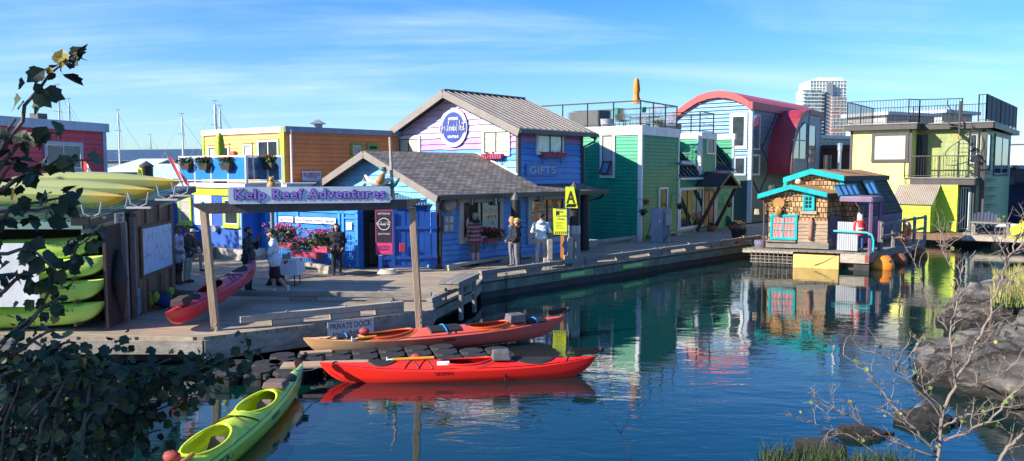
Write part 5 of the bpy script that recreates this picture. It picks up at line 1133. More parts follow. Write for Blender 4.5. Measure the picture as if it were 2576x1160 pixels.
# plants, hose, pots on the front
def hbasket(x,y,o_,label,hook=True,sd=1):
    s,z=WGR.hit(*dA(x,y),o_);t=thing('hanging_basket',label,'hanging basket',WGR.w(s,z,o_),'small plants hung on the green house front')
    MB().lathe(WGR.w(s,z-.14,o_),[(.08,0),(.13,.15),(.1,.15)],10).build('basket',[black],t);flowers(t,WGR.w(s,z+.06,o_),(.16,.14,.1),120,leafg,None,sd)
    mb=MB();mb.tube([WGR.w(s,z,o_),WGR.w(s,z+.5,o_),WGR.w(s-.15,z+.66,o_*.6),WGR.w(s-.35,z+.6,.05),WGR.w(s-.38,z+.2,.04)],.012,5);mb.build('hook',[black],t)
hbasket(550,890,.15,'small dark hanging plant near the white corner of the green house',sd=1);hbasket(790,850,.35,'hanging plant on a curved hook left of the big window',sd=2);hbasket(1112,840,.3,'hanging pot right of the brown porch',sd=3)
for x,y,lab,r in((995,1000,'round terracotta pot left of the porch post',.24),(1135,990,'round terracotta pot by the coiled hose',.22)):
    g=G(*dA(x,y+12));t=thing('terracotta_pot',lab,'pot',g,'terracotta pots at the green house door');MB().lathe(g,[(r*.7,0),(r*1.1,.12),(r,.3),(r*.8,.3)],14).build('pot',[terra],t,smooth=40);flowers(t,g+Vector((0,0,.36)),(.18,.18,.08),120,leafg,None,3)
s,z=WGR.hit(*dA(1108,945),.1);mb=MB();[mb.tube([WGR.w(s+(.24-.02*k)*cos(i*pi/8),z+(.3-.02*k)*sin(i*pi/8),.05+.025*k) for i in range(16)],.018,5,closed=True) for k in range(5)];tag(mb.build('hose',[M('hose_green',(.02,.12,.1),.5)],smooth=True),'coiled green hose hung on the green house wall','hose')
s,z=WGR.hit(*dA(570,820),.05);mb=MB();mb.xbox(WGR.w(s,z-.12,.1),(.14,.12,.24),.3);mb.tube([WGR.w(s-.2,z-.1,.05),WGR.w(s-.18,z+.15,.06),WGR.w(s,z+.2,.08)],.01,4);tag(mb.build('bird_feeder',[M('feeder_red',(.25,.08,.05),.6)]),'small red brown feeder hung by the green house corner','bird feeder')
# power pedestal + lamp
g=G(*dA(640,1086));t=thing('power_pedestal','grey steel power pedestal on the dock before the green wall','power pedestal',g)
zt_=D(0,dA(0,865)[1],g.y).z
MB().xbox((g.x,g.y,.6),(.52,.4,zt_-.6),-.3).build('cabinet',[M('pedestal_grey',(.28,.29,.36),.5,.12,metal=.2)],t,bevel=.015)
MB().xbox((g.x+.46,g.y+.18,.6),(.3,.34,zt_-.62),-.3).build('cabinet',[MATS['pedestal_grey']],t,bevel=.015)
mb=MB();mb.xbox((g.x+.5,g.y-.02,1.35),(.26,.2,.55),-.3);mb.build('meter_box',[steel],t,bevel=.03);mb=MB();mb.xbox((g.x+.06,g.y-.23,1.5),(.05,.03,.14),-.3);mb.build('handle',[alu],t)
mb=MB();mb.tube([(g.x-.28,g.y,1.5),(g.x-.4,g.y-.1,1.1),(g.x-.5,g.y,.65)],.02,5);mb.tube([(g.x+.45,g.y-.15,1.35),(g.x+.52,g.y-.2,1.0),(g.x+.3,g.y-.1,.7)],.02,5);mb.build('cable',[rubber],t)
g=G(*dA(668,1040));g=Vector((g.x+.1,g.y+.5,.6));zA=D(0,dA(0,620)[1],g.y).z;zB=D(0,dA(0,572)[1],g.y).z
t=thing('dock_lamp','curved pole lamp rising behind the power pedestal','lamp post',g)
mb=MB();pts=[g,(g.x,g.y,zA)]+[(g.x+.42*(1-cos(k*pi/10)),g.y-.1*k/5,zA+(zB-zA)*sin(k*pi/10)) for k in range(1,6)];mb.tube(pts+[(g.x+.85,g.y-.15,zB)],.045,8);mb.build('pole',[M('lamp_pole_brown',(.16,.14,.12),.5)],t,smooth=40)
mb=MB();mb.tube([(g.x+.8,g.y-.15,zB+.02),(g.x+1.0,g.y-.17,zB+.03),(g.x+1.55,g.y-.2,zB-.0)],[.05,.12,.09],8);mb.build('lamp_head',[alu],t,smooth=True)
pz=D(0,dA(0,830)[1],g.y);mb=MB();mb.xbox((g.x,g.y-.08,zA-1.9),(.24,.02,.9),-.1);mb.build('notice',[sgreen],t)
# ================================================================ red roof house
RA=G(1886,557);WRR=Wall(RA,d=(sin(radians(39)),cos(radians(39))));WRL=Wall(Vector((RA.x,RA.y))+Vector((WRR.n.x,WRR.n.y))*-9.5,RA)
rr=thing('arched_roof_house','tall blue metal clad house with an arched red roof and a red curved bay','house',WRR.w(4,0,-4))
Lr=WRR.hit(2063,450)[0]
prof=[WRL.hit(x,y) for x,y in((1640,352),(1672,315),(1700,285),(1728,262),(1757,243),(1785,233),(1812,229),(1840,232),(1868,243),(1890,257))]
arc=[(a,b) for a,b in prof]
zE=WRL.hit(1889,272)[1]
steelb=Mcorr('blue_corrugated_wall',(.2,.36,.55),pitch=.24,axis=1,rough=.4,metal=.2,dist=.05);tealsh=M('shaded_teal_siding',(.01,.06,.055),.6,.2)  # teal siding colour is darkened for the shade of the green house
# left wall under arch
mb=MB();poly=[(a,b-.45) for a,b in arc];V=[WRL.w(a,b,0) for a,b in poly];W0=[WRL.w(a,3.4,0) for a,b in poly]
for i in range(len(V)-1): mb.add([W0[i],W0[i+1],V[i+1],V[i]],[(0,1,2,3)])
mb.build('corrugated_wall',[steelb],rr,fixn=False)
siding(WRL,arc[0][0],9.5,.5,3.6,[tealsh],None,rr,bh=.2)
mb=MB();
for i in range(len(arc)-1):
    (a,b),(c,d)=arc[i],arc[i+1]
    mb.hexa([WRL.w(a,b-.42,.25),WRL.w(c,d-.42,.25),WRL.w(c,d-.42,-.0),WRL.w(a,b-.42,-.0),WRL.w(a,b+.02,.25),WRL.w(c,d+.02,.25),WRL.w(c,d+.02,-.0),WRL.w(a,b+.02,-.0)])
mb.build('arch_fascia',[M('red_fascia',(.62,.05,.05),.45,.08)],rr,smooth=30)
mb=MB();redroof=Mcorr('red_seam_roof',(.62,.09,.07),pitch=.2,axis=0,rough=.4,sharp=True,dist=.03)
for i in range(len(arc)-1):
    (a,b),(c,d)=arc[i],arc[i+1];P=[WRL.w(a,b,0),WRL.w(c,d,0),WRL.w(c,d,-Lr),WRL.w(a,b,-Lr)];mb.prism(P,(0,0,-.1))
mb.build('roof',[redroof],rr)
MB().box(WRR,-.25,Lr+.1,zE-.1,arc[-1][1]+.02,-.1,.12).build('eave_fascia',[M('dusky_red',(.3,.045,.06),.5)],rr)
slate=M('slate_blue_siding',(.07,.12,.2),.5,.15);slg=M('slate_green_siding',(.07,.1,.11),.5,.15)
siding(WRR,0,Lr,.5,zE,[slg,slate],lambda i,z:1 if z>4.2 else 0,rr,bh=.36,lip=.02)
mb=MB();mb.box(WRL,9.3,9.53,.5,zE,-.05,.05);mb.box(WRR,-.04,.16,.5,zE,-.05,.051);mb.build('corner_trim',[M('silver_trim',(.35,.42,.5),.4)],rr)
def RW(x0,y0,x1,y1): return cr(WRR,dB,x0,y0,x1,y1)
window(WRR,rr,RW(503,290,561,561),M('silver_trim',0),gsky,fw=.09);window(WRR,rr,RW(500,594,559,756),M('silver_trim',0),gsky,fw=.09,inner=white);window(WRR,rr,RW(622,828,668,880),M('silver_trim',0),gcurt,fw=.08)
mb=MB()
for x0,y0,x1,y1 in((695,270,585,530),(563,510,640,692),(690,590,645,692),(640,695,560,890),(500,775,560,900),(560,890,585,935)):
    a=hc(WRR,dB,x0,y0);b_=hc(WRR,dB,x1,y1);mb.beam(WRR.w(a[0],a[1],.045),WRR.w(b_[0],b_[1],.045),.05,.09)
mb.build('diagonal_trim',[dgrey],rr)
a=cr(WRL,dB,338,285,470,555);window(WRL,rr,a,white,gdark,fw=.2,base=.03,bars=());a=cr(WRL,dB,368,612,462,756);window(WRL,rr,a,pblue,gdark,fw=.12,base=.03)
# bay
of=1.5;front=Wall(WRR.w(0,0,of),WRR.w(5,0,of))
def FB(x,y): return hc(front,dB,x,y)
bl=FB(792,745)[0];bt=FB(940,255);zb_=FB(795,745)[1];br=FB(1013,700)[0]
R0=bt[0]-bl;cz=bt[1]-R0*1.15
arcb=[(bl+R0-R0*cos(t),cz+R0*1.15*sin(t)) for t in [i*pi/2/8 for i in range(9)]]
arcs=[(bl,zb_)]+arcb
mb=MB()
for i in range(len(arcs)-1):
    (a,b),(c,d)=arcs[i],arcs[i+1];mb.hexa([front.w(a,b,.05),front.w(c,d,.05),front.w(c,d,-of-.2),front.w(a,b,-of-.2)]+[front.w(a-.0,b+.0,.05)+Vector((0,0,.0)),front.w(c,d,.05),front.w(c,d,-of),front.w(a,b,-of)]) if 0 else mb.add([front.w(a,b,.06),front.w(c,d,.06),front.w(c,d,-of-.4),front.w(a,b,-of-.4)],[(0,1,2,3)])
mb.build('curved_red_wall',[M('deep_red_panel',(.34,.03,.05),.45,.1)],rr,fixn=False)
mb=MB();r2=[( a+(.0 if i==0 else .0),b) for i,(a,b) in enumerate(arcs)]
inn=[(bl+.3,zb_)]+[(bl+R0-(R0-.3)*cos(t),cz+(R0-.3)*1.15*sin(t)) for t in [i*pi/2/8 for i in range(9)]]
for i in range(len(arcs)-1): mb.hexa([front.w(*arcs[i],0.08),front.w(*arcs[i+1],.08),front.w(*arcs[i+1],-.1),front.w(*arcs[i],-.1),front.w(*inn[i],.08),front.w(*inn[i+1],.08),front.w(*inn[i+1],-.1),front.w(*inn[i],-.1)])
mb.build('bay_arch_trim',[M('mauve_trim',(.25,.08,.1),.5)],rr)
gp_=M('grey_panel',(.12,.16,.23),.45,.1);mb=MB();mb.prism([front.w(*p,.0) for p in inn]+[front.w(bt[0],zb_,.0)],front.n.to_3d()*-.1);mb.box(front,bt[0]+.01,br,zb_,bt[1]-.35,-of,-.0);mb.build('bay_panels',[gp_],rr)
mb=MB();mb.box(front,bt[0]-.1,br+.1,bt[1]-.34,bt[1]-.0,-of,.1);mb.build('bay_fascia',[M('dusky_red',0)],rr)
gx=[FB(805,y)[0] for y in(500,)][0];x1_=FB(915,500)[0];z0_=FB(860,632)[1];z1_=FB(860,345)[1];rad=x1_-gx
mb=MB();pp=[(gx,z0_),(x1_,z0_),(x1_,z1_)]+[(x1_-rad*sin(t),z1_-rad*1.25*(1-cos(t))) for t in [i*pi/2/7 for i in range(1,8)]]
mb.prism([front.w(a,b,.01) for a,b in pp],front.n.to_3d()*.03);wv=mb.build('arched_window',[gsky],rr)
mb=MB();xm=(gx+x1_)/2
for i in range(len(pp)): mb.beam(front.w(*pp[i],.05),front.w(*pp[(i+1)%len(pp)],.05),.05,.08)
mb.box(front,xm-.03,xm+.03,z0_,z1_-.1,.04,.07);zm=FB(860,488)[1];mb.box(front,gx,x1_,zm-.04,zm+.04,.04,.071);mb.build('window_frame',[gp_],wv)
a=(FB(930,500)[0],FB(985,500)[0],FB(0,600)[1] if 0 else front.hit(*dB(955,600))[1],front.hit(*dB(955,370))[1]);window(front,rr,a,gp_,gsky,fw=.06);a=(a[0],a[1],front.hit(*dB(955,662))[1],front.hit(*dB(955,615))[1]);window(front,rr,a,gp_,gsky,fw=.05)
mb=MB();
for y in (485,632): z=FB(860,y)[1];mb.box(front,bl+.32,bt[0],z-.02,z+.02,0,.02)
mb.box(front,bt[0]-.02,bt[0]+.02,zb_,bt[1]-.4,0,.03);mb.build('panel_joint',[M('joint_grey',(.05,.07,.1),.5)],rr)
MB().box(WRR,0,Lr,.1,.5,-9,.1).build('float',[woodd],rr)
Wrb=Wall(WRR.w(Lr,0,0),WRR.w(Lr,0,-9.5));siding(Wrb,0,9.5,.5,zE,[slate],None,rr,bh=.36)
# brown house behind
WB_=Wall(D(2050,450,62),D(2150,450,60));bz=WB_.hit(2100,365)[1];t=thing('brown_house','dark brown board house seen between the red bay and the lime house','house',WB_.w(1,0,-3));siding(WB_,-.5,WB_.L+2,.5,bz-.3,[M('brown_siding',(.13,.055,.03),.6,.15)],None,t,bh=.2)
MB().box(WB_,-.6,WB_.L+2.1,bz-.3,bz,-6,.15).build('roof',[dgrey],t);MB().box(WB_,-.5,WB_.L+2,.2,bz-.4,-6,-.05).build('side_walls',[MATS['brown_siding']],t)
# ================================================================ lime house
ang=38;LA=D(2137,450,45);WM=Wall(LA,d=(cos(radians(ang)),-sin(radians(ang))))
lh=thing('lime_house','two storey pale yellow and lime house with dark trim and roof terrace railings','house',WM.w(4,0,-3))
paley=M('pale_yellow_wall',(.84,.8,.24),.5,.06);limew=M('lime_wall',(.82,.8,.05),.5,.08);dkt=M('charcoal_trim',(.06,.055,.055),.5,.15);limes=M('lime_siding',(.42,.6,.03),.5,.1);grn2=M('shade_side_wall',(.5,.62,.33),.5,.1)  # side wall green has the shaded look of that face painted in
def LM(W,x0,y0,x1,y1,o=0): return cr(W,dD,x0,y0,x1,y1,o)
sA=0;sB=hc(WM,dD,478,450)[0];zF1=hc(WM,dD,300,318)[1];zF0=hc(WM,dD,300,352)[1]
zfl=hc(WM,dD,660,668)[1]      # balcony floor
W2_=Wall(WM.w(0,0,-1.3),WM.w(5,0,-1.3));t0=hc(W2_,dD,478,450)[0];t1=hc(W2_,dD,942,450)[0]
MB().box(WM,sA,sB,.5,zF0,-6,0).build('wall',[paley],lh)
MB().box(W2_,t0-.1,t1,.6,zF0,-5,0).build('wall',[limew],lh)
mb=MB();mb.box(W2_,t1+.0,t1+.16,.6,zF0,-5,.0);mb.build('side_wall',[grn2],lh)
WQr=Wall(W2_.w(t1+.16,0,0),d=(sin(radians(ang)),cos(radians(ang))))
mb=MB();mb.box(WM,sA-.3,sB+.3,zF0,zF1,-6.3,.35);mb.box(W2_,t0-.1,t1+.5,zF0,zF1-.0,-5.4,.4);mb.build('roof_fascia',[dkt],lh)
mb=MB();mb.box(WM,sA-.34,sB+.34,zF1,zF1+.07,-6.3,.4);mb.box(W2_,sB+.3,t1+.55,zF1+.002,zF1+.06,-5.4,.45);mb.build('roof_edge',[fasl],lh)
trim(WM,lh,[(sA-.02,sA+.1,.6,zF0),(sB-.1,sB+.04,zfl,zF0)],dkt,'corner_trim');trim(W2_,lh,[(t1-.05,t1+.17,.6,zF0)],dkt,'corner_trim')
a=LM(WM,220,370,460,562);window(WM,lh,a,dkt,gblind,fw=.17,inner=white,base=.03)
a=LM(W2_,486,380,584,590);window(W2_,lh,(a[0],a[1],zfl+.02,a[3]),dkt,gdark,fw=.1,mull=(.45,),name='door')
a=LM(W2_,850,368,920,580);window(W2_,lh,a,dkt,gdark,fw=.1,inner=white)
a=cr(WQr,dD,962,370,990,625);window(WQr,lh,a,dkt,gsky,fw=.08);a=cr(WQr,dD,1015,385,1110,650);window(WQr,lh,a,dkt,gdark,fw=.12,inner=white,mull=(.5,),name='door')
Lq=hc(WQr,dD,1128,450)[0];MB().box(WQr,0,Lq,.6,zF0,-4.5,.0).build('side_wall',[grn2],lh)
MB().box(WQr,-.3,Lq+.4,zF0,zF1,-4.4,.4).build('roof_fascia',[dkt],lh)
# balcony
b0=hc(WM,dD,432,665)[0];b1=hc(WM,dD,890,665)[0]
MB().box(WM,b0,b1,zfl-.33,zfl,-1.28,.0).build('balcony_floor',[dkt],lh)
bl_=MB();bl_.box(WM,b0-.05,b1+.05,zfl+.001,zfl+.06,-1.25,.06);bl_.build('balcony_edge',[fasl],lh)
railing(lh,[WM.w(b0,zfl+.05,-.0),WM.w(b1,zfl+.05,-.0),WM.w(b1,zfl+.05,-1.25)],1.15,dkt,pitch=.13,post=2.2)
# roof rails
hr=1.28;top=zF1+.05
c1_=hc(WM,dD,540,300)[0]
railing(lh,[WM.w(sA-.2,top,-5.5),WM.w(sA-.2,top,.1),WM.w(c1_-.6,top,.1),WM.w(c1_-.2,top,-.6)],hr,dkt,pitch=.14,post=2.3)
tm=hc(W2_,dD,808,290)[0]
railing(lh,[WM.w(c1_-.2,top,-.6),W2_.w(tm,top,.1)],hr,dkt,pitch=.14,post=2.3)
te=hc(W2_,dD,918,290)[0]
railing(lh,[W2_.w(te,top,.2),W2_.w(te+.35,top,.2)],hr+.15,dkt,pitch=.14)
railing(lh,[W2_.w(te+.35,top,.2),WQr.w(Lq+.2,top,.2)],hr+.15,dkt,picket=False,post=1.6,panel=M('grey_screen',(.1,.1,.1),.7))
railing(lh,[WM.w(sA-.2,top,-5.5),WM.w(c1_+3,top,-5.8)],hr,dkt,pitch=.14,post=2.3)
# spiral stair on the balcony
sx=hc(W2_,dD,785,500,.75)[0];cen=W2_.w(sx,zfl,.75)
st=MB();st.tube([cen+Vector((0,0,.05)),(cen.x,cen.y,top+1.1)],.045,8);sp_=MB();n=13
for k in range(n):
    a=k*2*pi/12+2.4;z=zfl+.22+(top-zfl)*k/n;d=Vector((cos(a),sin(a),0));e=Vector((-sin(a),cos(a),0))
    st.prism([(cen.x,cen.y,z),tuple(cen+d*.6+e*.16+Vector((0,0,z-zfl))),tuple(cen+d*.6-e*.16+Vector((0,0,z-zfl)))],(0,0,.03));st.tube([cen+d*.7+Vector((0,0,z-zfl)),cen+d*.7+Vector((0,0,z-zfl+.95))],.012,4)
o=st.build('spiral_stair',[dkt],lh);sp_.tube([cen+Vector((cos(k*pi/12+2.4)*.6,sin(k*pi/12+2.4)*.6,.22+(top-zfl)*k/26+.95)) for k in range(27)],.022,5);sp_.build('handrail',[dkt],o)
# life ring on stair
s,z=hc(W2_,dD,795,408,.5);mb=MB();mb.tube([W2_.w(s+.14*cos(t),z+.18*sin(t),1.5) for t in [i*pi/8 for i in range(16)]],.03,5,closed=True);tag(mb.build('hanging_ring',[M('ring_yellow',(.6,.4,.05),.5)],smooth=True),'small yellow ring with a red ribbon hanging on the spiral stair','life ring')
# lower storey
lw=thing('boat_locker','lime locker shed with a rusty corrugated roof in front of the lime house','shed',WM.w(b0+.3,.6,1.2))
WF_=Wall(WM.w(0,0,1.4),WM.w(5,0,1.4));q0,q1=hc(WF_,dD,360,900)[0],hc(WF_,dD,602,900)[0];zr1=hc(WF_,dD,480,836)[1];zr2=hc(WM,dD,480,712)[1]
siding(WF_,q0,q1,.6,zr1,[limes],None,lw,bh=.24)
Ws=Wall(WF_.w(q1,0,0),WF_.w(q1,0,-1.4));siding(Ws,0,1.4,.6,kn(lambda s:zr1+(zr2-zr1)*s/1.4*.9,[]),[limes],None,lw,bh=.24)
mb=MB();mb.prism([WF_.w(q0-.1,zr1,.12),WF_.w(q1+.12,zr1,.12),WF_.w(q1+.2,zr2,-1.4),WF_.w(q0-.1,zr2,-1.4)],(0,0,.05));mb.build('roof',[Mcorr('rusty_corrugated',(.42,.38,.32),pitch=.09,rough=.6,metal=.1,rust=.6,rustc=(.3,.17,.09))],lw)
g0,g1=hc(WM,dD,615,850)[0],hc(WM,dD,772,850)[0]
siding(WM,g0,g1,.6,zfl-.33,[limes],None,lh,bh=.3);Wg=Wall(WM.w(g1,0,0),WM.w(g1,0,-2));siding(Wg,0,2,.6,zfl-.33,[limew],None,lh,bh=.3);trim(WM,lh,[(g1-.06,g1+.03,.6,zfl-.33)],limew,'corner_trim')
a=LM(W2_,786,715,868,975,.6);WFd=Wall(W2_.w(0,0,.6),W2_.w(5,0,.6));MB().box(WFd,a[0]-.6,a[1]+.1,.6,zfl-.33,-.6,-.02).build('wall',[dkt],lh);window(WFd,lh,(a[0],a[1],.62,a[3]),M('teal_door_trim',(.05,.12,.13),.5),gdark,fw=.1,mull=(.3,.6),inner=white,name='door')
MB().box(WM,-.3,8.,.25,.55,-6,1.9).build('float_deck',[woodb],lh);MB().box(WM,.0,7.5,-.3,.245,-5,1.2).build('float',[woodd],lh)
# deck items right
for i,(x,lab) in enumerate(((905,'dark blue slatted lounge chair on the lime house float, left one'),(950,'dark blue slatted lounge chair on the lime house float, right one'))):
    s,z=hc(WM,dD,x+20,960,.9);o_=.9;t=thing('lounge_chair',lab,'chair',WM.w(s,.55,o_),'blue lounge chairs on the float');bb=M('chair_blue',(.015,.03,.07),.6)
    mb=MB();[mb.beam(WM.w(s-.25+.12*k,.95,o_+.3),WM.w(s-.25+.12*k,.85,o_-.25),.1,.03) for k in range(5)];mb.build('seat',[bb],t)
    mb=MB();[mb.beam(WM.w(s-.28+.14*k,.8,o_-.2),WM.w(s-.32+.16*k,1.6+.06*(2-abs(k-2)),o_-.65),.12,.03) for k in range(5)];mb.build('backrest',[bb],t)
    for d_ in(-.32,.32): MB().beam(WM.w(s+d_,.55,o_+.3),WM.w(s+d_,1.05,o_+.3),.08,.06).build('leg',[bb],t);MB().beam(WM.w(s+d_,.55,o_-.5),WM.w(s+d_,1.05,o_-.3),.08,.06).build('leg',[bb],t)
    for d_ in(-.34,.34): MB().beam(WM.w(s+d_,1.08,o_+.38),WM.w(s+d_,1.08,o_-.45),.12,.03).build('armrest',[bb],t)
s,z=hc(WM,dD,990,940,1.6);t=thing('picnic_table','weathered timber table at the edge of the lime house float','table',WM.w(s,.55,1.6));mb=MB();[mb.box(WM,s-.8,s+.9,1.2,1.25,1.2+.16*k,1.34+.16*k) for k in range(5)];mb.build('tabletop',[wood],t)
for d_ in(-.7,.8):
    for oo in (1.3,1.9): MB().box(WM,s+d_-.05,s+d_+.05,.55,1.195,oo-.04,oo+.04).build('leg',[wood],t)
# right ramp/dock behind rocks
mb=MB();W=Wall(G(2420,592),G(2640,600));mb.box(W,0,W.L+3,.35,.6,-2.5,0);o=mb.build('side_dock',[woodl]);struct(o);o.name='dock_finger'
mb=MB();p=G(2500,612,.2);mb.beam((p.x,p.y,-.5),(p.x+.15,p.y,.5),.25,.25);tag(mb.build('timber_pile',[woodl]),'short timber pile under the float at the right edge','pile')
# overturned canoe at right edge and awning
t=thing('upturned_canoe','grey and yellow canoe lying upside down at the right edge of the picture','canoe',D(2575,620,33))
Wc=Wall(D(2545,620,34),D(2640,640,31));mb=MB();N=12;V=[]
for i in range(N+1):
    f=i/N;w_=.42*sin(pi*min(1,f*.9+.04))**.5;hh=.42*(sin(pi*min(1,f*.9+.04))**.4)
    for q in range(9): a=pi*q/8;V.append(Wc.w(f*4.5,.95+hh*sin(a),w_*cos(a)))
Fc=[(i*9+j,i*9+j+1,i*9+j+10,i*9+j+9) for i in range(N) for j in range(8)];mb.add(V,Fc);mb.build('hull',[M('canoe_grey',(.28,.29,.2),.5)],t,smooth=True)
mb=MB();mb.tube([Wc.w(.02+4.4*f,.97,.43*sin(pi*min(1,f*.9+.04))**.5+.01) for f in [i/12 for i in range(13)]],.04,6);mb.build('gunwale',[M('canoe_yellow',(.7,.55,.03),.5)],t)
mb=MB();Pq=[D(2540,574,33.5),D(2600,545,33),D(2600,575,32),D(2545,590,32.6)];mb.prism(Pq,(0,0,-.05));tag(mb.build('yellow_tarp',[ylw]),'bright yellow folded tarp above the canoe at the right edge','tarp')
# right background blocks
t=thing('navy_house','navy blue house with a white fascia at the far right behind the lime house','house',D(2560,450,54));W=Wall(D(2490,450,56),D(2700,450,50))
zz=W.hit(2550,425)[1];siding(W,0,W.L,.5,zz,[M('navy_siding',(.03,.06,.14),.5)],None,t,bh=.25);MB().box(W,-.1,W.L,zz,zz+.25,-6,.2).build('roof',[white],t);MB().box(W,0,W.L,.2,zz-.01,-6,-.05).build('side_walls',[MATS['navy_siding']],t)
railing(t,[W.w(1,2.9,.9),W.w(W.L,2.9,.9)],1.,dkt,picket=False,post=1.4,panel=M('mesh_grey',(.12,.12,.12),.7))
s=W.hit(2545,410,.8)[0];tt=thing('balcony_plants','leafy green potted shrubs on the balcony at the right edge','potted plant',W.w(s,2.9,.8));MB().lathe(W.w(s,2.9,.7),[(.3,0),(.4,.5)],12).build('pot',[M('grey_pot',0)],tt);flowers(tt,W.w(s,3.8,.7),(.5,.4,.5),500,leafg,None,9)
t=thing('white_warehouse','white ribbed building with grey lower band far behind the lime house','building',D(2570,420,130));W=Wall(D(2490,440,135),D(2800,440,125));za=W.hit(2560,362)[1]
MB().box(W,0,W.L,0,za-5,-10,0).build('lower_wall',[M('grey_ribbed',(.2,.23,.25),.6)],t);MB().box(W,0,W.L,za-5,za,-10,0).build('upper_wall',[Mcorr('white_ribbed',(.6,.62,.65),pitch=1.2)],t);MB().box(W,-.5,W.L,za,za+.7,-10,.5).build('roof',[pblue],t)
# low apartments behind
def block(x0,x1,yt,Y,label,fl=3,mat=None,roofm=None,pitch=None):
    W=Wall(D(x0,430,Y),D(x1,430,Y*1.04));z=W.hit((x0+x1)/2,yt)[1];t=thing('apartment_block',label,'apartment block',W.w(W.L/2,0,-5))
    MB().box(W,0,W.L,0,z,-Y*.06,0).build('wall',[mat or M('block_white',(.5,.52,.52),.7,.1)],t)
    MB().box(W,-Y*.006,W.L+Y*.006,z,z+Y*.004,-Y*.065,Y*.008).build('roof',[roofm or offw],t)
    n=max(3,int(W.L/(Y*.008)));H_=z
    hs=(pitch or 3.2);wm=MB();wb=MB()
    for r in range(int(H_/hs)):
        zb=H_-(r+1)*hs+.5
        for k in range(n):
            if zb<2: continue
            o=MB();a=W.L*(k+.15)/n;b_=W.L*(k+.8)/n
            (wm if 1 else o).box(W,a,b_,zb,zb+hs*.55,.0,.06)
        wb.box(W,0,W.L,zb-.35,zb-.15,0,.5)
    wo_=wm.build('windows',[M('far_window',(.06,.1,.13),.2)],t);wo_['kind']='stuff';wb.build('balconies',[M('far_balcony',(.45,.5,.5),.4)],t)
    return t
block(2055,2150,350,230,'pale low apartment block with a flat white roof left of the lime house')
block(2225,2345,292,260,'pale apartment block seen through the roof railing of the lime house, left one')
block(2365,2440,287,280,'grey green apartment block seen through the roof railing, right one')
# ================================================================ tower
Yt=620;tw=thing('high_rise_tower','tall pale glass apartment tower with brick red lower wing on the skyline','tower',D(2070,440,Yt+12))
def tb_(x0,x1,yt,dy,depth,mat,name,W_=None):
    a=D(x0,430,Yt+dy);b_=D(x1,430,Yt+dy);W=Wall(a,b_);z=W.hit((x0+x1)/2,yt)[1];MB().box(W,0,W.L,0,z,-depth,0).build(name,[mat],tw);return W,z
tg=M('tower_glass',(.5,.58,.58),.25,.3,scale=.3);tc_=M('tower_concrete',(.82,.82,.78),.7,.1,scale=.1);tbk=M('tower_brick',(.34,.17,.14),.8,.15,scale=.2);tdk=M('tower_slate',(.25,.28,.32),.6,.2,scale=.2)
Wt,zt_=tb_(2032,2122,203,0,24,tg,'core');_,z2=tb_(2054,2112,195,4,14,tc_,'penthouse');W1t,z3=tb_(2018,2062,226,-5,18,tg,'left_wing');W3t,z4=tb_(2088,2124,244,-6,18,tbk,'brick_wing');W4t,z5=tb_(2074,2089,208,-4,8,tdk,'dark_shaft')
ft=2.7
def slabs(W,ztop,o,mat,name,inset=.0):
    mb=MB();z=ztop
    while z>6: mb.box(W,-inset,W.L+inset,z-.35,z,-3,o);z-=ft
    mb.build(name,[mat],tw)
slabs(W1t,z3,1.6,tc_,'balcony_slabs',1.5);slabs(Wt,zt_,.8,tc_,'floor_bands',.6);slabs(W3t,z4,.5,tc_,'brick_wing_bands',.2)
wn_=MB()
for (W,z0,n) in((W3t,z4,4),(W1t,z3,5),(Wt,zt_,9)):
    z=z0-.6
    while z>6:
        for k in range(n):
            if R.random()<.8: a=W.L*(k+.12)/n;wn_.box(W,a,a+W.L*.6/n,z-1.7,z,.0,.25)
        z-=ft
o=wn_.build('windows',[M('tower_window',(.22,.32,.36),.15)],tw);o['kind']='stuff'
mb=MB()
for k in range(12): mb.box(Wt,Wt.L*k/12,Wt.L*k/12+.5,6,zt_,0,.5)
mb.build('mullions',[tc_],tw)
# ================================================================ shingled cottage
ct=thing('shingled_cottage','small cedar shingled houseboat with turquoise trim and rusty roofs','houseboat',D(2080,660,34))
cA0=G(1925,630,.62);Wc1=Wall(Vector((D(1915,600,32.2).x,32.2,0)),Vector((D(2105,600,31.2).x,31.2,0)))
def CC(x,y,o=0): return hc(Wc1,dC,x,y,o)
cedar=Mbrick('cedar_shingles',(.68,.4,.18),(.24,.13,.06),(.03,.018,.012),.15,.21,ms=.014,bump=1.,var=.6,sh=True)
cedard=Mbrick('dark_shingles',(.06,.05,.05),(.11,.09,.085),(.015,.012,.012),.14,.17,ms=.012,bump=1.,var=.4,sh=True)
turq=M('turquoise_trim',(.01,.45,.45),.5,.08);rust=M('rusty_roof',(.42,.22,.09),.8,.25,scale=1.2,dirt=.5,dirtc=(.2,.12,.07));purp=M('purple_siding',(.13,.075,.16),.6,.15);purpl=M('purple_post',(.2,.11,.21),.6,.15)
aL=CC(215,360);aR=CC(768,350);ap=CC(470,285);z0=CC(400,770)[1];zm=CC(400,510)[1];bL=CC(255,700)[0];bR=CC(765,700)[0]
cw=Vector((WM.n.x,WM.n.y))  # unused direction helper
CUv=Vector((sin(radians(41)),cos(radians(41)),0))   # houseboat depth direction
def CP(a,z,dep=0,o=0): p=Wc1.w(a,z,o);return p+CUv*dep
dpt=1.6
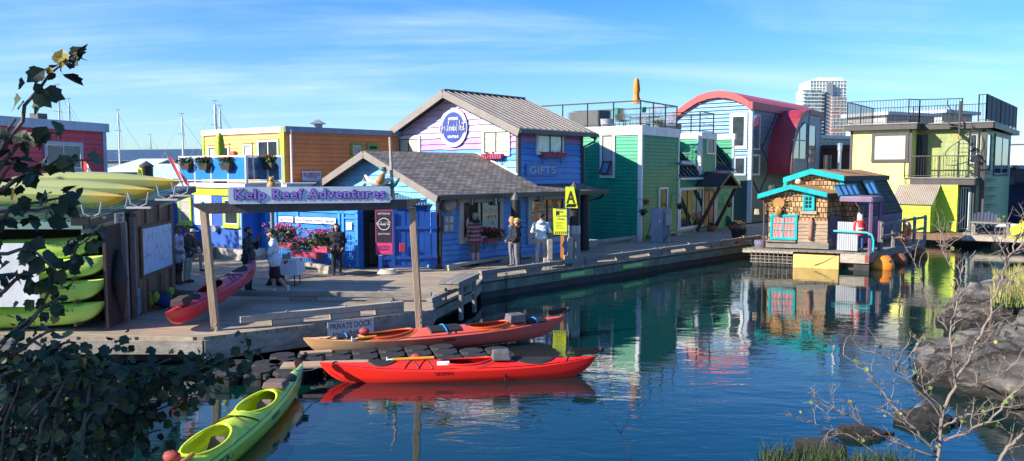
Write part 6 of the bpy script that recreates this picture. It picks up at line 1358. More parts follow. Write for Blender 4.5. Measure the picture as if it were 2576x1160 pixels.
# front room
mb=MB();front=[CP(bL,z0),CP(bR,z0),CP(aR[0]-.05,zm),CP(aR[0]-.05,aR[1]-.1),CP(ap[0],ap[1]-.1),CP(aL[0]+.05,aL[1]-.1),CP(aL[0]+.05,zm),CP(bL,zm-.05)]
mb.prism(front,CUv*dpt);mb.build('front_room',[cedar],ct)
mb=MB();n=7
for k in range(n): z=z0+(zm-.25-z0)*k/n;zz=z0+(zm-.25-z0)*(k+1)/n;xa=CC(510,600)[0];mb.add([CP(xa,z,0,.045),CP(bR-.05,z,0,.045),CP(bR-.05,zz,0,.015),CP(xa,zz,0,.015)],[(0,1,2,3)]);mb.add([CP(xa,z,0,.0),CP(bR-.05,z,0,.0),CP(bR-.05,z,0,.045),CP(xa,z,0,.045)],[(0,1,2,3)])
mb.build('lap_boards',[M('brown_lap_board',(.42,.3,.2),.8,.3,stretch=(1,1,5),scale=3,dirt=.5,dirtc=(.1,.06,.04))],ct,fixn=False)
mb=MB();zs=CC(500,745)[1];mb.prism([CP(bL-.05,z0-.1,0,.03),CP(bR,z0-.1,0,.03),CP(bR,zs,0,.03),CP(bL-.05,zs,0,.03)],Wc1.n.to_3d()*.08);mb.box(Wc1,bL-.05,CC(510,0)[0],zs,zs+.06,.03,.2);mb.build('base_board',[wood],ct)
# big window, small window
a=cr(Wc1,dC,278,515,503,725,.05);window(Wc1,ct,a,turq,Mglass('pink_lace_glass',(.72,.3,.28),curtain=True),fw=.07,mull=(.5,),bars=(.37,.68),base=.03,inner=turq)
a=cr(Wc1,dC,550,352,646,482,.05);window(Wc1,ct,a,turq,gdark,fw=.07,mull=(.5,),bars=(.33,.66),base=.03,inner=turq,sill=None)
mb=MB();a=cr(Wc1,dC,528,487,665,513,.05);mb.box(Wc1,a[0],a[1],a[2],a[3],.0,.08);a=cr(Wc1,dC,545,335,648,350,.05);mb.box(Wc1,a[0],a[1],a[2],a[3],.0,.07);mb.build('window_boards',[woodl],ct)
# roof 1
def gable(L_,A,R_,dep,ov,name,mat,tr,thick=.07,dep0=-.25,tw_=.16):
    mb=MB()
    for (p,q) in((L_,A),(A,R_)):
        mb.prism([CP(p[0],p[1],dep0),CP(q[0],q[1],dep0),CP(q[0],q[1],dep),CP(p[0],p[1],dep)],(0,0,-thick))
    o=mb.build(name,[mat],ct)
    mb=MB()
    for (p,q) in((L_,A),(A,R_)):
        dx=.0;mb.hexa([CP(p[0],p[1]-tw_,dep0,.03),CP(q[0],q[1]-tw_,dep0,.03),CP(q[0],q[1]-tw_,dep0,-.03),CP(p[0],p[1]-tw_,dep0,-.03),CP(p[0],p[1]+.03,dep0,.03),CP(q[0],q[1]+.03,dep0,.03),CP(q[0],q[1]+.03,dep0,-.03),CP(p[0],p[1]+.03,dep0,-.03)])
    mb.build('barge_board',[tr],o)
    return o
gable((CC(195,360)[0],CC(195,352)[1]),(ap[0],CC(470,272)[1]),(CC(772,340)[0],CC(772,340)[1]),2.4,.2,'front_roof',rust,turq)
mb=MB();e=(CC(772,345)[0],CC(772,350)[1]);mb.prism([CP(e[0]-.04,e[1]-.18,-.2),CP(e[0]+.03,e[1]-.18,-.2),CP(e[0]+.03,e[1]-.0,-.2),CP(e[0]-.04,e[1],-.2)],CUv*2.6);mb.build('eave_board',[woodd],ct)
# rear taller part
D2=1.7;Wc2=Wall(CP(0,0,D2),CP(5,0,D2))
def C2(x,y): return hc(Wc2,dC,x,y)
p1,p2,p3=C2(388,215),C2(620,140),C2(892,198);w0,w1=C2(400,290)[0],C2(915,300)[0];Ld=5.6
mb=MB();mb.prism([Wc2.w(w0+.1,z0),Wc2.w(w1+.55,z0),Wc2.w(w1+.55,1.9),Wc2.w(p3[0]-.1,p3[1]-.1),Wc2.w(p2[0],p2[1]-.1),Wc2.w(p1[0]+.15,p1[1]-.1)],CUv*Ld);mb.build('main_room',[cedar],ct)
# dark shingled side (mansard)
mb=MB();s0=Wc2.w(p3[0]-.06,p3[1]-.12,.0);sb=Wc2.w(w1+.6,1.9,.0);off=Vector((.02,-.01,0));mb.prism([s0+off,sb+off,sb+off+CUv*(Ld+.05),s0+off+CUv*(Ld+.05)],Vector((.05,-.03,.03)));side=mb.build('mansard_shingles',[cedard],ct)
mb=MB();q=[Wc2.w(w1+.6,z0,-.0)+off,Wc2.w(w1+.6,1.9,0)+off];mb.prism([q[0],q[0]+CUv*Ld,q[1]+CUv*Ld,q[1]],Vector((.04,-.02,0)));mb.build('side_wall',[purp],ct)
mb=MB();mb.hexa([Wc2.w(p1[0]-.02,p1[1]-.0,.05),Wc2.w(p1[0]+.12,p1[1]-.0,.05),Wc2.w(p1[0]+.12,p1[1],-.0),Wc2.w(p1[0]-.02,p1[1],-.0)]+[Wc2.w(p1[0]+.1,p1[1],.05)]*0 or [Wc2.w(w0-.1,C2(400,290)[1]-.1,.05),Wc2.w(w0+.06,C2(400,290)[1]-.1,.05),Wc2.w(w0+.06,C2(400,290)[1]-.1,0),Wc2.w(w0-.1,C2(400,290)[1]-.1,0),Wc2.w(p1[0]+.0,p1[1],.05),Wc2.w(p1[0]+.16,p1[1],.05),Wc2.w(p1[0]+.16,p1[1],0),Wc2.w(p1[0]+.0,p1[1],0)])
mb=MB();lo=C2(905,318);mb.hexa([Wc2.w(lo[0]-.1,lo[1],.06),Wc2.w(lo[0]+.06,lo[1],.06),Wc2.w(lo[0]+.06,lo[1],0),Wc2.w(lo[0]-.1,lo[1],0),Wc2.w(p3[0]-.22,p3[1]-.1,.06),Wc2.w(p3[0]-.06,p3[1]-.1,.06),Wc2.w(p3[0]-.06,p3[1]-.1,0),Wc2.w(p3[0]-.22,p3[1]-.1,0)])
lo=C2(395,288);mb.hexa([Wc2.w(lo[0]-.06,lo[1],.06),Wc2.w(lo[0]+.1,lo[1],.06),Wc2.w(lo[0]+.1,lo[1],0),Wc2.w(lo[0]-.06,lo[1],0),Wc2.w(p1[0]+.06,p1[1]-.1,.06),Wc2.w(p1[0]+.22,p1[1]-.1,.06),Wc2.w(p1[0]+.22,p1[1]-.1,0),Wc2.w(p1[0]+.06,p1[1]-.1,0)])
mb.build('corner_board',[turq],ct)
mb=MB()
for (p,q) in((p1,p2),(p2,p3)): mb.prism([Wc2.w(p[0],p[1],.2),Wc2.w(q[0],q[1],.2),Wc2.w(q[0],q[1],.2)+CUv*(Ld+.5),Wc2.w(p[0],p[1],.2)+CUv*(Ld+.5)],(0,0,-.07))
mr=mb.build('main_roof',[rust],ct);mb=MB()
for (p,q) in((p1,p2),(p2,p3)): mb.hexa([Wc2.w(p[0],p[1]-.2,.25),Wc2.w(q[0],q[1]-.2,.25),Wc2.w(q[0],q[1]-.2,.19),Wc2.w(p[0],p[1]-.2,.19),Wc2.w(p[0],p[1]+.03,.25),Wc2.w(q[0],q[1]+.03,.25),Wc2.w(q[0],q[1]+.03,.19),Wc2.w(p[0],p[1]+.03,.19)])
mb.build('barge_board',[turq],mr);mb=MB();a=Wc2.w(p3[0]+.02,p3[1]-.1,.2);mb.beam(a,a+CUv*(Ld+.5),.06,.22);mb.build('eave_board',[woodd],mr)
# globe lamp, chimney, sun ornament
a=C2(513,240);t=MB();t.ball(Wc2.w(a[0],a[1],.15),.13,nu=14,nv=10);tag(t.build('globe_lamp',[M('globe_cream',(.7,.6,.4),.4)],smooth=True),'round cream globe lamp between the two cottage roofs','lamp')
c=CP(C2(850,60)[0]+.2,0,3.2);Yc=D(*dC(852,130),34.6);mb=MB();mb.lathe((Yc.x,Yc.y,Yc.z-.4),[(.075,0),(.075,1.15),(.1,1.16),(.1,1.4),(.12,1.41),(.12,1.46),(.02,1.5)],12);mb.build('chimney',[alu],ct,smooth=40)
Yc=D(*dC(753,130),34.2);mb=MB();mb.lathe((Yc.x,Yc.y,Yc.z-.3),[(.16,0),(.16,.85)],12);mb.build('vent_pipe',[black],ct,smooth=40)
a=CC(350,425,.08);ow_=M('ornament_wood',(.45,.24,.07),.6,.2);od=M('ornament_dark',(.2,.09,.03),.7)
t=thing('sun_ornament','carved wooden sun with pointed rays on the cottage front','ornament',Wc1.w(a[0],a[1],.05))
mb=MB()
for k in range(14):
    q=k*2*pi/14;mb.add([Wc1.w(a[0]+.2*cos(q-.15),a[1]+.2*sin(q-.15),.09),Wc1.w(a[0]+.2*cos(q+.15),a[1]+.2*sin(q+.15),.09),Wc1.w(a[0]+.62*cos(q)*(1 if k%2 else .8),a[1]+.62*sin(q)*(1 if k%2 else .8),.07),Wc1.w(a[0]+.2*cos(q),a[1]+.2*sin(q),.05)],[(0,1,2),(1,3,2),(3,0,2)])
mb.build('rays',[od],t);disc(Wc1,a[0],a[1]+.02,.22,.05,.12).build('face',[ow_],t)
mb=MB();mb.ball(Wc1.w(a[0]+.0,a[1]-.3,.13),.14,sq=(1,.5,1.5));mb.tube([Wc1.w(a[0]-.05,a[1]-.12,.13),Wc1.w(a[0]+.1,a[1]-.25,.16),Wc1.w(a[0]+.02,a[1]-.5,.13)],[.05,.06,.03],6);mb.build('carving',[ow_],t,smooth=True)
a=CC(618,620,.08);mb=MB();mb.tube([Wc1.w(a[0],a[1]+.42,.07),Wc1.w(a[0],a[1]+.2,.09),Wc1.w(a[0],a[1]-.3,.09),Wc1.w(a[0],a[1]-.5,.06)],[.02,.1,.07,.1],8);tag(mb.build('carved_fish',[M('carving_pink',(.35,.16,.13),.7)],smooth=True),'narrow wooden carving hung on the cottage boards right of the lace window','ornament')
mb=MB();a=CC(232,430,.12);mb.tube([Wc1.w(a[0]-.1,a[1]+.25,.1),Wc1.w(a[0],a[1],.12),Wc1.w(a[0],z0-.2,.12)],.035,6);mb.build('drainpipe',[M('rust_pipe',(.12,.06,.04),.6)],ct)
a=CC(168,495,.1);mb=MB();mb.xbox(Wc1.w(a[0],a[1]-.1,.1),(.16,.14,.22),0,0,.8);tag(mb.build('wall_lamp',[M('lamp_cream',(.65,.5,.3),.5)]),'small cream wall lamp at the left corner of the cottage','lamp')
# side: skylight windows, porch, posts, corrugated screen
SD=Wall(Wc2.w(w1+.66,0,0),Wc2.w(w1+.66,0,0)+CUv*6)
def onS(x,y): return hc(SD,dC,x,y)
def mans(x0,y0,x1,y1,g,fr_,mull):
    a=onS(x0,y0);b_=onS(x1,y1);zt=a[1];zb=b_[1];top_=p3[1]-.12;k=lambda z:.0+.62*max(0,(z-1.9))/(top_-1.9)*1.
    inset=(w1+.6-(p3[0]-.06));K=lambda z:inset*max(0,(z-1.9))/(top_-1.9)
    def Pn(s,z,o): 
        p=SD.w(s,z,0);d_=Vector((-Wc2.d.x,-Wc2.d.y,0));return p+d_*(K(z)-.06-o)
    s0,s1=a[0],b_[0];mb=MB();mb.add([Pn(s0,zb,.06),Pn(s1,zb,.06),Pn(s1,zt,.06),Pn(s0,zt,.06)],[(0,1,2,3)]);w_=MB()
    for i in range(mull+1): s=s0+(s1-s0)*i/mull;w_.beam(Pn(s,zb,.07),Pn(s,zt,.07),.05,.05)
    w_.beam(Pn(s0,zb,.07),Pn(s1,zb,.07),.05,.05);w_.beam(Pn(s0,zt,.07),Pn(s1,zt,.07),.05,.05);o=w_.build('side_window',[fr_],ct);mb.build('pane',[g],o,fixn=False)
mans(930,275,1105,350,gsk2,M('teal_frame',(.03,.2,.22),.5),4);mans(1175,240,1255,342,gsk2,M('teal_frame',0),2)
# porch canopy (purple post)
pz_=1.0
cz1=CC(990,385)[1]
P0=D(*dC(860,378),31.0);P1=D(*dC(1125,388),30.2);P2=D(*dC(1212,362),31.6);P3=D(*dC(945,360),32.6);zc_=(P0.z+P1.z+P2.z)/3
mb=MB();mb.prism([(p.x,p.y,zc_) for p in (P0,P1,P2,P3)],(0,0,.05));cn=mb.build('porch_canopy',[M('canopy_grey',(.2,.18,.22),.6)],ct);mb=MB();mb.beam((P0.x,P0.y,zc_-.07),(P1.x,P1.y,zc_-.07),.08,.15);mb.beam((P1.x,P1.y,zc_-.07),(P2.x,P2.y,zc_-.07),.08,.15);mb.build('canopy_edge',[purpl],cn)
zfl_=.62
for (x,y,Y) in((1105,800,30.3),(1183,812,31.3)):
    q=D(*dC(x,y),Y);o=MB();o.beam((q.x,q.y,zfl_),(q.x,q.y,zc_-.02),.1,.1);o.build('porch_post',[purpl],ct)
mb=MB();q0_=D(*dC(765,700),31.4);q1_=D(*dC(1125,700),34.6);Wpu=Wall(q0_,q1_)
siding(Wpu,0,1.1,.6,2.0,[purp],None,ct,bh=.16)
cs_=Wall(D(*dC(832,800),30.9),D(*dC(1005,800),30.35));z_t=cs_.hit(*dC(920,578))[1];z_b=cs_.hit(*dC(920,815))[1]
mb=MB();mb.box(cs_,0,cs_.L,z_b,z_t,-.03,0);tag(mb.build('corrugated_screen',[Mcorr('galvanised_corrugated',(.55,.57,.6),pitch=.085,rough=.4,metal=.3)]),'upright galvanised corrugated sheet beside the nutcracker on the cottage deck','screen')
mb=MB();mb.tube([cs_.w(-.1,z_t-.37,.1),cs_.w(cs_.L+.35,z_t-.37,.1),cs_.w(cs_.L+.55,z_t-.45,.1),cs_.w(cs_.L+.62,z_t-.65,.1),cs_.w(cs_.L+.62,z_b+.05,.1)],.04,8);tag(mb.build('handrail',[turq],smooth=40),'bright turquoise bent pipe handrail on the cottage deck','handrail')
# nutcracker figure
nc=D(*dC(1040,800),30.45);nc=Vector((nc.x-.1,nc.y,z_b));t=thing('nutcracker','tall wooden nutcracker soldier in a red coat on the cottage deck','statue',nc)
nr=M('nut_red',(.55,.04,.04),.4);nw=M('nut_white',(.65,.62,.55),.5);nb_=M('nut_blue',(.04,.1,.25),.5)
def nl(x,z): return (nc.x+x,nc.y,nc.z+z)
for s in(-.07,.09): MB().tube([nl(s,.08),nl(s,.62)],[.055,.065],8).build('leg',[nb_],t);MB().tube([nl(s,.0),nl(s,.1)],[.07,.06],8).build('boot',[black],t)
MB().lathe(nl(0,.6),[(.16,0),(.17,.1),(.13,.3),(.16,.55),(.1,.6)],12).build('coat',[nr],t,smooth=40)
for s in(-1,1): MB().tube([nl(.16*s,1.15),nl(.22*s,.9),nl(.17*s,.7)],[.055,.05,.04],8).build('arm',[nr],t)
MB().lathe(nl(0,1.2),[(.09,0),(.11,.1),(.1,.25),(.02,.27)],12).build('head',[nw],t,smooth=40);MB().lathe(nl(0,1.45),[(.14,0),(.13,.03),(.1,.04),(.12,.26),(.001,.27)],12).build('hat',[black],t);MB().lathe(nl(0,1.15),[(.1,0),(.12,.08),(.05,.1)],10).build('beard',[nw],t)
MB().lathe(nl(0,.85),[(.155,0),(.155,.06)],12).build('belt',[nw],t)
# float
z_f=CC(300,792)[1]
FL=Wall(Vector((D(1868,640,32.).x,32.)),Vector((D(2187,640,30.).x,30.)))
a0=FL.hit(1868,623);a1=FL.hit(2187,623);zf1=.64
mb=MB();mb.prism([FL.w(0,zf1-.03),FL.w(FL.L,zf1-.03),FL.w(FL.L,zf1-.03)+CUv*8,FL.w(0,zf1-.03)+CUv*8],(0,0,.05));mb.build('float_deck',[Mplank('float_planks',(.2,.17,.14),(.3,.27,.22),ang=50)],ct)
xm1=FL.hit(*dC(470,850))[0];xm2=FL.hit(*dC(857,850))[0]
mb=MB();mb.box(FL,0,xm1,zf1-.14,zf1-.035,-.12,.02);mb.build('float_beam',[woodl],ct,bevel=.01);mb=MB();mb.box(FL,0,FL.L,.30,.36,-.1,.0) if 0 else None
mb.box(FL,xm2+.02,FL.L,.26,zf1-.035,-.1,.02);mb.build('float_beam',[woodl],ct,bevel=.01)
mb=MB();mb.box(FL,xm1+.01,xm2-.01,-.1,zf1-.12,-2.5,.06);mb.build('float_tank',[M('tank_yellow',(.72,.5,.15),.55,.15,dirt=.4,dirtc=(.4,.25,.08))],ct,bevel=.03)
mb=MB();mb.box(FL,.35,xm1,-.1,.4,-3,-.25);mb.box(FL,xm2+.5,FL.L,-.1,.22,-3,-.05);mb.build('float_log',[woodd],ct)
mb=MB()
for k in range(9): s=.35+k*(xm1-.4)/9;mb.beam(FL.w(s,.12,.03),FL.w(s,zf1-.05,.03),.02,.02)
for k in range(4): mb.beam(FL.w(.3,.14+.13*k,.035),FL.w(xm1-.02,.14+.13*k,.035),.02,.02)
mb.build('mesh_grille',[M('rusty_mesh',(.3,.25,.2),.7)],ct)
FR=Wall(FL.w(FL.L,0),FL.w(FL.L,0)+CUv*8);mb=MB();mb.box(FR,.02,8,.3,zf1-.035,-.15,.02);mb.build('float_beam',[wood],ct);mb=MB();mb.box(FR,.1,7.5,-.1,.3,-1,-.1);mb.build('float_log',[woodd],ct)
mb=MB();q=FL.w(FL.L-.12,.3,.03);mb.box(FL,FL.L-.15,FL.L,.3,.6,.02,.04);mb.build('red_marker',[M('dull_red',(.3,.06,.04),.7)],ct)
# rail with life ring along side dock
rlg=thing('dock_railing','grey timber railing along the cottage side deck carrying the orange life ring','railing',FR.w(4,zf1,0))
mb=MB();
for z in (.55,1.05): mb.beam(FR.w(1.5,zf1+z,-.05),FR.w(8.3,zf1+z,-.05),.06,.1)
mb.build('rails',[wood],rlg)
for s in(1.6,3.2,4.8,6.4,8.2): MB().beam(FR.w(s,zf1-.2,-.05),FR.w(s,zf1+1.15,-.05),.1,.1).build('post',[wood],rlg)
s,z=FR.hit(*dC(1417,660),.1);t=MB();t.tube([FR.w(s+.36*cos(q),z+.36*sin(q),.1) for q in [i*pi/12 for i in range(24)]],.085,8,closed=True);o=t.build('life_ring',[M('ring_orange',(.9,.16,.05),.5)],smooth=True);tag(o,'orange life ring hung on the timber railing right of the cottage','life ring')
mb=MB()
for k in range(4):
    q=k*pi/2+.6;mb.tube([FR.w(s+.36*cos(q-.1),z+.36*sin(q-.1),.1),FR.w(s+.36*cos(q+.1),z+.36*sin(q+.1),.1)],.092,8)
mb.build('bands',[white],o)
# buoys
def buoy(x,y,Y,r,label,wet=.35,big=True):
    p=D(*dC(x,y),Y);p=Vector((p.x,p.y,-r*.35));t=thing('buoy',label,'buoy',p,'orange mooring buoys by the cottage float')
    col=M('buoy_orange',(.75,.24,.02),.45,.1) if big else M('buoy_rust',(.32,.1,.03),.6,.2)
    mb=MB();mb.tube([p+Vector((r*1.0*cos(a_)*.0+x_,0,r*.55+z_)) for a_,x_,z_ in((0,-r*1.1,r*.12),(0,-r*.85,r*.12),(0,-r*.2,.06),(0,r*.3,0),(0,r*.75,-.02),(0,r*.98,0))],[r*.25,r*.45,r*.85,r,r*.75,r*.1],16);mb.build('float_body',[col],t,smooth=True)
    MB().tube([p+Vector((-r*1.35,0,r*.7)),p+Vector((-r*1.05,0,r*.67))],[.05,.06],8).build('eyelet',[rubber],t)
buoy(1205,955,30.6,.46,'bright orange pear shaped buoy floating at the cottage float corner, nearest');buoy(1338,905,32.3,.36,'rust orange buoy in the shade beside the float, middle one',big=False)
p=D(*dE(655,120),34.9);buoy(1338,905,34.6,.38,'x') if 0 else None
def buoy2():
    global dC_;t0=dup(bpy.data.objects['buoy.001'],(p.x,p.y,-.15),0,'rust orange buoy farthest back, right of the other two')
buoy2()
# pots and misc on cottage deck
q=D(*dC(202,760),32.5);t=MB();t.lathe((q.x,q.y,.63),[(.18,0),(.26,.15),(.27,.32),(.22,.32)],16);tag(t.build('patterned_pot',[M('pot_pattern',(.2,.2,.28),.5,.9,scale=14)],smooth=40),'dark and white patterned pot at the left end of the cottage float','pot')
g=G(1858,600);t=thing('planter_pot','black round pot of dry grass on the far walkway left of the cottage','pot',g);MB().lathe(g,[(.3,0),(.38,.45),(.32,.45)],16).build('pot',[rubber],t);flowers(t,g+Vector((0,0,.6)),(.35,.35,.3),260,M('dry_grass',(.12,.09,.05),.8),None,3)
# ================================================================ kayaks
def Mgrad(name,c1,c2,x0,x1,c3=None,noise_=.15,rough=.3):
    if name in MATS: return MATS[name]
    m,nt,b=newmat(name);L=nt.links;tc=nd(nt,'ShaderNodeTexCoord');at=nd(nt,'ShaderNodeUVMap');at.uv_map='along'
    sp=nd(nt,'ShaderNodeSeparateXYZ');L.new(at.outputs[0],sp.inputs[0])
    n=nd(nt,'ShaderNodeTexNoise',Scale=1.6,Detail=4.);L.new(tc.outputs['Object'],n.inputs['Vector'])
    t=mth(nt,'ADD',sp.outputs[0],mth(nt,'MULTIPLY',mth(nt,'SUBTRACT',n.outputs[0],.5),noise_))
    f=nd(nt,'ShaderNodeMapRange');f.inputs[1].default_value=x0;f.inputs[2].default_value=x1;L.new(t,f.inputs[0]);c=mix(nt,c1,c2,f.outputs[0])
    if c3:
        g=nd(nt,'ShaderNodeMapRange');g.inputs[1].default_value=c3[1];g.inputs[2].default_value=c3[2];L.new(t,g.inputs[0]);c=mix(nt,c,c3[0],g.outputs[0])
    L.new(c,b.inputs['Base Color']);b.inputs['Roughness'].default_value=rough;b.inputs['Coat Weight'].default_value=.3
    MATS[name]=m;return m
class Boat:
    def __init__(s,c,head,pitch=0,roll=0):
        from mathutils import Matrix
        s.M=Matrix.Translation(Vector(c))@Matrix.Rotation(head,4,'Z')@Matrix.Rotation(-pitch,4,'Y')@Matrix.Rotation(roll,4,'X')
    def p(s,x,y,z): return s.M@Vector((x,y,z))
def kayak(label,a,b_,beam,depth,mat,cocks,roll=0,sheer=.16,rudder=True,hatches=(),lines=(),group=None,coam=None,seatm=None,name='kayak',tail=.08,sharp=.8,inv=1):
    """a: keel point of the left tip, b_: keel point of the right tip (3d)"""
    a=Vector(a);b_=Vector(b_);d=b_-a;Ln=d.length;c=(a+b_)/2;head=atan2(d.y,d.x);pitch=asin(d.z/Ln)
    bo=Boat(c,head,pitch,roll);t=thing(name,label,'kayak',c,group)
    hw=lambda u:max(.004,beam/2*(max(0,sin(pi*min(1,max(0,u)))))**sharp)
    zs=lambda u:depth*.62+sheer*abs(2*u-1)**3
    zk=lambda u:(zs(u)-.03)*abs(2*u-1)**9
    def zd(u,q): # deck height at lateral q in [-1,1]
        pk=.09+.07*exp(-((u-.5)/.3)**2);return zs(u)+pk*(1-abs(2*u-1)**4)*(1-abs(q)**1.7)
    NU=72;V=[];al=[]
    for i in range(NU+1):
        u=i/NU;w=hw(u)
        for k in range(9):
            q=-1+2*k/8;ang=q*pi/2;y=w*(1 if q>0 else -1)*abs(sin(ang))**.62;z=zk(u)+(zs(u)-zk(u))*(1-cos(ang))**1.1;V.append(bo.p((u-.5)*Ln,y*inv,z));al.append(u)
    Fc=[(i*9+k,i*9+k+1,i*9+k+10,i*9+k+9) for i in range(NU) for k in range(8)]
    nb=len(V);NQ=17
    for i in range(NU+1):
        u=i/NU;w=hw(u)
        for k in range(NQ): q=-1+2*k/(NQ-1);V.append(bo.p((u-.5)*Ln,w*q,zd(u,q)));al.append(u)
    for i in range(NU):
        for k in range(NQ-1):
            u=(i+.5)/NU;y=hw(u)*(-1+2*(k+.5)/(NQ-1));x=(u-.5)*Ln
            if any(((x-cx)/hl)**2+(y/hwid)**2<1.05 for cx,hl,hwid in cocks): continue
            o=nb+i*NQ+k;Fc.append((o,o+NQ,o+NQ+1,o+1))
    mb=MB();mb.add(V,Fc);h=mb.build('hull',[mat],t,smooth=35,fixn=False)
    uv=h.data.uv_layers.new(name='along')
    for l in h.data.loops: uv.data[l.index].uv=(al[l.vertex_index],0)
    cm=coam or mat
    for cx,hl,hwid in cocks:
        u=lambda x:x/Ln+.5
        mb=MB();ring=[];skr=[]
        for k in range(28):
            an=2*pi*k/28;x=cx+hl*cos(an);y=hwid*sin(an);w=hw(u(x));z=zd(u(x),min(1,abs(y)/w));ring.append((x,y,.4*z+.6*zd(u(cx),.55)+.02+.02*cos(an)))
            x2=cx+hl*1.22*cos(an);y2=min(hwid*1.22*abs(sin(an)),hw(u(x2))*.98)*(1 if sin(an)>=0 else -1);z2=zd(u(x2),min(1,abs(y2)/hw(u(x2))));skr.append((x2,y2,z2+.004))
        mb.tube([bo.p(*p) for p in ring],.018,6,closed=True)
        P=[bo.p(*p) for p in ring]+[bo.p(*p) for p in skr]
        mb.add(P,[(k,(k+1)%28,28+(k+1)%28,28+k) for k in range(28)])
        o=mb.build('cockpit_coaming',[cm],t,smooth=45)
        uv=o.data.uv_layers.new(name='along')
        for l in o.data.loops: uv.data[l.index].uv=(cx/Ln+.5,0)
        mb=MB();bx=cx-hl*.1;P=[]
        mb.hexa([bo.p(cx-hl*.5,-hwid*.65,.06),bo.p(cx+hl*.35,-hwid*.65,.06),bo.p(cx+hl*.35,hwid*.65,.06),bo.p(cx-hl*.5,hwid*.65,.06),bo.p(cx-hl*.5,-hwid*.65,.1),bo.p(cx+hl*.35,-hwid*.65,.12),bo.p(cx+hl*.35,hwid*.65,.12),bo.p(cx-hl*.5,hwid*.65,.1)])
        mb.build('seat',[seatm or rubber],t)
        s_=1;mb=MB();xb=cx+hl*.55*s_;mb.hexa([bo.p(xb-.03,-hwid*.7,.1),bo.p(xb+.03,-hwid*.7,.1),bo.p(xb+.03,hwid*.7,.1),bo.p(xb-.03,hwid*.7,.1),bo.p(xb+.04,-hwid*.42,depth*.62+.05),bo.p(xb+.1,-hwid*.42,depth*.62+.05),bo.p(xb+.1,hwid*.42,depth*.62+.05),bo.p(xb+.04,hwid*.42,depth*.62+.05)])
        mb.build('seat_back',[seatm or rubber],t,bevel=.02)
    for hx,hl,hy in hatches:
        mb=MB();n=20;Q=[]
        for f_,e_ in((1.,-.01),(.93,.022),(.6,.026),(.3,.026),(.02,.026)):
            for k in range(n): an=2*pi*k/n;x=hx+hl*f_*cos(an);y=hy*f_*sin(an);uu=x/Ln+.5;Q.append(bo.p(x,y,zd(uu,min(1,abs(y)/hw(uu)))+e_))
        mb.add(Q,[(i*n+k,i*n+(k+1)%n,(i+1)*n+(k+1)%n,(i+1)*n+k) for i in range(4) for k in range(n)]);mb.build('hatch_cover',[rubber],t,smooth=40)
    if lines:
        mb=MB()
        def dk(x,q,e=.012): u=x/Ln+.5;return bo.p(x,hw(u)*q*.93,zd(u,abs(q)*.93)+e)
        for (xa,qa,xb,qb) in lines:
            mb.tube([dk(xa+(xb-xa)*k/6,qa+(qb-qa)*k/6) for k in range(7)],.009,4)
        for q in(-.95,.95):
            mb.tube([dk(-Ln*.45+Ln*.9*k/24,q,.012) for k in range(25)],.005,4)
        mb.build('deck_lines',[black],t)
    for sgn in(-1,1):
        q=bo.p(sgn*(Ln/2-.06),0,zs(0)+.02);MB().tube([q,q+Vector((0,0,.03)),bo.p(sgn*(Ln/2-.16),0,zs(0)+.05)],.012,5).build('toggle',[black],t)
    if rudder:
        e=rudder if rudder in(-1,1) else 1
        P=[bo.p(e*(Ln/2-.38),0,zd(.93,0)+.03),bo.p(e*(Ln/2+.02),0,zs(0)+.06),bo.p(e*(Ln/2+.12),0,zs(0)+.1),bo.p(e*(Ln/2+.02),0,zs(0)+.17),bo.p(e*(Ln/2-.45),0,zd(.93,0)+.15)]
        mb=MB();off=bo.p(0,.012,0)-bo.p(0,0,0);mb.prism([p-off/2 for p in P],off);mb.tube([bo.p(e*(Ln/2+.0),-.05,zs(0)+.08),bo.p(e*(Ln/2+.0),.05,zs(0)+.08)],.03,6);mb.ball(bo.p(e*(Ln/2+.1),0,zs(0)+.13),.06,nu=8,nv=5);mb.build('rudder',[black],t)
    t['_']=0;del t['_']
    return t,bo,zd,Ln,hw
def onboat(K,x,y,e=0):
    t,bo,zd,Ln,hw=K;u=x/Ln+.5;return bo.p(x,y,zd(u,min(1,abs(y)/hw(u)))+e)
def bag(K,x,y,l,w,h,label,mat,cat='bag',name='deck_bag',strap=True):
    t,bo,zd,Ln,hw=K;u=x/Ln+.5;z=zd(u,min(1,abs(y)/hw(u)))-.01;mb=MB()
    mb.hexa([bo.p(x-l/2,y-w/2,z),bo.p(x+l/2,y-w/2,z),bo.p(x+l/2,y+w/2,z),bo.p(x-l/2,y+w/2,z),bo.p(x-l*.45,y-w*.42,z+h),bo.p(x+l*.45,y-w*.42,z+h),bo.p(x+l*.45,y+w*.42,z+h),bo.p(x-l*.45,y+w*.42,z+h)])
    return tag(mb.build(name,[mat],bevel=.02),label,cat)
def pump(K,x,y,l,label):
    t=K[1];mb=MB();a=onboat(K,x-l/2,y,.04);b_=onboat(K,x+l/2,y,.04);r=thing('bilge_pump',label,'hand pump',(a+b_)/2)
    MB().tube([a,b_],.028,8).build('tube',[M('pump_orange',(.75,.3,.02),.4)],r,smooth=40);d=(b_-a).normalized();MB().tube([a-d*.1,a],.018,6).tube([a-d*.1+Vector((0,0,.05)),a-d*.1-Vector((0,0,.03))],.012,5).build('handle',[white],r)
def towbag(K,x,y,label,m=None):
    p=onboat(K,x,y,.06);mb=MB();mb.ball(p,.085,sq=(1.3,.9,.75));mb.tube([p+Vector((-.09,0,.04)),p+Vector((0,0,.075)),p+Vector((.09,0,.04))],.008,4);tag(mb.build('throw_bag',[m or M('throwbag_red',(.35,.05,.05),.7)],smooth=True),label,'bag')
redk=Mgrad('kayak_red',(.9,.03,.015),(.85,.02,.012),0,1);blackv=rubber
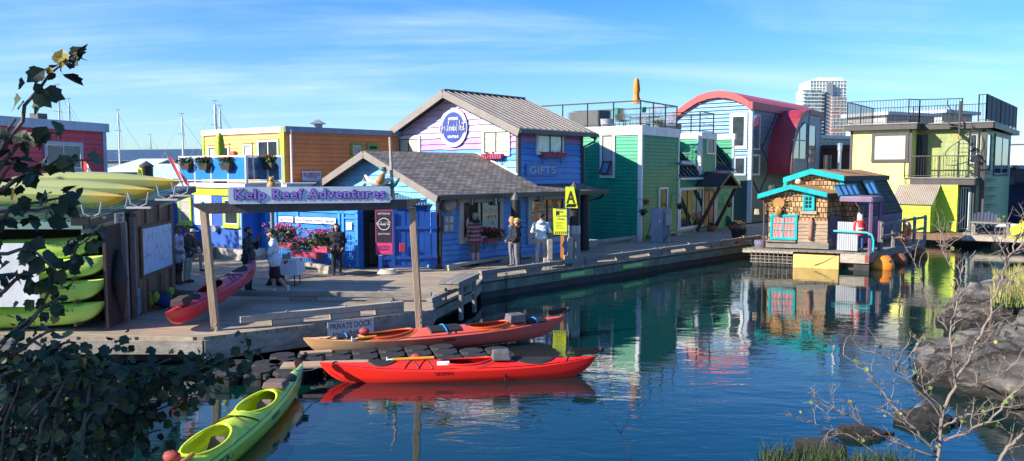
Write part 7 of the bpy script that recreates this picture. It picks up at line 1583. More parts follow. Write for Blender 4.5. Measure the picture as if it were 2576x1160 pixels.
K1=kayak('red single sea kayak with a black rudder floating in front, nearest the open water',(-3.46,14.02,-.07),(1.56,14.5,-.07),.6,.46,redk,[(.12,.48,.24)],sheer=.15,hatches=[(-1.4,.26,.15),(1.35,.42,.17)],lines=[(-2.3,-.9,-2.2,.9),(-1.0,-.9,-.75,.9),(-.75,-.9,-.5,.9),(-1.0,.9,-.75,-.9),(-.75,.9,-.5,-.9),(1.95,-.9,2.05,.9)],coam=M('coaming_red',(.7,.03,.015),.3))
pump(K1,-.85,-.02,.75,'orange bilge pump strapped on the front red kayak deck');towbag(K1,-.8,.12,'small dark red throw bag on the front red kayak')
bag(K1,.75,0,.34,.34,.16,'grey and black deck bag behind the cockpit of the front red kayak',M('bag_grey',(.13,.12,.13),.8,.4,scale=8))
p=onboat(K1,.8,-.2,0);mb=MB();mb.tube([p,p+Vector((0,-.06,-.15)),p+Vector((0.02,-.1,-.36))],.012,5);mb.ball(p+Vector((.02,-.1,-.36)),.03,nu=6,nv=4);tag(mb.build('mooring_clip',[black]),'black strap hanging from the front red kayak into the water','strap')
WKy=Wall(K1[1].p(-2,-.3,0),K1[1].p(2,-.3,0));
t=MB();t.prism([onboat(K1,-.42,-.19,.008),onboat(K1,-.2,-.19,.008),onboat(K1,-.2,-.1,.008),onboat(K1,-.42,-.1,.008)],(0,0,.003));tag(t.build('white_sticker',[swhite]),'white sticker on the deck of the front red kayak','sticker')
ork=Mgrad('kayak_orange_red',(.9,.5,.22),(.8,.12,.08),.12,.42)
K2=kayak('long faded orange and red double kayak resting on black pontoons',(-4.12,15.4,.04),(1.2,17.9,.03),.74,.5,ork,[(-1.25,.55,.27),(1.0,.5,.26)],sheer=.17,hatches=[],lines=[(-2.5,-.9,-2.1,.9),(-2.1,-.9,-1.95,.9),(.0,-.9,.25,.9),(.15,-.9,.35,.9),(2.3,-.9,2.4,.9)],coam=M('coaming_orange',(.8,.12,.02),.35),seatm=M('seat_orange_dark',(.12,.06,.03),.6))
bluest=M('blue_strap',(.02,.25,.7),.5)
def flatcover(K,x,l,w,label,strap=True):
    t,bo,zd,Ln,hw=K;mb=MB();n=8;r=thing('hatch_pad',label,'hatch cover',onboat(K,x,0))
    for k in range(n):
        y0=-w+2*w*k/n;y1=-w+2*w*(k+1)/n;mb.hexa([onboat(K,x-l/2,y0,0),onboat(K,x+l/2,y0,0),onboat(K,x+l/2,y1,0),onboat(K,x-l/2,y1,0),onboat(K,x-l/2+.02,y0,.03),onboat(K,x+l/2-.02,y0,.03),onboat(K,x+l/2-.02,y1,.03),onboat(K,x-l/2+.02,y1,.03)])
    mb.build('cover',[rubber],r)
    if strap: mb=MB();mb.tube([onboat(K,x,-w*1.15+2.3*w*k/8,.038) for k in range(9)],.016,5);mb.build('strap',[bluest],r)
flatcover(K2,-.02,.7,.25,'black hatch cover with a blue strap between the cockpits of the orange red double kayak');flatcover(K2,-2.1 +.0,.42,.13,'small black hatch cover with a blue strap near the faded bow');flatcover(K2,2.15,.5,.17,'black hatch cover with a blue strap near the stern of the orange red kayak')
pump(K2,-1.98 if 0 else -1.75 ,-.15,.0001,'x') if 0 else pump(K2,-1.72,-.2,.4,'orange bilge pump on the bow of the orange red double kayak');towbag(K2,-1.72,-.02,'dull red throw bag beside the pump on the orange red double kayak')
bag(K2,1.68,-.03,.4,.34,.18,'grey zipped deck bag behind the rear cockpit of the orange red double kayak',M('bag_grey',0))
grk=Mgrad('kayak_lime',(.28,.52,.06),(.62,.78,.03),.12,.3,((.2,.5,.2),.8,.98),noise_=.12)
K3=kayak('bright lime double kayak floating in the left foreground',(-4.05,7.3,-.07),(-3.66,13.65,-.04),.7,.5,grk,[(1.05,.52,.24),(-.62,.52,.24)],sheer=.16,hatches=[(2.35,.2,.15)],lines=[(.05,-.9,.4,.9),(.05,.9,.4,-.9),(-1.7,-.9,-1.3,.9),(2.5,-.9,2.6,.9)],coam=M('coaming_yellow',(.75,.82,.02),.35),seatm=M('seat_grey',(.16,.12,.11),.8))
bag(K3,1.85,0,.3,.36,.1,'brown grey deck bag near the stern of the lime kayak',M('bag_brown',(.16,.11,.1),.8,.3));pump(K3,-1.4,-.1,.4,'orange bilge pump on the front deck of the lime kayak');towbag(K3,-1.36,.08,'red throw bag on the front deck of the lime kayak')
# lettering on the flank of the lime kayak
Wn=Wall(K3[1].p(-2.2,-.37,0),K3[1].p(2.2,-.37,0))
def flank(K,s,x,w,h,z,mat,side=-1):
    t,bo,zd,Ln,hw=K
    A=bo.p(x-w/2,side*hw(x/Ln+.5)*1.0,0);B_=bo.p(x+w/2,side*hw(x/Ln+.5)*1.0,0)
    W=Wall(A,B_) if side<0 else Wall(B_,A)
    zz=bo.p(x,0,z).z;ob=text(s,W,W.L/2,zz,w,h,mat,t,.004,depth=.004,bold=.01);return ob
flank(K3,'NECKY',-.85,.62,.1,.27,M('kayak_ink',(.06,.1,.12),.5));flank(K3,'NECKY',.95,.34,.07,.27,M('kayak_ink',0))
flank(K2,'BOREAL',.0,.28,.05,.25,sblack);flank(K1,'BOREAL',-.3,.34,.05,.26,M('kayak_darkred',(.3,.01,.01),.5))
pk_=Mgrad('kayak_pinkred',(.8,.03,.035),(.66,.045,.08),.2,.6)
K4=kayak('pinkish red kayak tilted on the dock with one end held up by a man',(-6.72,15.3,.63),(-6.42,19.9,1.18),.62,.44,pk_,[(-.35,.5,.24)],sheer=.14,rudder=False,roll=-.12,hatches=[(-1.15,.2,.16),(1.3,.3,.17)],lines=[(.3,-.9,.9,.9),(.5,-.9,1.0,.9),(.3,.9,.9,-.9),(1.9,-.8,1.95,.8),(-2.,-.8,-1.9,.8)],coam=M('coaming_red',0))
bag(K4,-1.62,0,.4,.3,.14,'black and red deck bag on the kayak lying on the dock',M('bag_black',(.05,.03,.035),.8,.4))
# rack of lime kayaks + roof kayaks
rk=Mgrad('kayak_rack_lime',(.5,.78,.06),(.62,.88,.16),0,1,noise_=.6)
SY=15.9
for i,(x,y,lab) in enumerate(((250,592,'topmost lime kayak on the wooden rack'),(281,640,'second lime kayak from the top of the rack'),(273,700,'third lime kayak from the top of the rack'),(269,757,'lowest lime kayak on the rack'))):
    e=D(x,y,SY);z1=e.z-.44
    K=kayak(lab,(e.x-4.4,SY+.1,z1-.26),(e.x,SY,z1),.62,.5,rk,[(-.3,.45,.23)],sheer=.13,rudder=False,sharp=.45,roll=.0,group='lime kayaks on the storage rack')
    flank(K,'LOOKSHA T',1.35,.62,.055,.33,M('kayak_ink',0))
yk=Mgrad('kayak_roof_lit_tips',(.34,.37,.13),(.7,.42,.04),.8,.97,noise_=.15)  # sunlit right tips painted into the hull colour, duller body in shade
for i,(x,y,Y,lab) in enumerate(((315,512,16.5,'yellow kayak in cradles on the shed roof, nearest'),(388,494,17.9,'yellow kayak in cradles on the shed roof, middle'),(450,471,19.4,'yellow kayak in cradles on the shed roof, farthest by the flag'))):
    e=D(x,y,Y);kayak(lab,(e.x-4.1,Y,e.z-.02),(e.x+.02,Y,e.z-.12),.6,.46,yk,[],sheer=-.02,rudder=False,sharp=.6,group='yellow kayaks on the shed roof')
# cradle arms
cw_=M('cradle_white',(.4,.41,.4),.4)
for i,(x,y,Y) in enumerate(((232,545,16.1),(350,520,16.2),(420,500,17.6),(300,525,17.4),(505-50,490,19.1))):
    c_=D(x,y,Y);t=thing('kayak_cradle','curved white cradle arm on the shed roof holding a yellow kayak',  'kayak cradle',c_,'white kayak cradles on the shed roof')
    for sg in(-1,1): MB().beam(c_+Vector((sg*.02,0,.0)),c_+Vector((sg*.16,-.02,.06)),.05,.015).beam(c_+Vector((sg*.16,-.02,.06)),c_+Vector((sg*.21,-.02,.3)),.05,.015).build('arm',[cw_],t,smooth=40)
    MB().xbox(c_-Vector((0,0,.04)),(.5,.1,.04)).build('base',[cw_],t)
# ================================================================ kayak shed
sh=thing('kayak_shed','brown wooden kayak shed with a green ribbed roof on the left of the dock','shed',(-10,18,.6))
shw=Mplank('shed_boards',(.36,.19,.09),(.22,.11,.055),ang=90,w=.3,vertical=True,gap=.04,worn=.4,wornc=(.05,.035,.025))
Ga=G(319,812);Gb=G(443,747);WSd=Wall(Ga,Gb);zq=lambda s:2.85+.09*s
def quadwall(W,s0,s1,zf,mat,name,o=0,th=.06):
    mb=MB();mb.prism([W.w(s0,.6,o),W.w(s1,.6,o),W.w(s1,zf(s1),o),W.w(s0,zf(s0),o)],W.n.to_3d()*-th);return mb.build(name,[mat],sh)
sm=WSd.hit(342,790)[0]
quadwall(WSd,sm,WSd.L,zq,shw,'wall')
for x in(345,432): s=WSd.hit(x,770)[0];MB().box(WSd,s-.05,s+.05,.6,zq(s),0,.05).build('batten',[woodb],sh)
for x in(372,405): s=WSd.hit(x,770)[0];MB().box(WSd,s-.025,s+.025,.6,1.35,0,.04).build('batten',[woodb],sh);MB().box(WSd,s-.025,s+.025,2.62,zq(s),0,.04).build('batten',[woodb],sh)
a=WSd.hit(352,678);b_=WSd.hit(426,560);a1=WSd.pr(349,562,427,690);r=(a1[0],a1[1],1.42,2.58)
mp=flat_sign(WSd,r,woodb,'map_board','large framed white chart fixed to the wooden shed wall','map',.03,.04)
mb=MB();mb.box(WSd,r[0]+.07,r[1]-.07,r[2]+.07,r[3]-.07,.068,.075);
mm,nt,b=newmat('map_paper');L=nt.links;tc=nd(nt,'ShaderNodeTexCoord');n=nd(nt,'ShaderNodeTexNoise',Scale=2.2,Detail=6.);L.new(tc.outputs['UV'],n.inputs['Vector']);e=mth(nt,'LESS_THAN',mth(nt,'ABSOLUTE',mth(nt,'SUBTRACT',n.outputs[0],.5)),.012);L.new(mix(nt,(.5,.58,.72),(.25,.33,.5),e),b.inputs['Base Color']);mb.build('chart',[mm],mp)
# door opening, front
mb=MB();s0=WSd.hit(319,790)[0];mb.box(WSd,s0-.05,s0+.06,.6,2.75,-.05,.05);mb.box(WSd,sm-.08,sm+.03,.6,2.8,-.05,.05);mb.build('door_frame',[M('grey_timber',(.22,.2,.19),.8,.3,bump=.3)],sh)
mb=MB();mb.box(WSd,s0-.9,s0-.06,.65,2.7,-.1,-.04);mb.build('door',[M('dark_door',(.045,.033,.028),.8,.3)],sh)
stf=WSd.hit(302,548,.06);o=flat_sign(WSd,(stf[0]-.25,stf[0]+.25,stf[1]-.1,stf[1]+.1),M('staff_grey',(.4,.42,.36),.6),'staff_sign','small sign reading STAFF ONLY above the shed door','sign',.04,.02);text('STAFF\nONLY',WSd,stf[0],stf[1],.3,.16,dgk,o,.065,depth=.003)
mb=MB();mb.box(WSd,sm-.08,sm+.1,.7,1.25,.055,.075) ;tag(mb.build('painted_board',[M('lighthouse_board',(.25,.3,.4),.6,.6,scale=4)]),'narrow painted board leaning by the shed door','board')
# body / rack
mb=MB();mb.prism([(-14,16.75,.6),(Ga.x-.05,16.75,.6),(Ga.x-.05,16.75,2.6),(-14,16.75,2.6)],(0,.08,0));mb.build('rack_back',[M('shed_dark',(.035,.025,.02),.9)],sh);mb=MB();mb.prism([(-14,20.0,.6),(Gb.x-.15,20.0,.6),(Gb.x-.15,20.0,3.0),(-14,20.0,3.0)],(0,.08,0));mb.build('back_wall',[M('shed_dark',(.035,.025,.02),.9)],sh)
for x in(-8.75,-11.2,-13.4):
    mb=MB();mb.beam((x,16.5,.6),(x,16.5,2.7),.09,.09)
    for z in(.72,1.18,1.66,2.12): mb.beam((x,16.6,z),(x,15.65,z),.06,.06)
    mb.build('rack_upright',[woodb],sh)
rooff=Mcorr('green_metal_roof',(.05,.13,.11),pitch=.23,axis=0,rough=.35,metal=.5,sharp=True,dist=.03)
r0=D(212,562,15.5);r1=D(486,473,20.9)
mb=MB();P=[(-15,15.5,r0.z),(r0.x,15.5,r0.z),(r1.x,20.9,r1.z),(-15,20.9,r1.z)];mb.prism(P,(0,0,.05));rfo=mb.build('roof',[rooff],sh)
mb=MB();mb.beam((-15,15.46,r0.z-.04),(r0.x,15.46,r0.z-.04),.05,.14);mb.build('front_fascia',[M('teal_fascia',(.12,.22,.2),.6)],rfo)
mb=MB();mb.beam((r0.x+.03,15.45,r0.z-.03),(r1.x+.03,20.95,r1.z-.03),.05,.16);mb.build('rake_board',[dgrey],rfo)
mb=MB();mb.beam((r0.x-.02,15.5,r0.z-.16),(r1.x-.1,20.9,r1.z-.16),.1,.12);mb.build('rafter',[woodl],rfo)
g_=D(318,545,15.35) if 0 else D(315,470+400*0+78,15.4)
p=D(*cA(612,905),15.3);mb=MB();mb.xbox(p-Vector((0,0,.1)),(.34,.06,.17),.2);tag(mb.build('solar_lamp',[rubber],bevel=.01),'small black solar lamp tilted under the shed roof corner','lamp')
# banner with numbers
Wv=Wall((-13.5,15.2),(-8.3,15.2))
x0=-12.2;x1=D(98,700,15.2).x;za=D(0,612,15.2).z;zb=D(0,772,15.2).z
Wv=Wall((x0,15.2),(x1,15.2));ob=flat_sign(Wv,(0,Wv.L,zb,za),M('banner_white',(.62,.65,.68),.6,.1),'banner','white banner with numbers ending 333 hung in front of the kayak rack','banner',0,.01)
text('333',Wv,Wv.L-.98,zb+.28,.52,.2,sblack,ob,.015,bold=.02,depth=.003)
mb=MB();mb.tube([(-8.05,16.1,2.2),(-8.0,16.0,1.6),(-7.95,15.95,.9)],[.05,.16,.05],8);tag(mb.build('hanging_wetsuit',[rubber],smooth=True),'black wetsuit hanging at the end of the kayak rack','wetsuit')
# gear bags
cols=[((.04,.05,.05),(.4,.5,.03)),((.02,.04,.2),(.05,.05,.06)),((.05,.06,.03),(.42,.55,.05))]
for i,(x,y,lab) in enumerate(((388,778,'black and yellow life vest bundle at the left of the pile by the shed'),(412,776,'blue and black life vest bundle in the middle of the pile'),(442,768,'lime and black life vest bundle at the right of the pile'))):
    g=G(x,y);t=thing('life_vest_bundle',lab,'life vests',g,'life vest bundles by the shed wall');mb=MB();rb=random.Random(i)
    for k in range(5): mb.ball((g.x+rb.uniform(-.18,.18),g.y+rb.uniform(-.15,.15),.6+rb.uniform(.1,.3)),rb.uniform(.14,.2),sq=(1,1,.8))
    mb.build('vests',[M('vest%d'%i,cols[i][0],.8,.3)],t,smooth=True);mb=MB()
    for k in range(3): c_=Vector((g.x+rb.uniform(-.15,.15),g.y-.15,.6+rb.uniform(.2,.35)));mb.ball(c_,.11,sq=(.8,.7,1.2))
    mb.build('panels',[M('vestp%d'%i,cols[i][1],.7)],t,smooth=True)
# ================================================================ black pontoons
pm_=Mplank('pontoon_black',(.02,.02,.022),(.028,.028,.03),ang=45,w=.06,gap=.3,worn=.3,wornc=(.05,.05,.055))
def pontoon(c,rz,label,z=.24,sz=.5):
    t=thing('pontoon',label,'pontoon',(c[0],c[1],-.25),'black cube pontoons of the kayak float')
    mb=MB();h=sz/2-.012;cr_=.13;pts=[]
    for sx,sy in((1,1),(-1,1),(-1,-1),(1,-1)):
        pts+= [(sx*h,sy*(h-cr_)),(sx*(h-cr_),sy*h)] if sx*sy>0 else [(sx*(h-cr_),sy*h),(sx*h,sy*(h-cr_))]
    c_,s_=cos(rz),sin(rz);V=[]
    for (zz,k) in((-.25,.92),(z-.12,.92),(z-.1,1.),(z-.04,1.),(z,.93)):
        for x,y in pts: V.append((c[0]+(x*c_-y*s_)*k,c[1]+(x*s_+y*c_)*k,zz))
    n=8;Fc=[tuple(4*n+j for j in range(n))]+[(i*n+j,i*n+(j+1)%n,(i+1)*n+(j+1)%n,(i+1)*n+j) for i in range(4) for j in range(n)]
    mb.add(V,Fc);mb.build('block',[pm_],t)
    mb=MB();mb.lathe((c[0]+(h*c_+h*s_)*.9,c[1]+(h*s_-h*c_)*.9,z-.11),[(.07,0),(.07,.07),(.04,.09)],8);mb.build('lug',[rubber],t,smooth=40);return t
hd=atan2(18.05-15.75,1.2+4.22)
dv=Vector((cos(hd*.62),sin(hd*.62),0));nv=Vector((-dv.y,dv.x,0))
o0=G(925,912,.24)
k=0
for i in range(6):
    c=o0+dv*(.52*i);pontoon(c,hd*.62,('front row pontoon %s beside the double kayak'%('first from the left','second from the left','third from the left','fourth from the left','fifth from the left','at the right end')[i]) if 0 else 'black ribbed pontoon in the front row, '+('nearest the plywood board','second along','third along','fourth along','second from the right end','at the right end')[i])
for i in range(-3,6):
    c=o0+dv*(.52*i)+nv*.52;pontoon(c,hd*.62,'black pontoon under the orange red double kayak')
    if i<4: c=o0+dv*(.52*i)+nv*1.04;pontoon(c,hd*.62,'black pontoon under the orange red double kayak')
o1=G(570,930,.24)
for i in range(3):
    for j in range(2):
        c=o1+Vector((.56*i,.53*j,0));pontoon(c,0,'black pontoon at the left float end, '+('nearest row ','back row ')[j]+('left','middle','right')[i],sz=.54)
mb=MB();q=G(830,918,.26);mb.xbox((q.x-.1,q.y+.05,.245),(1.55,.42,.03),.12);tag(mb.build('plywood_board',[M('plywood',(.42,.3,.2),.8,.2,dirt=.5)]),'brown plywood board lying across the pontoons','board')
mb=MB();q=G(795,886,.26);mb.xbox((q.x,q.y,.245),(.6,.2,.03),.3);tag(mb.build('short_board',[MATS['plywood']]),'short board on the pontoons under the tan kayak bow','board')
# ================================================================ small dock items
g=G(722,716);Wt=Wall(G(700,722),G(748,722));t=thing('cloth_table','small table under a white cloth with red flowers beside the white shirt man','table',g)
cl,nt,b=newmat('flower_cloth');L=nt.links;tc=nd(nt,'ShaderNodeTexCoord');vo=nd(nt,'ShaderNodeTexVoronoi',Scale=3.4);L.new(tc.outputs['UV'],vo.inputs['Vector']);e=mth(nt,'LESS_THAN',vo.outputs['Distance'],.26);n=nd(nt,'ShaderNodeTexNoise',Scale=14.);L.new(tc.outputs['UV'],n.inputs['Vector']);e=mth(nt,'MULTIPLY',e,mth(nt,'GREATER_THAN',n.outputs[0],.42));L.new(mix(nt,(.6,.62,.66),(.5,.02,.03),e),b.inputs['Base Color'])
mb=MB();h_=.74;w_=.36;N=32;V=[]
for r_,z_ in((1,h_),(1.0,h_-.02),(1.05,h_-.25),(1.1,h_-.42)):
    for i in range(N):
        a=2*pi*i/N;x=max(-1,min(1,1.4*cos(a)))*.38;y=max(-1,min(1,1.4*sin(a)))*.36;f=1+(r_-1)*(1+.9*sin(a*9)) ;V.append((g.x+x*f,g.y+y*f,.6+z_))
Fc=[tuple(range(N))]+[(i*N+j,i*N+(j+1)%N,(i+1)*N+(j+1)%N,(i+1)*N+j) for i in range(3) for j in range(N)]
mb.add(V,Fc);mb.build('tablecloth',[cl],t,smooth=35)
for sx in(-.3,.3):
    for sy in(-.28,.28): MB().tube([(g.x+sx,g.y+sy,.6),(g.x+sx*.9,g.y+sy*.9,1.3)],.018,6).build('leg',[black],t)
mb=MB();mb.xbox((g.x,g.y,1.345),(.25,.2,.12),.3);mb.lathe((g.x+.1,g.y-.05,1.345),[(.04,0),(.05,.18),(.04,.18)],8);tag(mb.build('cash_box',[M('box_beige',(.3,.26,.2),.7)],bevel=.01),'small box and cup on the flowered table','box')
mb=MB();q=G(690,718);mb.hexa([(q.x-.25,q.y,.6),(q.x+.25,q.y-.1,.6),(q.x+.25,q.y+.3,.6),(q.x-.25,q.y+.35,.6),(q.x-.05,q.y,.95),(q.x+.25,q.y-.1,.98),(q.x+.25,q.y+.02,.98),(q.x-.05,q.y+.05,.95)]);tag(mb.build('black_case',[rubber]),'black wedge shaped case on the deck behind the white shirt man','case')

# ropes, cleats and chain on the dock edges
def cleat(p,rz,label):
    mb=MB();c_,s_=cos(rz),sin(rz);mb.xbox((p[0],p[1],p[2]),(.06,.06,.05),rz);mb.tube([(p[0]-.13*c_,p[1]-.13*s_,p[2]+.07),(p[0],p[1],p[2]+.06),(p[0]+.13*c_,p[1]+.13*s_,p[2]+.07)],[.012,.02,.012],6);tag(mb.build('cleat',[steel],smooth=40),label,'cleat')
def ropeline(pts,label,r=.018,m=None):
    q=[]
    for i in range(len(pts)-1):
        a,b_=Vector(pts[i]),Vector(pts[i+1]);n=8
        for k in range(n): f=k/n;q.append(a.lerp(b_,f)-Vector((0,0,.12*sin(pi*f)*(a-b_).length*.4)))
    q.append(Vector(pts[-1]));tag(MB().tube(q,r,6).build('mooring_rope',[m or rope],smooth=True),label,'rope')
W=WE;an=atan2(EU.y,EU.x)
cleat(W.w(3.2,.85,-.1),an,'steel cleat on the kerb timber in front of the two women');cleat(W.w(11.8,.85,-.1),an,'steel cleat on the kerb timber near the power pedestal');cleat(W.w(16.4,.85,-.1),an,'steel cleat on the kerb timber beside the cottage mooring rope')
ropeline([W.w(16.4,.92,-.1),W.w(17.2,.3,.12),FL.w(.2,.68,.0)],'pale mooring rope from the walkway to the cottage float')
ropeline([FL.w(xm2,.62,.05),FL.w(xm1+.8,.12,.09)],'thin dark rope slanting across the yellow float tank',.01,rubber)
g=G(1240,705);mb=MB()
for k in range(9): mb.tube([(W.w(1.,.72-.085*k,.05)+(EU if k%2 else W.n.to_3d())*.03*cos(q)+Vector((0,0,.05*sin(q)))) for q in [i*pi/4 for i in range(8)]],.01,4,closed=True)
tag(mb.build('mooring_chain',[M('rusty_chain',(.07,.05,.04),.7)]),'rusty chain hanging down the dock side near the bench','chain')
mb=MB();q=G(470,852);mb.tube([(q.x+.05*cos(t),15.12,.45+.06*sin(t)) for t in [i*pi/5 for i in range(10)]],.012,5,closed=True);tag(mb.build('mooring_ring',[steel]),'steel mooring ring on the dock fascia left of the sign post','ring')
p0_=onboat(K3,2.7,0,.03);ropeline([tuple(p0_),(p0_.x+.25,p0_.y+.75,.3)],'thin line from the lime kayak stern to the pontoons',.008)
# ================================================================ people
import bmesh
def Mplaid(name,c0,c1,c2,s=8.):
    if name in MATS: return MATS[name]
    m,nt,b=newmat(name);L=nt.links;tc=nd(nt,'ShaderNodeTexCoord');sp=nd(nt,'ShaderNodeSeparateXYZ');L.new(tc.outputs['Object'],sp.inputs[0])
    h=mth(nt,'GREATER_THAN',mth(nt,'SINE',mth(nt,'MULTIPLY',mth(nt,'ADD',sp.outputs[0],mth(nt,'MULTIPLY',sp.outputs[1],.6)),s*2*pi)),.1)
    v=mth(nt,'GREATER_THAN',mth(nt,'SINE',mth(nt,'MULTIPLY',sp.outputs[2],s*2*pi)),.0)
    c=mix(nt,mix(nt,c0,c1,h),c2,mth(nt,'MULTIPLY',v,.65));L.new(c,b.inputs['Base Color']);b.inputs['Roughness'].default_value=.85;MATS[name]=m;return m
def cloth(name,c,r=.85): return M(name,c,r,.22,scale=7,bump=.3)
skinA=M('skin_light',(.52,.29,.2),.5,.06);skinB=M('skin_tan',(.3,.16,.1),.5,.06);eyem=M('eye_dark',(.03,.02,.02),.3);lipm=M('lips',(.35,.12,.1),.5)
def person(label,foot,face,H,top,bot,shoe,skin,hairm,arms,legs=None,hat=None,hair='short',coat=0.0,shorts=False,sleeve=1.,bulk=1.,puff=1.,lean=0.,twist=0.,sock=None,seat=None,headt=(0,0),hood=None,beard=None):
    k=H/1.75;fo=Vector(foot);c_,s_=cos(face),sin(face)   # face: direction the person faces (math angle), local +y = forward
    def X(p): # local (x right,y fwd,z up) -> world
        x,y,z=p;y+=lean*max(0,z-.9);x,y,z=x*k,y*k,z*k
        return Vector((fo.x+y*c_+x*s_,fo.y+y*s_-x*c_,fo.z+z))
    pr=[]  # a,b,ra,rb,mat index
    mats=[skin,top,bot,shoe,eyem,lipm,sock or shoe,beard or hairm]
    def cap(a,b,ra,rb,m): pr.append((X(a),X(b),ra*k,rb*k,m))
    B_=bulk;dz=0
    lg=legs or [((.1,0,.5),(.1,-.03,.09),0),((-.1,0,.5),(-.1,-.03,.09),0)]
    hz=.93 if seat is None else seat
    sh=1.42+(hz-.93);P=puff
    # torso
    cap((-.07,0,hz+.0),(.07,0,hz+.0),.115*B_,.115*B_,2);cap((-.06,0,hz+.12),(.06,0,hz+.12),.112*B_*P,.112*B_*P,1);cap((-.07,0,hz+.28),(.07,0,hz+.28),.112*B_*P,.112*B_*P,1);cap((-.1,-.0,sh-.08),(.1,-.0,sh-.08),.1*B_*P,.1*B_*P,1);cap((-.15,0,sh-.01),(.15,0,sh-.01),.062*P,.062*P,1)
    cap((0,0,sh),(0,.0,sh+.04),.1,.07,1)
    if coat: cap((-.08,0,hz+.05),(-.09,0,hz-coat),.125*B_*P,.13*B_*P,1);cap((.08,0,hz+.05),(.09,0,hz-coat),.125*B_*P,.13*B_*P,1)
    else: cap((-.07,0,hz+.06),(.07,0,hz+.06),.12*B_*P,.12*B_*P,1)
    # neck, head
    hx,hy=headt
    cap((0,0,sh+.03),(hx*.4,hy*.4+.01,sh+.13),.052,.05,0)
    hc_=(hx,hy+.015,sh+.215)
    cap((hx,hy+.0,sh+.235),(hx,hy+.0,sh+.245),.088,.086,0);cap((hx,hy+.03,sh+.17),(hx,hy+.035,sh+.2),.06,.07,0)
    cap((hx,hy+.09,sh+.225),(hx,hy+.108,sh+.195),.012,.017,0)
    for sx in(-1,1): cap((hx+sx*.085,hy,sh+.2),(hx+sx*.087,hy-.005,sh+.225),.015,.018,0);cap((hx+sx*.032,hy+.083,sh+.225),(hx+sx*.036,hy+.083,sh+.225),.011,.011,4)
    cap((hx-.018,hy+.088,sh+.155),(hx+.018,hy+.088,sh+.155),.01,.01,5)
    if beard: cap((hx-.04,hy+.05,sh+.15),(hx+.04,hy+.05,sh+.15),.045,.045,7);cap((hx,hy+.07,sh+.13),(hx,hy+.06,sh+.12),.04,.035,7)
    # legs
    for i,(kn_,an,ta) in enumerate(lg):
        sx=1 if kn_[0]>0 else -1;hp=(.09*sx,0,hz-.04)
        if shorts:
            cap(hp,(hp[0]+(kn_[0]-hp[0])*.95,hp[1]+(kn_[1]-hp[1])*.95,hp[2]+(kn_[2]-hp[2])*.9),.1*B_,.085*B_,2);cap(kn_,(kn_[0],kn_[1],kn_[2]),.058,.058,0)
            mid=((kn_[0]+an[0])/2,(kn_[1]+an[1])/2-.01,(kn_[2]+an[2])*.55);cap(kn_,mid,.056,.056,0);cap(mid,an,.055,.036,0)
            if sock: cap((an[0],an[1],an[2]+.1),an,.042,.042,6)
        else:
            cap(hp,kn_,.098*B_,.066*B_,2);mid=((kn_[0]+an[0])/2,(kn_[1]+an[1])/2-.015,(kn_[2]+an[2])*.55);cap(kn_,mid,.064*B_,.06*B_,2);cap(mid,an,.06*B_,.05,2)
            if sock: cap(mid,an,.066,.056,6)
        # foot
        fx=ta;fy=.0;cap((an[0],an[1]-.02,an[2]-.035),(an[0]+.01*sx,an[1]+.13*cos(ta),an[2]-.05+.13*-sin(ta)),.043,.034,3)
    # arms
    for i,(el,wr,fd) in enumerate(arms):
        sx=1 if i==0 else -1;s0=(.19*sx*min(1.12,B_),0,sh-.015);cap(s0,el,.058*P*min(1.1,B_),.05*P,1)
        if sleeve>=1: cap(el,wr,.05*P,.038*P,1)
        else: 
            cap(el,el,.046,.046,0);cap(el,wr,.044,.03,0)
        w=Vector(wr);d=Vector(fd).normalized();pm=w+d*.08
        side=d.cross(Vector((0,0,1)));side=side.normalized() if side.length>.2 else Vector((1,0,0));nrm=side.cross(d)
        cap(tuple(w),tuple(pm),.03,.034,0);cap(tuple(w+side*.012),tuple(pm+side*.018),.024,.024,0);cap(tuple(w-side*.012),tuple(pm-side*.018),.024,.024,0)
        for q,(o,l) in enumerate(((-.033,.062),(-.011,.074),(.011,.07),(.031,.055))):
            b0=pm+side*o;b1=b0+d*l*.55-nrm*.012;b2=b1+d*l*.35-nrm*.03;cap(tuple(b0),tuple(b1),.0105,.01,0);cap(tuple(b1),tuple(b2),.01,.0085,0)
        th=w+side*.03*sx+d*.02;cap(tuple(th),tuple(th+side*.03*sx+d*.035-nrm*.01),.013,.012,0);cap(tuple(th+side*.03*sx+d*.035-nrm*.01),tuple(th+side*.03*sx+d*.062-nrm*.02),.011,.009,0)
    # mesh
    mb=MB()
    for a,b,ra,rb,m in pr:
        L=(b-a).length;ax=(b-a).normalized() if L>1e-4 else Vector((0,0,1));n=10 if max(ra,rb)>.02 else 6
        pts=[];rs=[]
        for j in range(4): t=pi/2*(1-j/3.6);pts.append(a-ax*ra*sin(t));rs.append(max(.0015,ra*cos(t)))
        for j in range(4): t=pi/2*(.1667+j*.8333/3) if j else 0;pts.append(b+ax*rb*sin(t));rs.append(max(.0015,rb*cos(t)))
        mb.tube(pts,rs,n)
    me=bpy.data.meshes.new('tmp');me.from_pydata([tuple(p) for p in mb.v],[],mb.f);ob=bpy.data.objects.new('tmp',me);COL.objects.link(ob)
    md=ob.modifiers.new('r','REMESH');md.mode='VOXEL';md.voxel_size=.0115;md.use_smooth_shade=True
    ms=ob.modifiers.new('s','SMOOTH');ms.iterations=2;ms.factor=.5
    bpy.context.view_layer.update()
    nm=bpy.data.meshes.new_from_object(ob.evaluated_get(bpy.context.evaluated_depsgraph_get()));bpy.data.objects.remove(ob);bpy.data.meshes.remove(me)
    n=len(nm.polygons);ce=np.zeros(n*3);nm.polygons.foreach_get('center',ce);ce=ce.reshape(-1,3)
    best=np.full(n,9.);bm_=np.zeros(n,int)
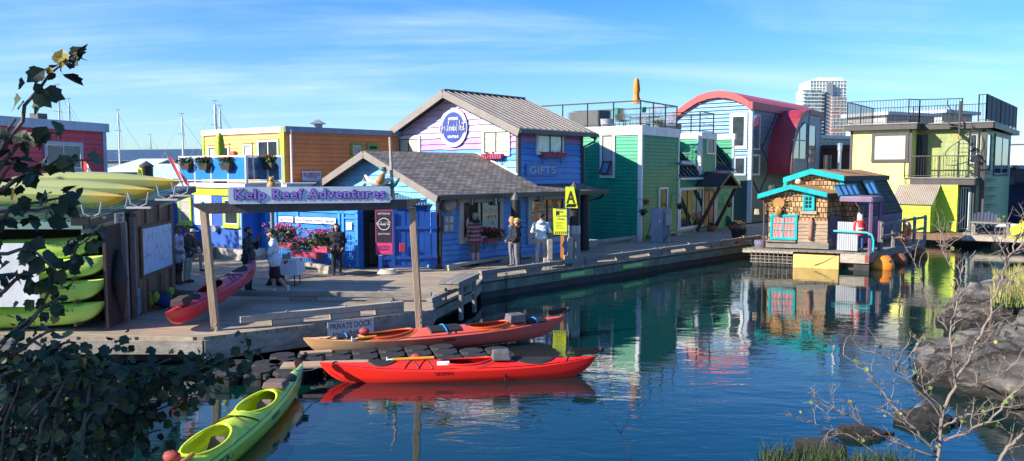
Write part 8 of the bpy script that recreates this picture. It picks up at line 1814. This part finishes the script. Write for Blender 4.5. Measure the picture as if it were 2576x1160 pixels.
    for a,b,ra,rb,m in pr:
        A=np.array(a);Bv=np.array(b)-A;l2=max(1e-9,(Bv**2).sum());t=np.clip(((ce-A)@Bv)/l2,0,1);d=np.linalg.norm(ce-A-t[:,None]*Bv,axis=1)-(ra+(rb-ra)*t)
        w=d<best;best[w]=d[w];bm_[w]=m
    # wrinkle the cloth a little
    vc=len(nm.vertices);co=np.zeros(vc*3);nm.vertices.foreach_get('co',co);no=np.zeros(vc*3);nm.vertices.foreach_get('normal',no);co=co.reshape(-1,3);no=no.reshape(-1,3)
    amp=.006*np.sin(co[:,2]*55+np.sin(co[:,0]*31)*2)*np.sin(co[:,0]*37+co[:,1]*29);hz_=(co[:,2]-fo.z)<(sh+.02)*k
    co+=no*(amp*hz_)[:,None];co-=np.array(fo);nm.vertices.foreach_set('co',co.ravel())
    nm.materials.clear()
    for m in mats: nm.materials.append(m)
    nm.polygons.foreach_set('material_index',bm_);nm.polygons.foreach_set('use_smooth',[True]*n);nm.update()
    o=bpy.data.objects.new('person',nm);COL.objects.link(o);o.location=fo;ROOT[o.name]=fo;tag(o,label,'person')
    HX=lambda x,y,z:X((hx+x,hy+y,sh+.235+z))
    # hair
    mb=MB();V=[];nu,nv=16,8
    for i in range(nv+1):
        ph=pi*.62*i/nv
        for j in range(nu):
            th=2*pi*j/nu;fwd=sin(th);r=.1;x=r*sin(ph)*cos(th)*.98;y=r*1.06*sin(ph)*sin(th)-.006;z=r*1.08*cos(ph)
            if fwd>.25 and z<.04: z=.04+.012*fwd;y=min(y,.082)
            V.append(HX(x,y,z))
    mb.add(V,[(i*nu+j,i*nu+(j+1)%nu,(i+1)*nu+(j+1)%nu,(i+1)*nu+j) for i in range(nv) for j in range(nu)])
    if hair=='long':
        for i in range(11):
            th=pi+pi*i/10;x=.085*cos(th);y=.08*sin(th)-.01;mb.tube([HX(x,y,.03),HX(x*1.15,y*1.15,-.1),HX(x*1.2,y*1.1-.01,-.22),HX(x*1.1,y*1.05-.02,-.33)],[.03,.034,.03,.01],6)
    if hair=='bun': mb.ball(HX(0,-.11,.02),.045*k)
    mb.build('hair',[hairm],o,smooth=True)
    if hat:
        kind,hm=hat;mb=MB();V=[]
        for i in range(7):
            ph=pi*.5*i/6
            for j in range(18): th=2*pi*j/18;V.append(HX(.106*sin(ph)*cos(th),.112*sin(ph)*sin(th)-.005,.03+.085*cos(ph)))
        mb.add(V,[(i*18+j,i*18+(j+1)%18,(i+1)*18+(j+1)%18,(i+1)*18+j) for i in range(6) for j in range(18)])
        if kind in('cap','backcap'):
            s=1 if kind=='cap' else -1;P=[HX(-.075,.08*s,.035),HX(-.05,.15*s,.015),HX(0,.18*s,.01),HX(.05,.15*s,.015),HX(.075,.08*s,.035)];mb.prism(P,(0,0,.012))
        if kind=='brim': 
            P=[HX(.2*cos(q),.2*sin(q),.025) for q in [i*pi/9 for i in range(18)]];mb.prism(P,(0,0,.012))
        mb.build('hat',[hm],o,smooth=45)
    if hood: MB().tube([X((-.1,-.05,sh+.03)),X((-.06,-.12,sh+.05)),X((.06,-.12,sh+.05)),X((.1,-.05,sh+.03))],[.04*k,.06*k,.06*k,.04*k],8).build('hood',[hood],o,smooth=True)
    return o,X
A_rest=[((.25,-.03,1.14),(.24,.08,.9),(0,.1,-1)),((-.25,-.03,1.14),(-.24,.08,.9),(0,.1,-1))]
A_pock=[((.29,-.06,1.15),(.2,.1,.96),(-.5,.4,-.6)),((-.29,-.06,1.15),(-.2,.1,.96),(.5,.4,-.6))]
FV=atan2(.656,-.755)   # facing the shop wall
dark=cloth('cloth_black',(.02,.02,.022));jean=cloth('jeans_grey',(.2,.2,.23));swt=cloth('sweat_grey',(.33,.33,.35))
hblk=M('hair_black',(.015,.012,.01),.5,.3);hbln=M('hair_blond',(.45,.26,.09),.6,.3,scale=20);hgry=M('hair_grey',(.3,.28,.26),.6);hbr=M('hair_brown',(.07,.035,.02),.5,.3)
person('man in a plaid jacket, tan cap and brown shorts looking into the shop window',G(1195,669),FV-.15,1.8,Mplaid('plaid_red',(.05,.045,.05),(.32,.03,.04),(.3,.29,.3),7),cloth('shorts_brown',(.13,.09,.09)),dark,skinA,hgry,[((.27,-.0,1.16),(.22,.16,.98),(-.3,.6,-.5)),((-.28,-.02,1.16),(-.24,.12,.96),(.2,.4,-.8))],[((.1,.0,.47),(.11,-.02,.09),0),((-.1,.0,.47),(-.1,-.02,.09),0)],hat=('cap',cloth('cap_tan',(.4,.28,.1))),shorts=True,bulk=1.05,puff=1.08,coat=.05,sock=None,hood=dark)
person('woman with long blond hair in a pale patterned top, half hidden behind the black hoodie',G(1287,671),FV+.3,1.68,cloth('top_pale',(.4,.4,.42)),jean,dark,skinA,hbln,A_pock,hair='long',bulk=.9)
person('person in a black hoodie, yellow backwards cap and grey jeans',G(1300,677),FV+.5,1.66,dark,jean,cloth('shoe_pale',(.45,.4,.36)),skinA,hbln,A_pock,hat=('backcap',cloth('cap_yellow',(.55,.34,.06))),hair='long' if 0 else 'short',bulk=1.0,puff=1.08,hood=dark)
o,X=person('man in a pale blue hoodie, black cap and grey sweatpants with folded arms',G(1361,673),FV-1.0,1.8,cloth('hoodie_pale',(.55,.66,.74)),swt,cloth('shoe_beige',(.4,.36,.33)),skinA,hblk,[((.3,.06,1.15),(.08,.26,1.18),(-1,.1,.1)),((-.3,.06,1.15),(-.1,.24,1.12),(1,.1,.1))],[((.12,.06,.5),(.12,.12,.09),0),((-.12,-.02,.5),(-.12,-.06,.09),0)],hat=('cap',dark),bulk=1.05,puff=1.08,hood=cloth('hoodie_pale',0))
person('woman in a black jacket and black trousers standing by the flower boxes facing the camera',G(848,693),radians(-80),1.6,cloth('jacket_black',(.025,.023,.027)),dark,dark,skinA,hblk,A_pock,hair='long',bulk=1.22,puff=1.12,coat=.04,headt=(0,0))
o,X=person('bearded man in a dark puffer jacket holding a phone to his chin',G(628,736),radians(-5),1.74,M('puffer_black',(.018,.02,.028),.5,.3,scale=9,bump=.8),cloth('trouser_dark',(.025,.025,.035)),dark,skinB,hblk,[((.27,.02,1.15),(.2,.08,.9),(-.1,.2,-1)),((-.28,.1,1.17),(-.08,.24,1.36),(.3,-.05,.9))],hair='short',bulk=1.12,puff=1.14,coat=.04,beard=hblk)
mb=MB();ph=X((-.1,.26,1.46));mb.xbox(ph,(.02,.08,.14),.2);tag(mb.build('phone',[black],bevel=.005),'black phone held to the chin of the puffer jacket man','phone')
o,X=person('man in white T-shirt and maroon shorts stepping forward with a kayak end in his hands',G(693,744),radians(195),1.72,M('shirt_white',(.66,.7,.78),.8,.05,bump=.2),cloth('shorts_maroon',(.07,.015,.03)),cloth('shoe_grey',(.35,.34,.33)),skinA,hbr,[((.26,.1,1.15),(.17,.34,1.02),(-.15,1,-.1)),((-.26,.1,1.15),(-.14,.36,1.05),(.2,1,-.1))],[((.1,.06,.49),(.09,.04,.09),0),((-.1,-.06,.5),(-.1,-.32,.14),.5)],hat=('cap',cloth('cap_green',(.03,.05,.04))),shorts=True,bulk=1.2,puff=1.12,sleeve=.5,coat=.02,sock=M('sock_white',(.7,.7,.72),.8),headt=(0,.03),lean=.06)
person('woman in a lilac plaid coat and brown boots by the shed corner',G(452,716),radians(0),1.66,Mplaid('plaid_lilac',(.42,.38,.46),(.24,.17,.26),(.55,.52,.58),4),dark,cloth('boot_brown',(.16,.07,.045)),skinB,hbr,[((.27,0,1.14),(.2,.18,.98),(-.3,.8,-.2)),A_rest[1]],hair='bun',coat=.14,bulk=1.08,puff=1.12,sock=cloth('boot_brown',0))
person('woman in a dark olive jacket and pale trousers behind the plaid coat',G(474,711),radians(-10),1.64,cloth('jacket_olive',(.05,.05,.035)),cloth('trouser_cream',(.42,.4,.33)),dark,skinB,hblk,[((.26,.04,1.15),(.14,.2,1.05),(-.6,.6,.1)),((-.26,.04,1.15),(-.14,.2,1.05),(.6,.6,.1))],hair='short',coat=.06,bulk=1.05)
q=G(500,684);person('person in a pale brimmed hat sitting on the bench behind the two women',Vector((q.x-.3,q.y+.35,.6)),radians(-20),1.7,cloth('jacket_tan',(.13,.09,.07)),cloth('trouser_beige',(.38,.32,.25)),dark,skinA,hgry,[((.26,.08,.8),(.15,.3,.66),(-.3,.8,0)),((-.26,.08,.8),(-.15,.3,.66),(.3,.8,0))],[((.13,.42,.52),(.13,.42,.09),0),((-.13,.42,.52),(-.13,.42,.09),0)],hat=('brim',M('hat_pale',(.5,.5,.5),.7)),seat=.55)
# ================================================================ rocks
rockm,nt,b=newmat('shore_rock');L=nt.links
tc=nd(nt,'ShaderNodeTexCoord');n=nd(nt,'ShaderNodeTexNoise',Scale=1.1,Detail=10.,Roughness=.7);mpp=nd(nt,'ShaderNodeMapping');mpp.inputs['Scale'].default_value=(1,1,2.2);mpp.inputs['Rotation'].default_value=(.3,.4,0);L.new(tc.outputs['Object'],mpp.inputs[0]);L.new(mpp.outputs[0],n.inputs['Vector'])
rp=nt.nodes.new('ShaderNodeValToRGB');rp.color_ramp.elements[0].position=.3;rp.color_ramp.elements[0].color=(.012,.011,.01,1);rp.color_ramp.elements[1].position=.68;rp.color_ramp.elements[1].color=(.4,.36,.31,1);e=rp.color_ramp.elements.new(.5);e.color=(.12,.11,.1,1);L.new(n.outputs[0],rp.inputs[0])
ge=nd(nt,'ShaderNodeNewGeometry');sp=nd(nt,'ShaderNodeSeparateXYZ');L.new(ge.outputs['Position'],sp.inputs[0]);wl=nd(nt,'ShaderNodeMapRange');wl.inputs[1].default_value=.15;wl.inputs[2].default_value=.5;L.new(mth(nt,'ADD',sp.outputs[2],mth(nt,'MULTIPLY',n.outputs[0],.3)),wl.inputs[0])
base_link=(rp,wl);b.inputs['Roughness'].default_value=.75
n2=nd(nt,'ShaderNodeTexNoise',Scale=5.,Detail=10.,Roughness=.75);L.new(mpp.outputs[0],n2.inputs['Vector']);wv=nt.nodes.new('ShaderNodeVectorMath');wv.operation='ADD';L.new(mpp.outputs[0],wv.inputs[0]);L.new(n.outputs['Color'],wv.inputs[1]);vo=nd(nt,'ShaderNodeTexVoronoi',Scale=.9);vo.feature='DISTANCE_TO_EDGE';L.new(wv.outputs[0],vo.inputs['Vector']);ck=nd(nt,'ShaderNodeMapRange');ck.inputs[1].default_value=.0;ck.inputs[2].default_value=.05;L.new(vo.outputs['Distance'],ck.inputs[0]);bp=nd(nt,'ShaderNodeBump',Strength=1.,Distance=.16);L.new(mth(nt,'ADD',n2.outputs[0],mth(nt,'MULTIPLY',ck.outputs[0],.5)),bp.inputs['Height']);L.new(bp.outputs[0],b.inputs['Normal'])
sp2=nd(nt,'ShaderNodeTexNoise',Scale=14.,Detail=5.);L.new(tc.outputs['Object'],sp2.inputs['Vector']);lc=nd(nt,'ShaderNodeMapRange');lc.inputs[1].default_value=.6;lc.inputs[2].default_value=.68;lc.inputs[4].default_value=.5;L.new(sp2.outputs[0],lc.inputs[0])
cc_=mix(nt,(.02,.018,.015),mix(nt,rp.outputs[0],(.42,.42,.38),lc.outputs[0]),mth(nt,'ADD',mth(nt,'MULTIPLY',ck.outputs[0],.75),.25));L.new(mix(nt,(.018,.016,.012),cc_,wl.outputs[0]),b.inputs['Base Color'])
def rock(c,r,label,seed=0,rz=0,det=4,rough=.3,group=None):
    bm=bmesh.new();bmesh.ops.create_icosphere(bm,subdivisions=det+1,radius=1);mb=MB();c_,s_=cos(rz),sin(rz);V=[]
    for v in bm.verts:
        p=v.co.copy();q=p*1.2+Vector((seed*3.1,seed*1.7,0));d=1+rough*(noise.noise(q)*1.2)+rough*.6*(1-abs(noise.noise(q*2.3))*2.4)*.6+rough*.25*noise.noise(q*6)
        # strata: flatten into ledges
        x,y,z=p.x*r[0]*d,p.y*r[1]*d,p.z*r[2]*d;z=z*.6+.4*round(z*4+x*.5)/4-.05*x
        V.append((c[0]+x*c_-y*s_,c[1]+x*s_+y*c_,c[2]+z))
    bm.verts.index_update();mb.add(V,[tuple(v.index for v in f.verts) for f in bm.faces]);bm.free()
    return tag(mb.build('rock',[rockm],smooth=50),label,'rock',group)
rock((10.1,14.1,-.1),(2.5,2.1,1.25),'large smooth grey rock jutting into the water at the right edge',1,.5,5)
rock((9.6,11.6,-.35),(1.8,1.2,.8),'dark rounded rock below the large grey rock at the right edge',5,.2)
rock((12.1,19.4,.05),(1.3,1.,.9),'pale cracked rock on the far right shore beside the grass',2,.2,5)
rock((13.7,18.6,.2),(1.3,1.2,1.0),'pale lichen spotted rock at the right edge under the grass',3,.9)
rock((12.8,17.1,.0),(1.5,.7,.6),'low brown rock between the grey rock and the pale rocks',6,.1)
rock((6.3,11.7,-.14),(.5,.36,.34),'dark wet rock poking from the water left of the large rock',7)
rock((5.0,11.2,-.08),(.5,.24,.17),'small flat wet rock just breaking the water',8)
rock((4.2,10.6,-.1),(.42,.3,.19),'small dark wet rock above the bottom grass, left one',9)
rock((2.55,9.6,-.12),(.3,.22,.19),'tiny dark rock at the water edge among the bottom grass',10)
# ================================================================ grass
def grassmesh(fn,n,h,mat,label,name,seed=3,w=.008,lean=.5):
    rr=random.Random(seed);mb=MB();V=[];Fc=[]
    for i in range(n):
        p=fn(rr)
        if p is None: continue
        a=rr.uniform(0,2*pi);hh=h*rr.uniform(.4,1.1);ln=hh*lean*rr.uniform(0,1);b_=rr.uniform(0,2*pi);k=len(V);dx,dy=cos(a)*w,sin(a)*w;ex,ey=cos(b_)*ln,sin(b_)*ln
        V+=[(p[0]-dx,p[1]-dy,p[2]),(p[0]+dx,p[1]+dy,p[2]),(p[0]+ex*.4+dx*.7,p[1]+ey*.4+dy*.7,p[2]+hh*.6),(p[0]+ex*.4-dx*.7,p[1]+ey*.4-dy*.7,p[2]+hh*.6),(p[0]+ex,p[1]+ey,p[2]+hh)]
        Fc+=[(k,k+1,k+2,k+3),(k+3,k+2,k+4)]
    mb.v=V;mb.f=Fc;mb.m=[0]*len(Fc);o=mb.build(name,[mat],fixn=False);o['kind']='stuff';o['label']=label;o['category']='grass';return o
gm1=M('bank_grass',(.04,.07,.02),.7,.5,scale=1.5);gm2=M('dry_shore_grass',(.32,.3,.1),.8,.4,scale=1.5)
def f1(rr):
    x=rr.uniform(.9,2.75);y=rr.uniform(2.8,6.);z=land(x,y);return (x,y,z-.02) if z>.15 else None
grassmesh(f1,30000,.2,gm1,'dark green grass on the near bank at the bottom of the picture','bank_grass',w=.004)
def f2(rr):
    y=rr.uniform(17.8,23);x=rr.uniform(.612*y,.612*y+5);z=max(land(x,y),.75+.3*noise.noise(Vector((x,y,1))));return (x,y,z)
grassmesh(f2,6000,.38,gm2,'pale dry grass on the right shore above the rocks','shore_grass',seed=5,w=.01)
def f3(rr):
    y=rr.uniform(17.8,22);x=rr.uniform(.615*y,.615*y+5);z=max(land(x,y),.7);return (x,y,z)
grassmesh(f3,9000,.28,M('green_shore_grass',(.13,.2,.04),.7,.4),'green grass on the right shore above the rocks','shore_grass',seed=8,w=.01)
# ================================================================ foreground shrubs
leafA=M('hazel_leaf',(.022,.04,.014),.6,.5,scale=3);leafY=M('yellowing_leaf',(.33,.25,.04),.5,.3);bark=M('bark',(.14,.11,.09),.8,.3,bump=.4,scale=6)
for m in (leafA,leafY):
    b=m.node_tree.nodes['Principled BSDF'];b.inputs['Subsurface Weight'].default_value=0
def leaf(mb,p,d,n,s,m=0):
    d=d.normalized();x=d.cross(n).normalized();u=x.cross(d)
    k=8;L_=[];R_=[];Cn=[]
    prof=[.0,.38,.46,.56,.46,.46,.26,.0]
    for i in range(k):
        f=i/(k-1);w=prof[i]*s;c=p+d*s*1.15*f-u*s*.18*f*f;Cn.append(c);jag=s*.07*(1 if i%2 else -1)
        L_.append(c+x*w+u*w*.25+d*jag);R_.append(c-x*w+u*w*.25+d*jag)
    V=Cn+L_+R_;Fc=[]
    for i in range(k-1): Fc.append((i,i+1,k+i+1,k+i));Fc.append((i+1,i,2*k+i,2*k+i+1))
    mb.add(V,Fc,m)
def shrub(label,stems,name='hazel_shrub',leafs=.075,dens=16,sub=0,seed=1,ylw=.04,cat='shrub',r0=.012,droop=.5,spread=.05):
    rr=random.Random(seed);base=Vector(stems[0][0]);t=thing(name,label,cat,base);st=MB();lv=MB()
    for s_ in stems:
        pts=[Vector(p) for p in s_];L=sum((pts[i+1]-pts[i]).length for i in range(len(pts)-1))
        # resample with jitter
        q=[]
        for i in range(len(pts)-1):
            m=max(2,int((pts[i+1]-pts[i]).length/.1))
            for j in range(m): q.append(pts[i].lerp(pts[i+1],j/m)+Vector((rr.gauss(0,.006),rr.gauss(0,.02),rr.gauss(0,.006))))
        q.append(pts[-1]);n=len(q);st.tube(q,[r0*(1-.85*i/n)+.0015 for i in range(n)],5)
        nl=int(L*dens)
        for k in range(nl):
            f=rr.uniform(.08,1)**.8;i=min(n-2,int(f*(n-1)));p=q[i].lerp(q[i+1],rr.random())+Vector((rr.gauss(0,spread),rr.gauss(0,spread*1.4),rr.gauss(0,spread)))
            d=Vector((rr.gauss(0,.7),rr.gauss(0,.6),-rr.uniform(0,1.3)*droop*2+.1));nn=Vector((rr.gauss(0,.5),rr.gauss(-.6,.5),rr.uniform(.1,1)))
            leaf(lv,p,d,nn,leafs*rr.uniform(.5,1.25),1 if rr.random()<ylw else (2 if rr.random()<.3 else 0))
    st.build('branches',[bark],t,smooth=True);lv.build('leaves',[leafA,leafY,M('hazel_leaf_olive',(.06,.085,.02),.5,.4,scale=4)],t,fixn=False,smooth=False);return t
def S(Y,*pts): return [D(x,y,Y+dy) for (x,y,*r) in pts for dy in [(r[0] if r else 0)]]
shrub('tall hazel shrub with large toothed leaves reaching up the left edge of the picture',[
 S(3.9,(-60,560),(0,395),(45,300),(85,230),(130,190),(175,150),(218,124)),
 S(3.9,(-30,470),(40,375),(90,340),(160,330)),
 S(4.0,(-40,520),(30,460),(90,430),(150,400),(230,405)),
 S(3.8,(-30,430),(20,350),(40,300)),
 S(3.9,(-60,560),(-10,480),(40,400)),
 S(4.1,(-60,640),(0,560),(60,515),(130,500),(200,490)),
 S(4.1,(-60,600),(10,530),(90,525),(150,520)),
 S(4.0,(-60,690),(0,640),(50,630),(100,640),(150,690)),
 ],dens=30,seed=4,leafs=.07,spread=.025,ylw=.05)
shrub('leafy hazel branches hanging across the kayak rack at the left',[
 S(4.3,(-60,980),(40,860),(90,800),(150,700),(200,620),(240,580)),
 S(4.3,(0,860),(70,800),(130,760),(170,745)),S(4.3,(-30,760),(40,705),(110,680),(190,655)),
 S(4.3,(20,900),(90,850),(140,830)),S(4.2,(-50,700),(30,690),(80,690)),S(4.4,(60,950),(130,880),(180,860)),S(4.3,(-30,960),(60,920),(120,905),(150,890)),
 ],dens=36,seed=9,leafs=.06,spread=.04,ylw=.03)
st=[];rr=random.Random(21)
for k in range(42):
    x0=rr.uniform(-120,270);x1=x0+rr.uniform(-20,200);y1=rr.uniform(880,1120)+max(0,x1-330)*.25;x1=min(x1,560-max(0,(y1-940))*1.3)
    st.append(S(rr.uniform(3.7,4.9),(x0,1230),((x0+x1)/2+rr.uniform(-30,10),(1230+y1)/2-20),(x1,y1),(x1+rr.uniform(10,50),y1+rr.uniform(-10,30))))
for y_,x_ in((930,560),(890,640),(905,520),(950,590),(985,500),(870,300),(960,430),(1010,460),(1060,330),(1000,380),(920,400),(935,480)):
    st.append(S(4.4,(120+rr.uniform(-40,60),1120),(x_*.55,y_+60+rr.uniform(0,40)),(x_*.85,y_+20),(x_+30,y_-18)))
shrub('dense dark leafy bush filling the lower left corner',st,dens=54,seed=12,leafs=.05,spread=.05,ylw=.01,name='leafy_bush',r0=.01)
# ================================================================ bare tree right
def baretree():
    rr=random.Random(5);base=D(*dE(752,1200),5.0);t=thing('bare_sapling','thin pale bare tree with spreading twigs and a few small leaves at the right','tree',base)
    mb=MB();lv=MB();tw=MB()
    def ln(Y,*pts): return [D(*dE(x,y),Y+(r[0] if r else 0)) for (x,y,*r) in pts]
    br=[(ln(5,(752,1200),(770,960),(800,860),(840,760),(900,660),(960,530),(1000,450),(1040,330),(1065,250),(1100,150),(1140,70),(1180,0)),.017,.005),
     (ln(5,(838,750),(820,640),(810,520),(835,400),(862,320),(862,240),(885,180),(940,110)),.011,.003),
     (ln(5,(805,520),(760,460),(710,380),(650,220),(615,120)),.008,.002),(ln(5,(862,300),(830,220),(780,130),(765,80)),.006,.002),
     (ln(4.9,(745,1120),(690,1060),(600,960),(520,870),(440,770),(390,700),(280,630)),.013,.003),(ln(4.9,(640,1000),(560,960),(470,900)),.006,.002),
     (ln(4.8,(745,1140),(600,1090),(480,1040),(400,990),(300,930),(200,885),(80,870)),.01,.002),(ln(4.8,(500,1200),(430,1110),(330,1040),(230,1010),(100,955)),.008,.002),
     (ln(5.1,(775,990),(870,940),(980,910),(1100,890),(1180,880)),.011,.005),(ln(4.9,(785,1060),(900,1010),(1000,960),(1080,880),(1180,780)),.014,.008),
     (ln(4.9,(1040,1180),(1100,1090),(1180,1020)),.018,.014),(ln(5,(840,770),(920,780),(1000,760),(1090,710)),.006,.002),
     (ln(5,(960,530),(1010,500),(1060,400)),.005,.002),(ln(5,(1095,160),(1060,80),(1080,-10)),.006,.003),(ln(5,(1100,150),(1150,100),(1200,80)),.006,.003),(ln(5,(1075,250),(1140,220),(1190,200)),.005,.002),
     (ln(5,(900,660),(935,600),(1010,560)),.005,.002),(ln(5.0,(770,950),(700,850),(620,780),(560,700),(500,640)),.007,.002),(ln(5,(560,700),(600,640),(640,600)),.004,.002),(ln(5,(770,900),(690,820),(650,760),(640,700)),.005,.002)]
    def twig(p,d,l,r,dep):
        q=[p];dd=d.normalized()
        for i in range(5): dd=(dd+Vector((rr.gauss(0,.28),rr.gauss(0,.2),rr.gauss(.05,.25)))).normalized();q.append(q[-1]+dd*l/5)
        tw.tube(q,[r*(1-.7*i/5) for i in range(6)],4)
        if dep>0:
            for k in range(rr.randint(1,3)): i=rr.randint(1,4);twig(q[i],dd+Vector((rr.gauss(0,.8),rr.gauss(0,.5),rr.gauss(0,.8))),l*rr.uniform(.4,.6),r*.6,dep-1)
        if rr.random()<.08: leaf(lv,q[-1],Vector((rr.gauss(0,.4),0,-1)),Vector((rr.gauss(0,1),-1,.2)),rr.uniform(.013,.028),0 if rr.random()<.75 else 1)
    for pts,ra,rb in br:
        q=[]
        for i in range(len(pts)-1):
            for j in range(4): q.append(pts[i].lerp(pts[i+1],j/4)+Vector((rr.gauss(0,.003),rr.gauss(0,.008),rr.gauss(0,.003))))
        q.append(pts[-1]);n=len(q);mb.tube(q,[.72*ra+.72*(rb-ra)*i/(n-1) for i in range(n)],7)
        for i in range(2,n):
            if rr.random()<.62: d=(q[i]-q[i-1]).normalized();s=1 if rr.random()<.5 else -1;twig(q[i],d+Vector((s*rr.uniform(.3,1.1)*abs(d.z),rr.gauss(0,.4),rr.uniform(-.2,.9))),rr.uniform(.08,.26),.0032,2)
    mb.build('trunk',[M('sapling_bark',(.24,.19,.155),.7,.25,scale=10)],t,smooth=True);tw.build('twigs',[M('sapling_bark',0)],t);lv.build('leaves',[M('sapling_leaf',(.16,.25,.05),.5,.3),leafY],t,fixn=False)
baretree()
rr=random.Random(2);b0=D(1578,1175,5);mb=MB();q=[D(1592,1190,5),D(1580,1120,5),D(1560,1090,5),D(1545,1065,5),D(1510,1050,5)];mb.tube(q,[.004,.003,.003,.002,.001],4);mb.tube([D(1560,1090,5),D(1580,1060,5),D(1585,1030,5)],[.003,.002,.001],4);mb.tube([D(1545,1065,5),D(1550,1040,5)],[.002,.001],4);tag(mb.build('bare_twig',[bark]),'thin dark bare twig sticking up at the bottom centre','twig')
# ================================================================ shore trees that shade the dock (left of the view)
def tree_proto(seed,H,label,loc):
    rr=random.Random(seed);t=thing('leafy_tree',label,'tree',loc,'leafy trees on the left shore');b_=Vector(loc);mb=MB();lf=MB()
    mb.tube([b_-Vector((0,0,.5)),b_+Vector((.1,0,H*.4)),b_+Vector((0,.1,H*.85))],[.2,.14,.03],9);tips=[]
    for k in range(13):
        z=H*rr.uniform(.22,.8);a=rr.uniform(0,2*pi);l=H*.33*(1.15-z/H);p=b_+Vector((0,0,z));e=p+Vector((cos(a)*l,sin(a)*l,l*.5));mb.tube([p,p.lerp(e,.5)+Vector((0,0,.1)),e],[.06,.04,.015],6);tips+= [p.lerp(e,.6),e,p.lerp(e,.9)]
    tips.append(b_+Vector((0,0,H*.9)));mb.build('trunk',[bark],t,smooth=True)
    for c in tips:
        r=H*.12*rr.uniform(.8,1.3)
        for k in range(62):
            d=Vector((rr.gauss(0,1),rr.gauss(0,1),rr.gauss(0,.8))).normalized()*r*rr.random()**.4;p=c+d;s=rr.uniform(.09,.17);a=Vector((rr.gauss(0,1),rr.gauss(0,1),rr.gauss(0,.6))).normalized();e=a.cross(Vector((rr.gauss(0,1),rr.gauss(0,1),1))).normalized();lf.add([p,p+a*s+e*s*.6,p+a*s*2,p+a*s-e*s*.6],[(0,1,2,3)],0)
    lf.build('crown',[leafA],t,fixn=False);return t
tp=tree_proto(3,8.7,'leafy shore tree standing left of the kayak shed, outside the picture',(-21.2,15.9,1.2))
for i,(x,y,s,rz) in enumerate(((-21,18.2,1.,1.),(-20.8,20.5,.98,2.2),(-22.5,23.,.85,4.),(-20.2,11.,.6,3.1),(-25,13.5,.75,5.),(-20,8.3,.6,.4))):
    dup(tp,(x,y,1.1),rz,['leafy shore tree beside the shed tree, second from the near end','leafy shore tree behind the shed','leafy shore tree farthest back on the left shore','shorter leafy tree on the left shore near the float','leafy tree set back on the left shore','smallest leafy tree on the left shore'][i],scale=s)
tq=dup(tp,(-7.8,2.4,.9),1.3,'leafy tree close to the viewpoint on the near bank, left of the picture',scale=.8);dup(tp,(-9.8,.9,.9),2.6,'leafy tree on the near bank behind the closest one',scale=.85)
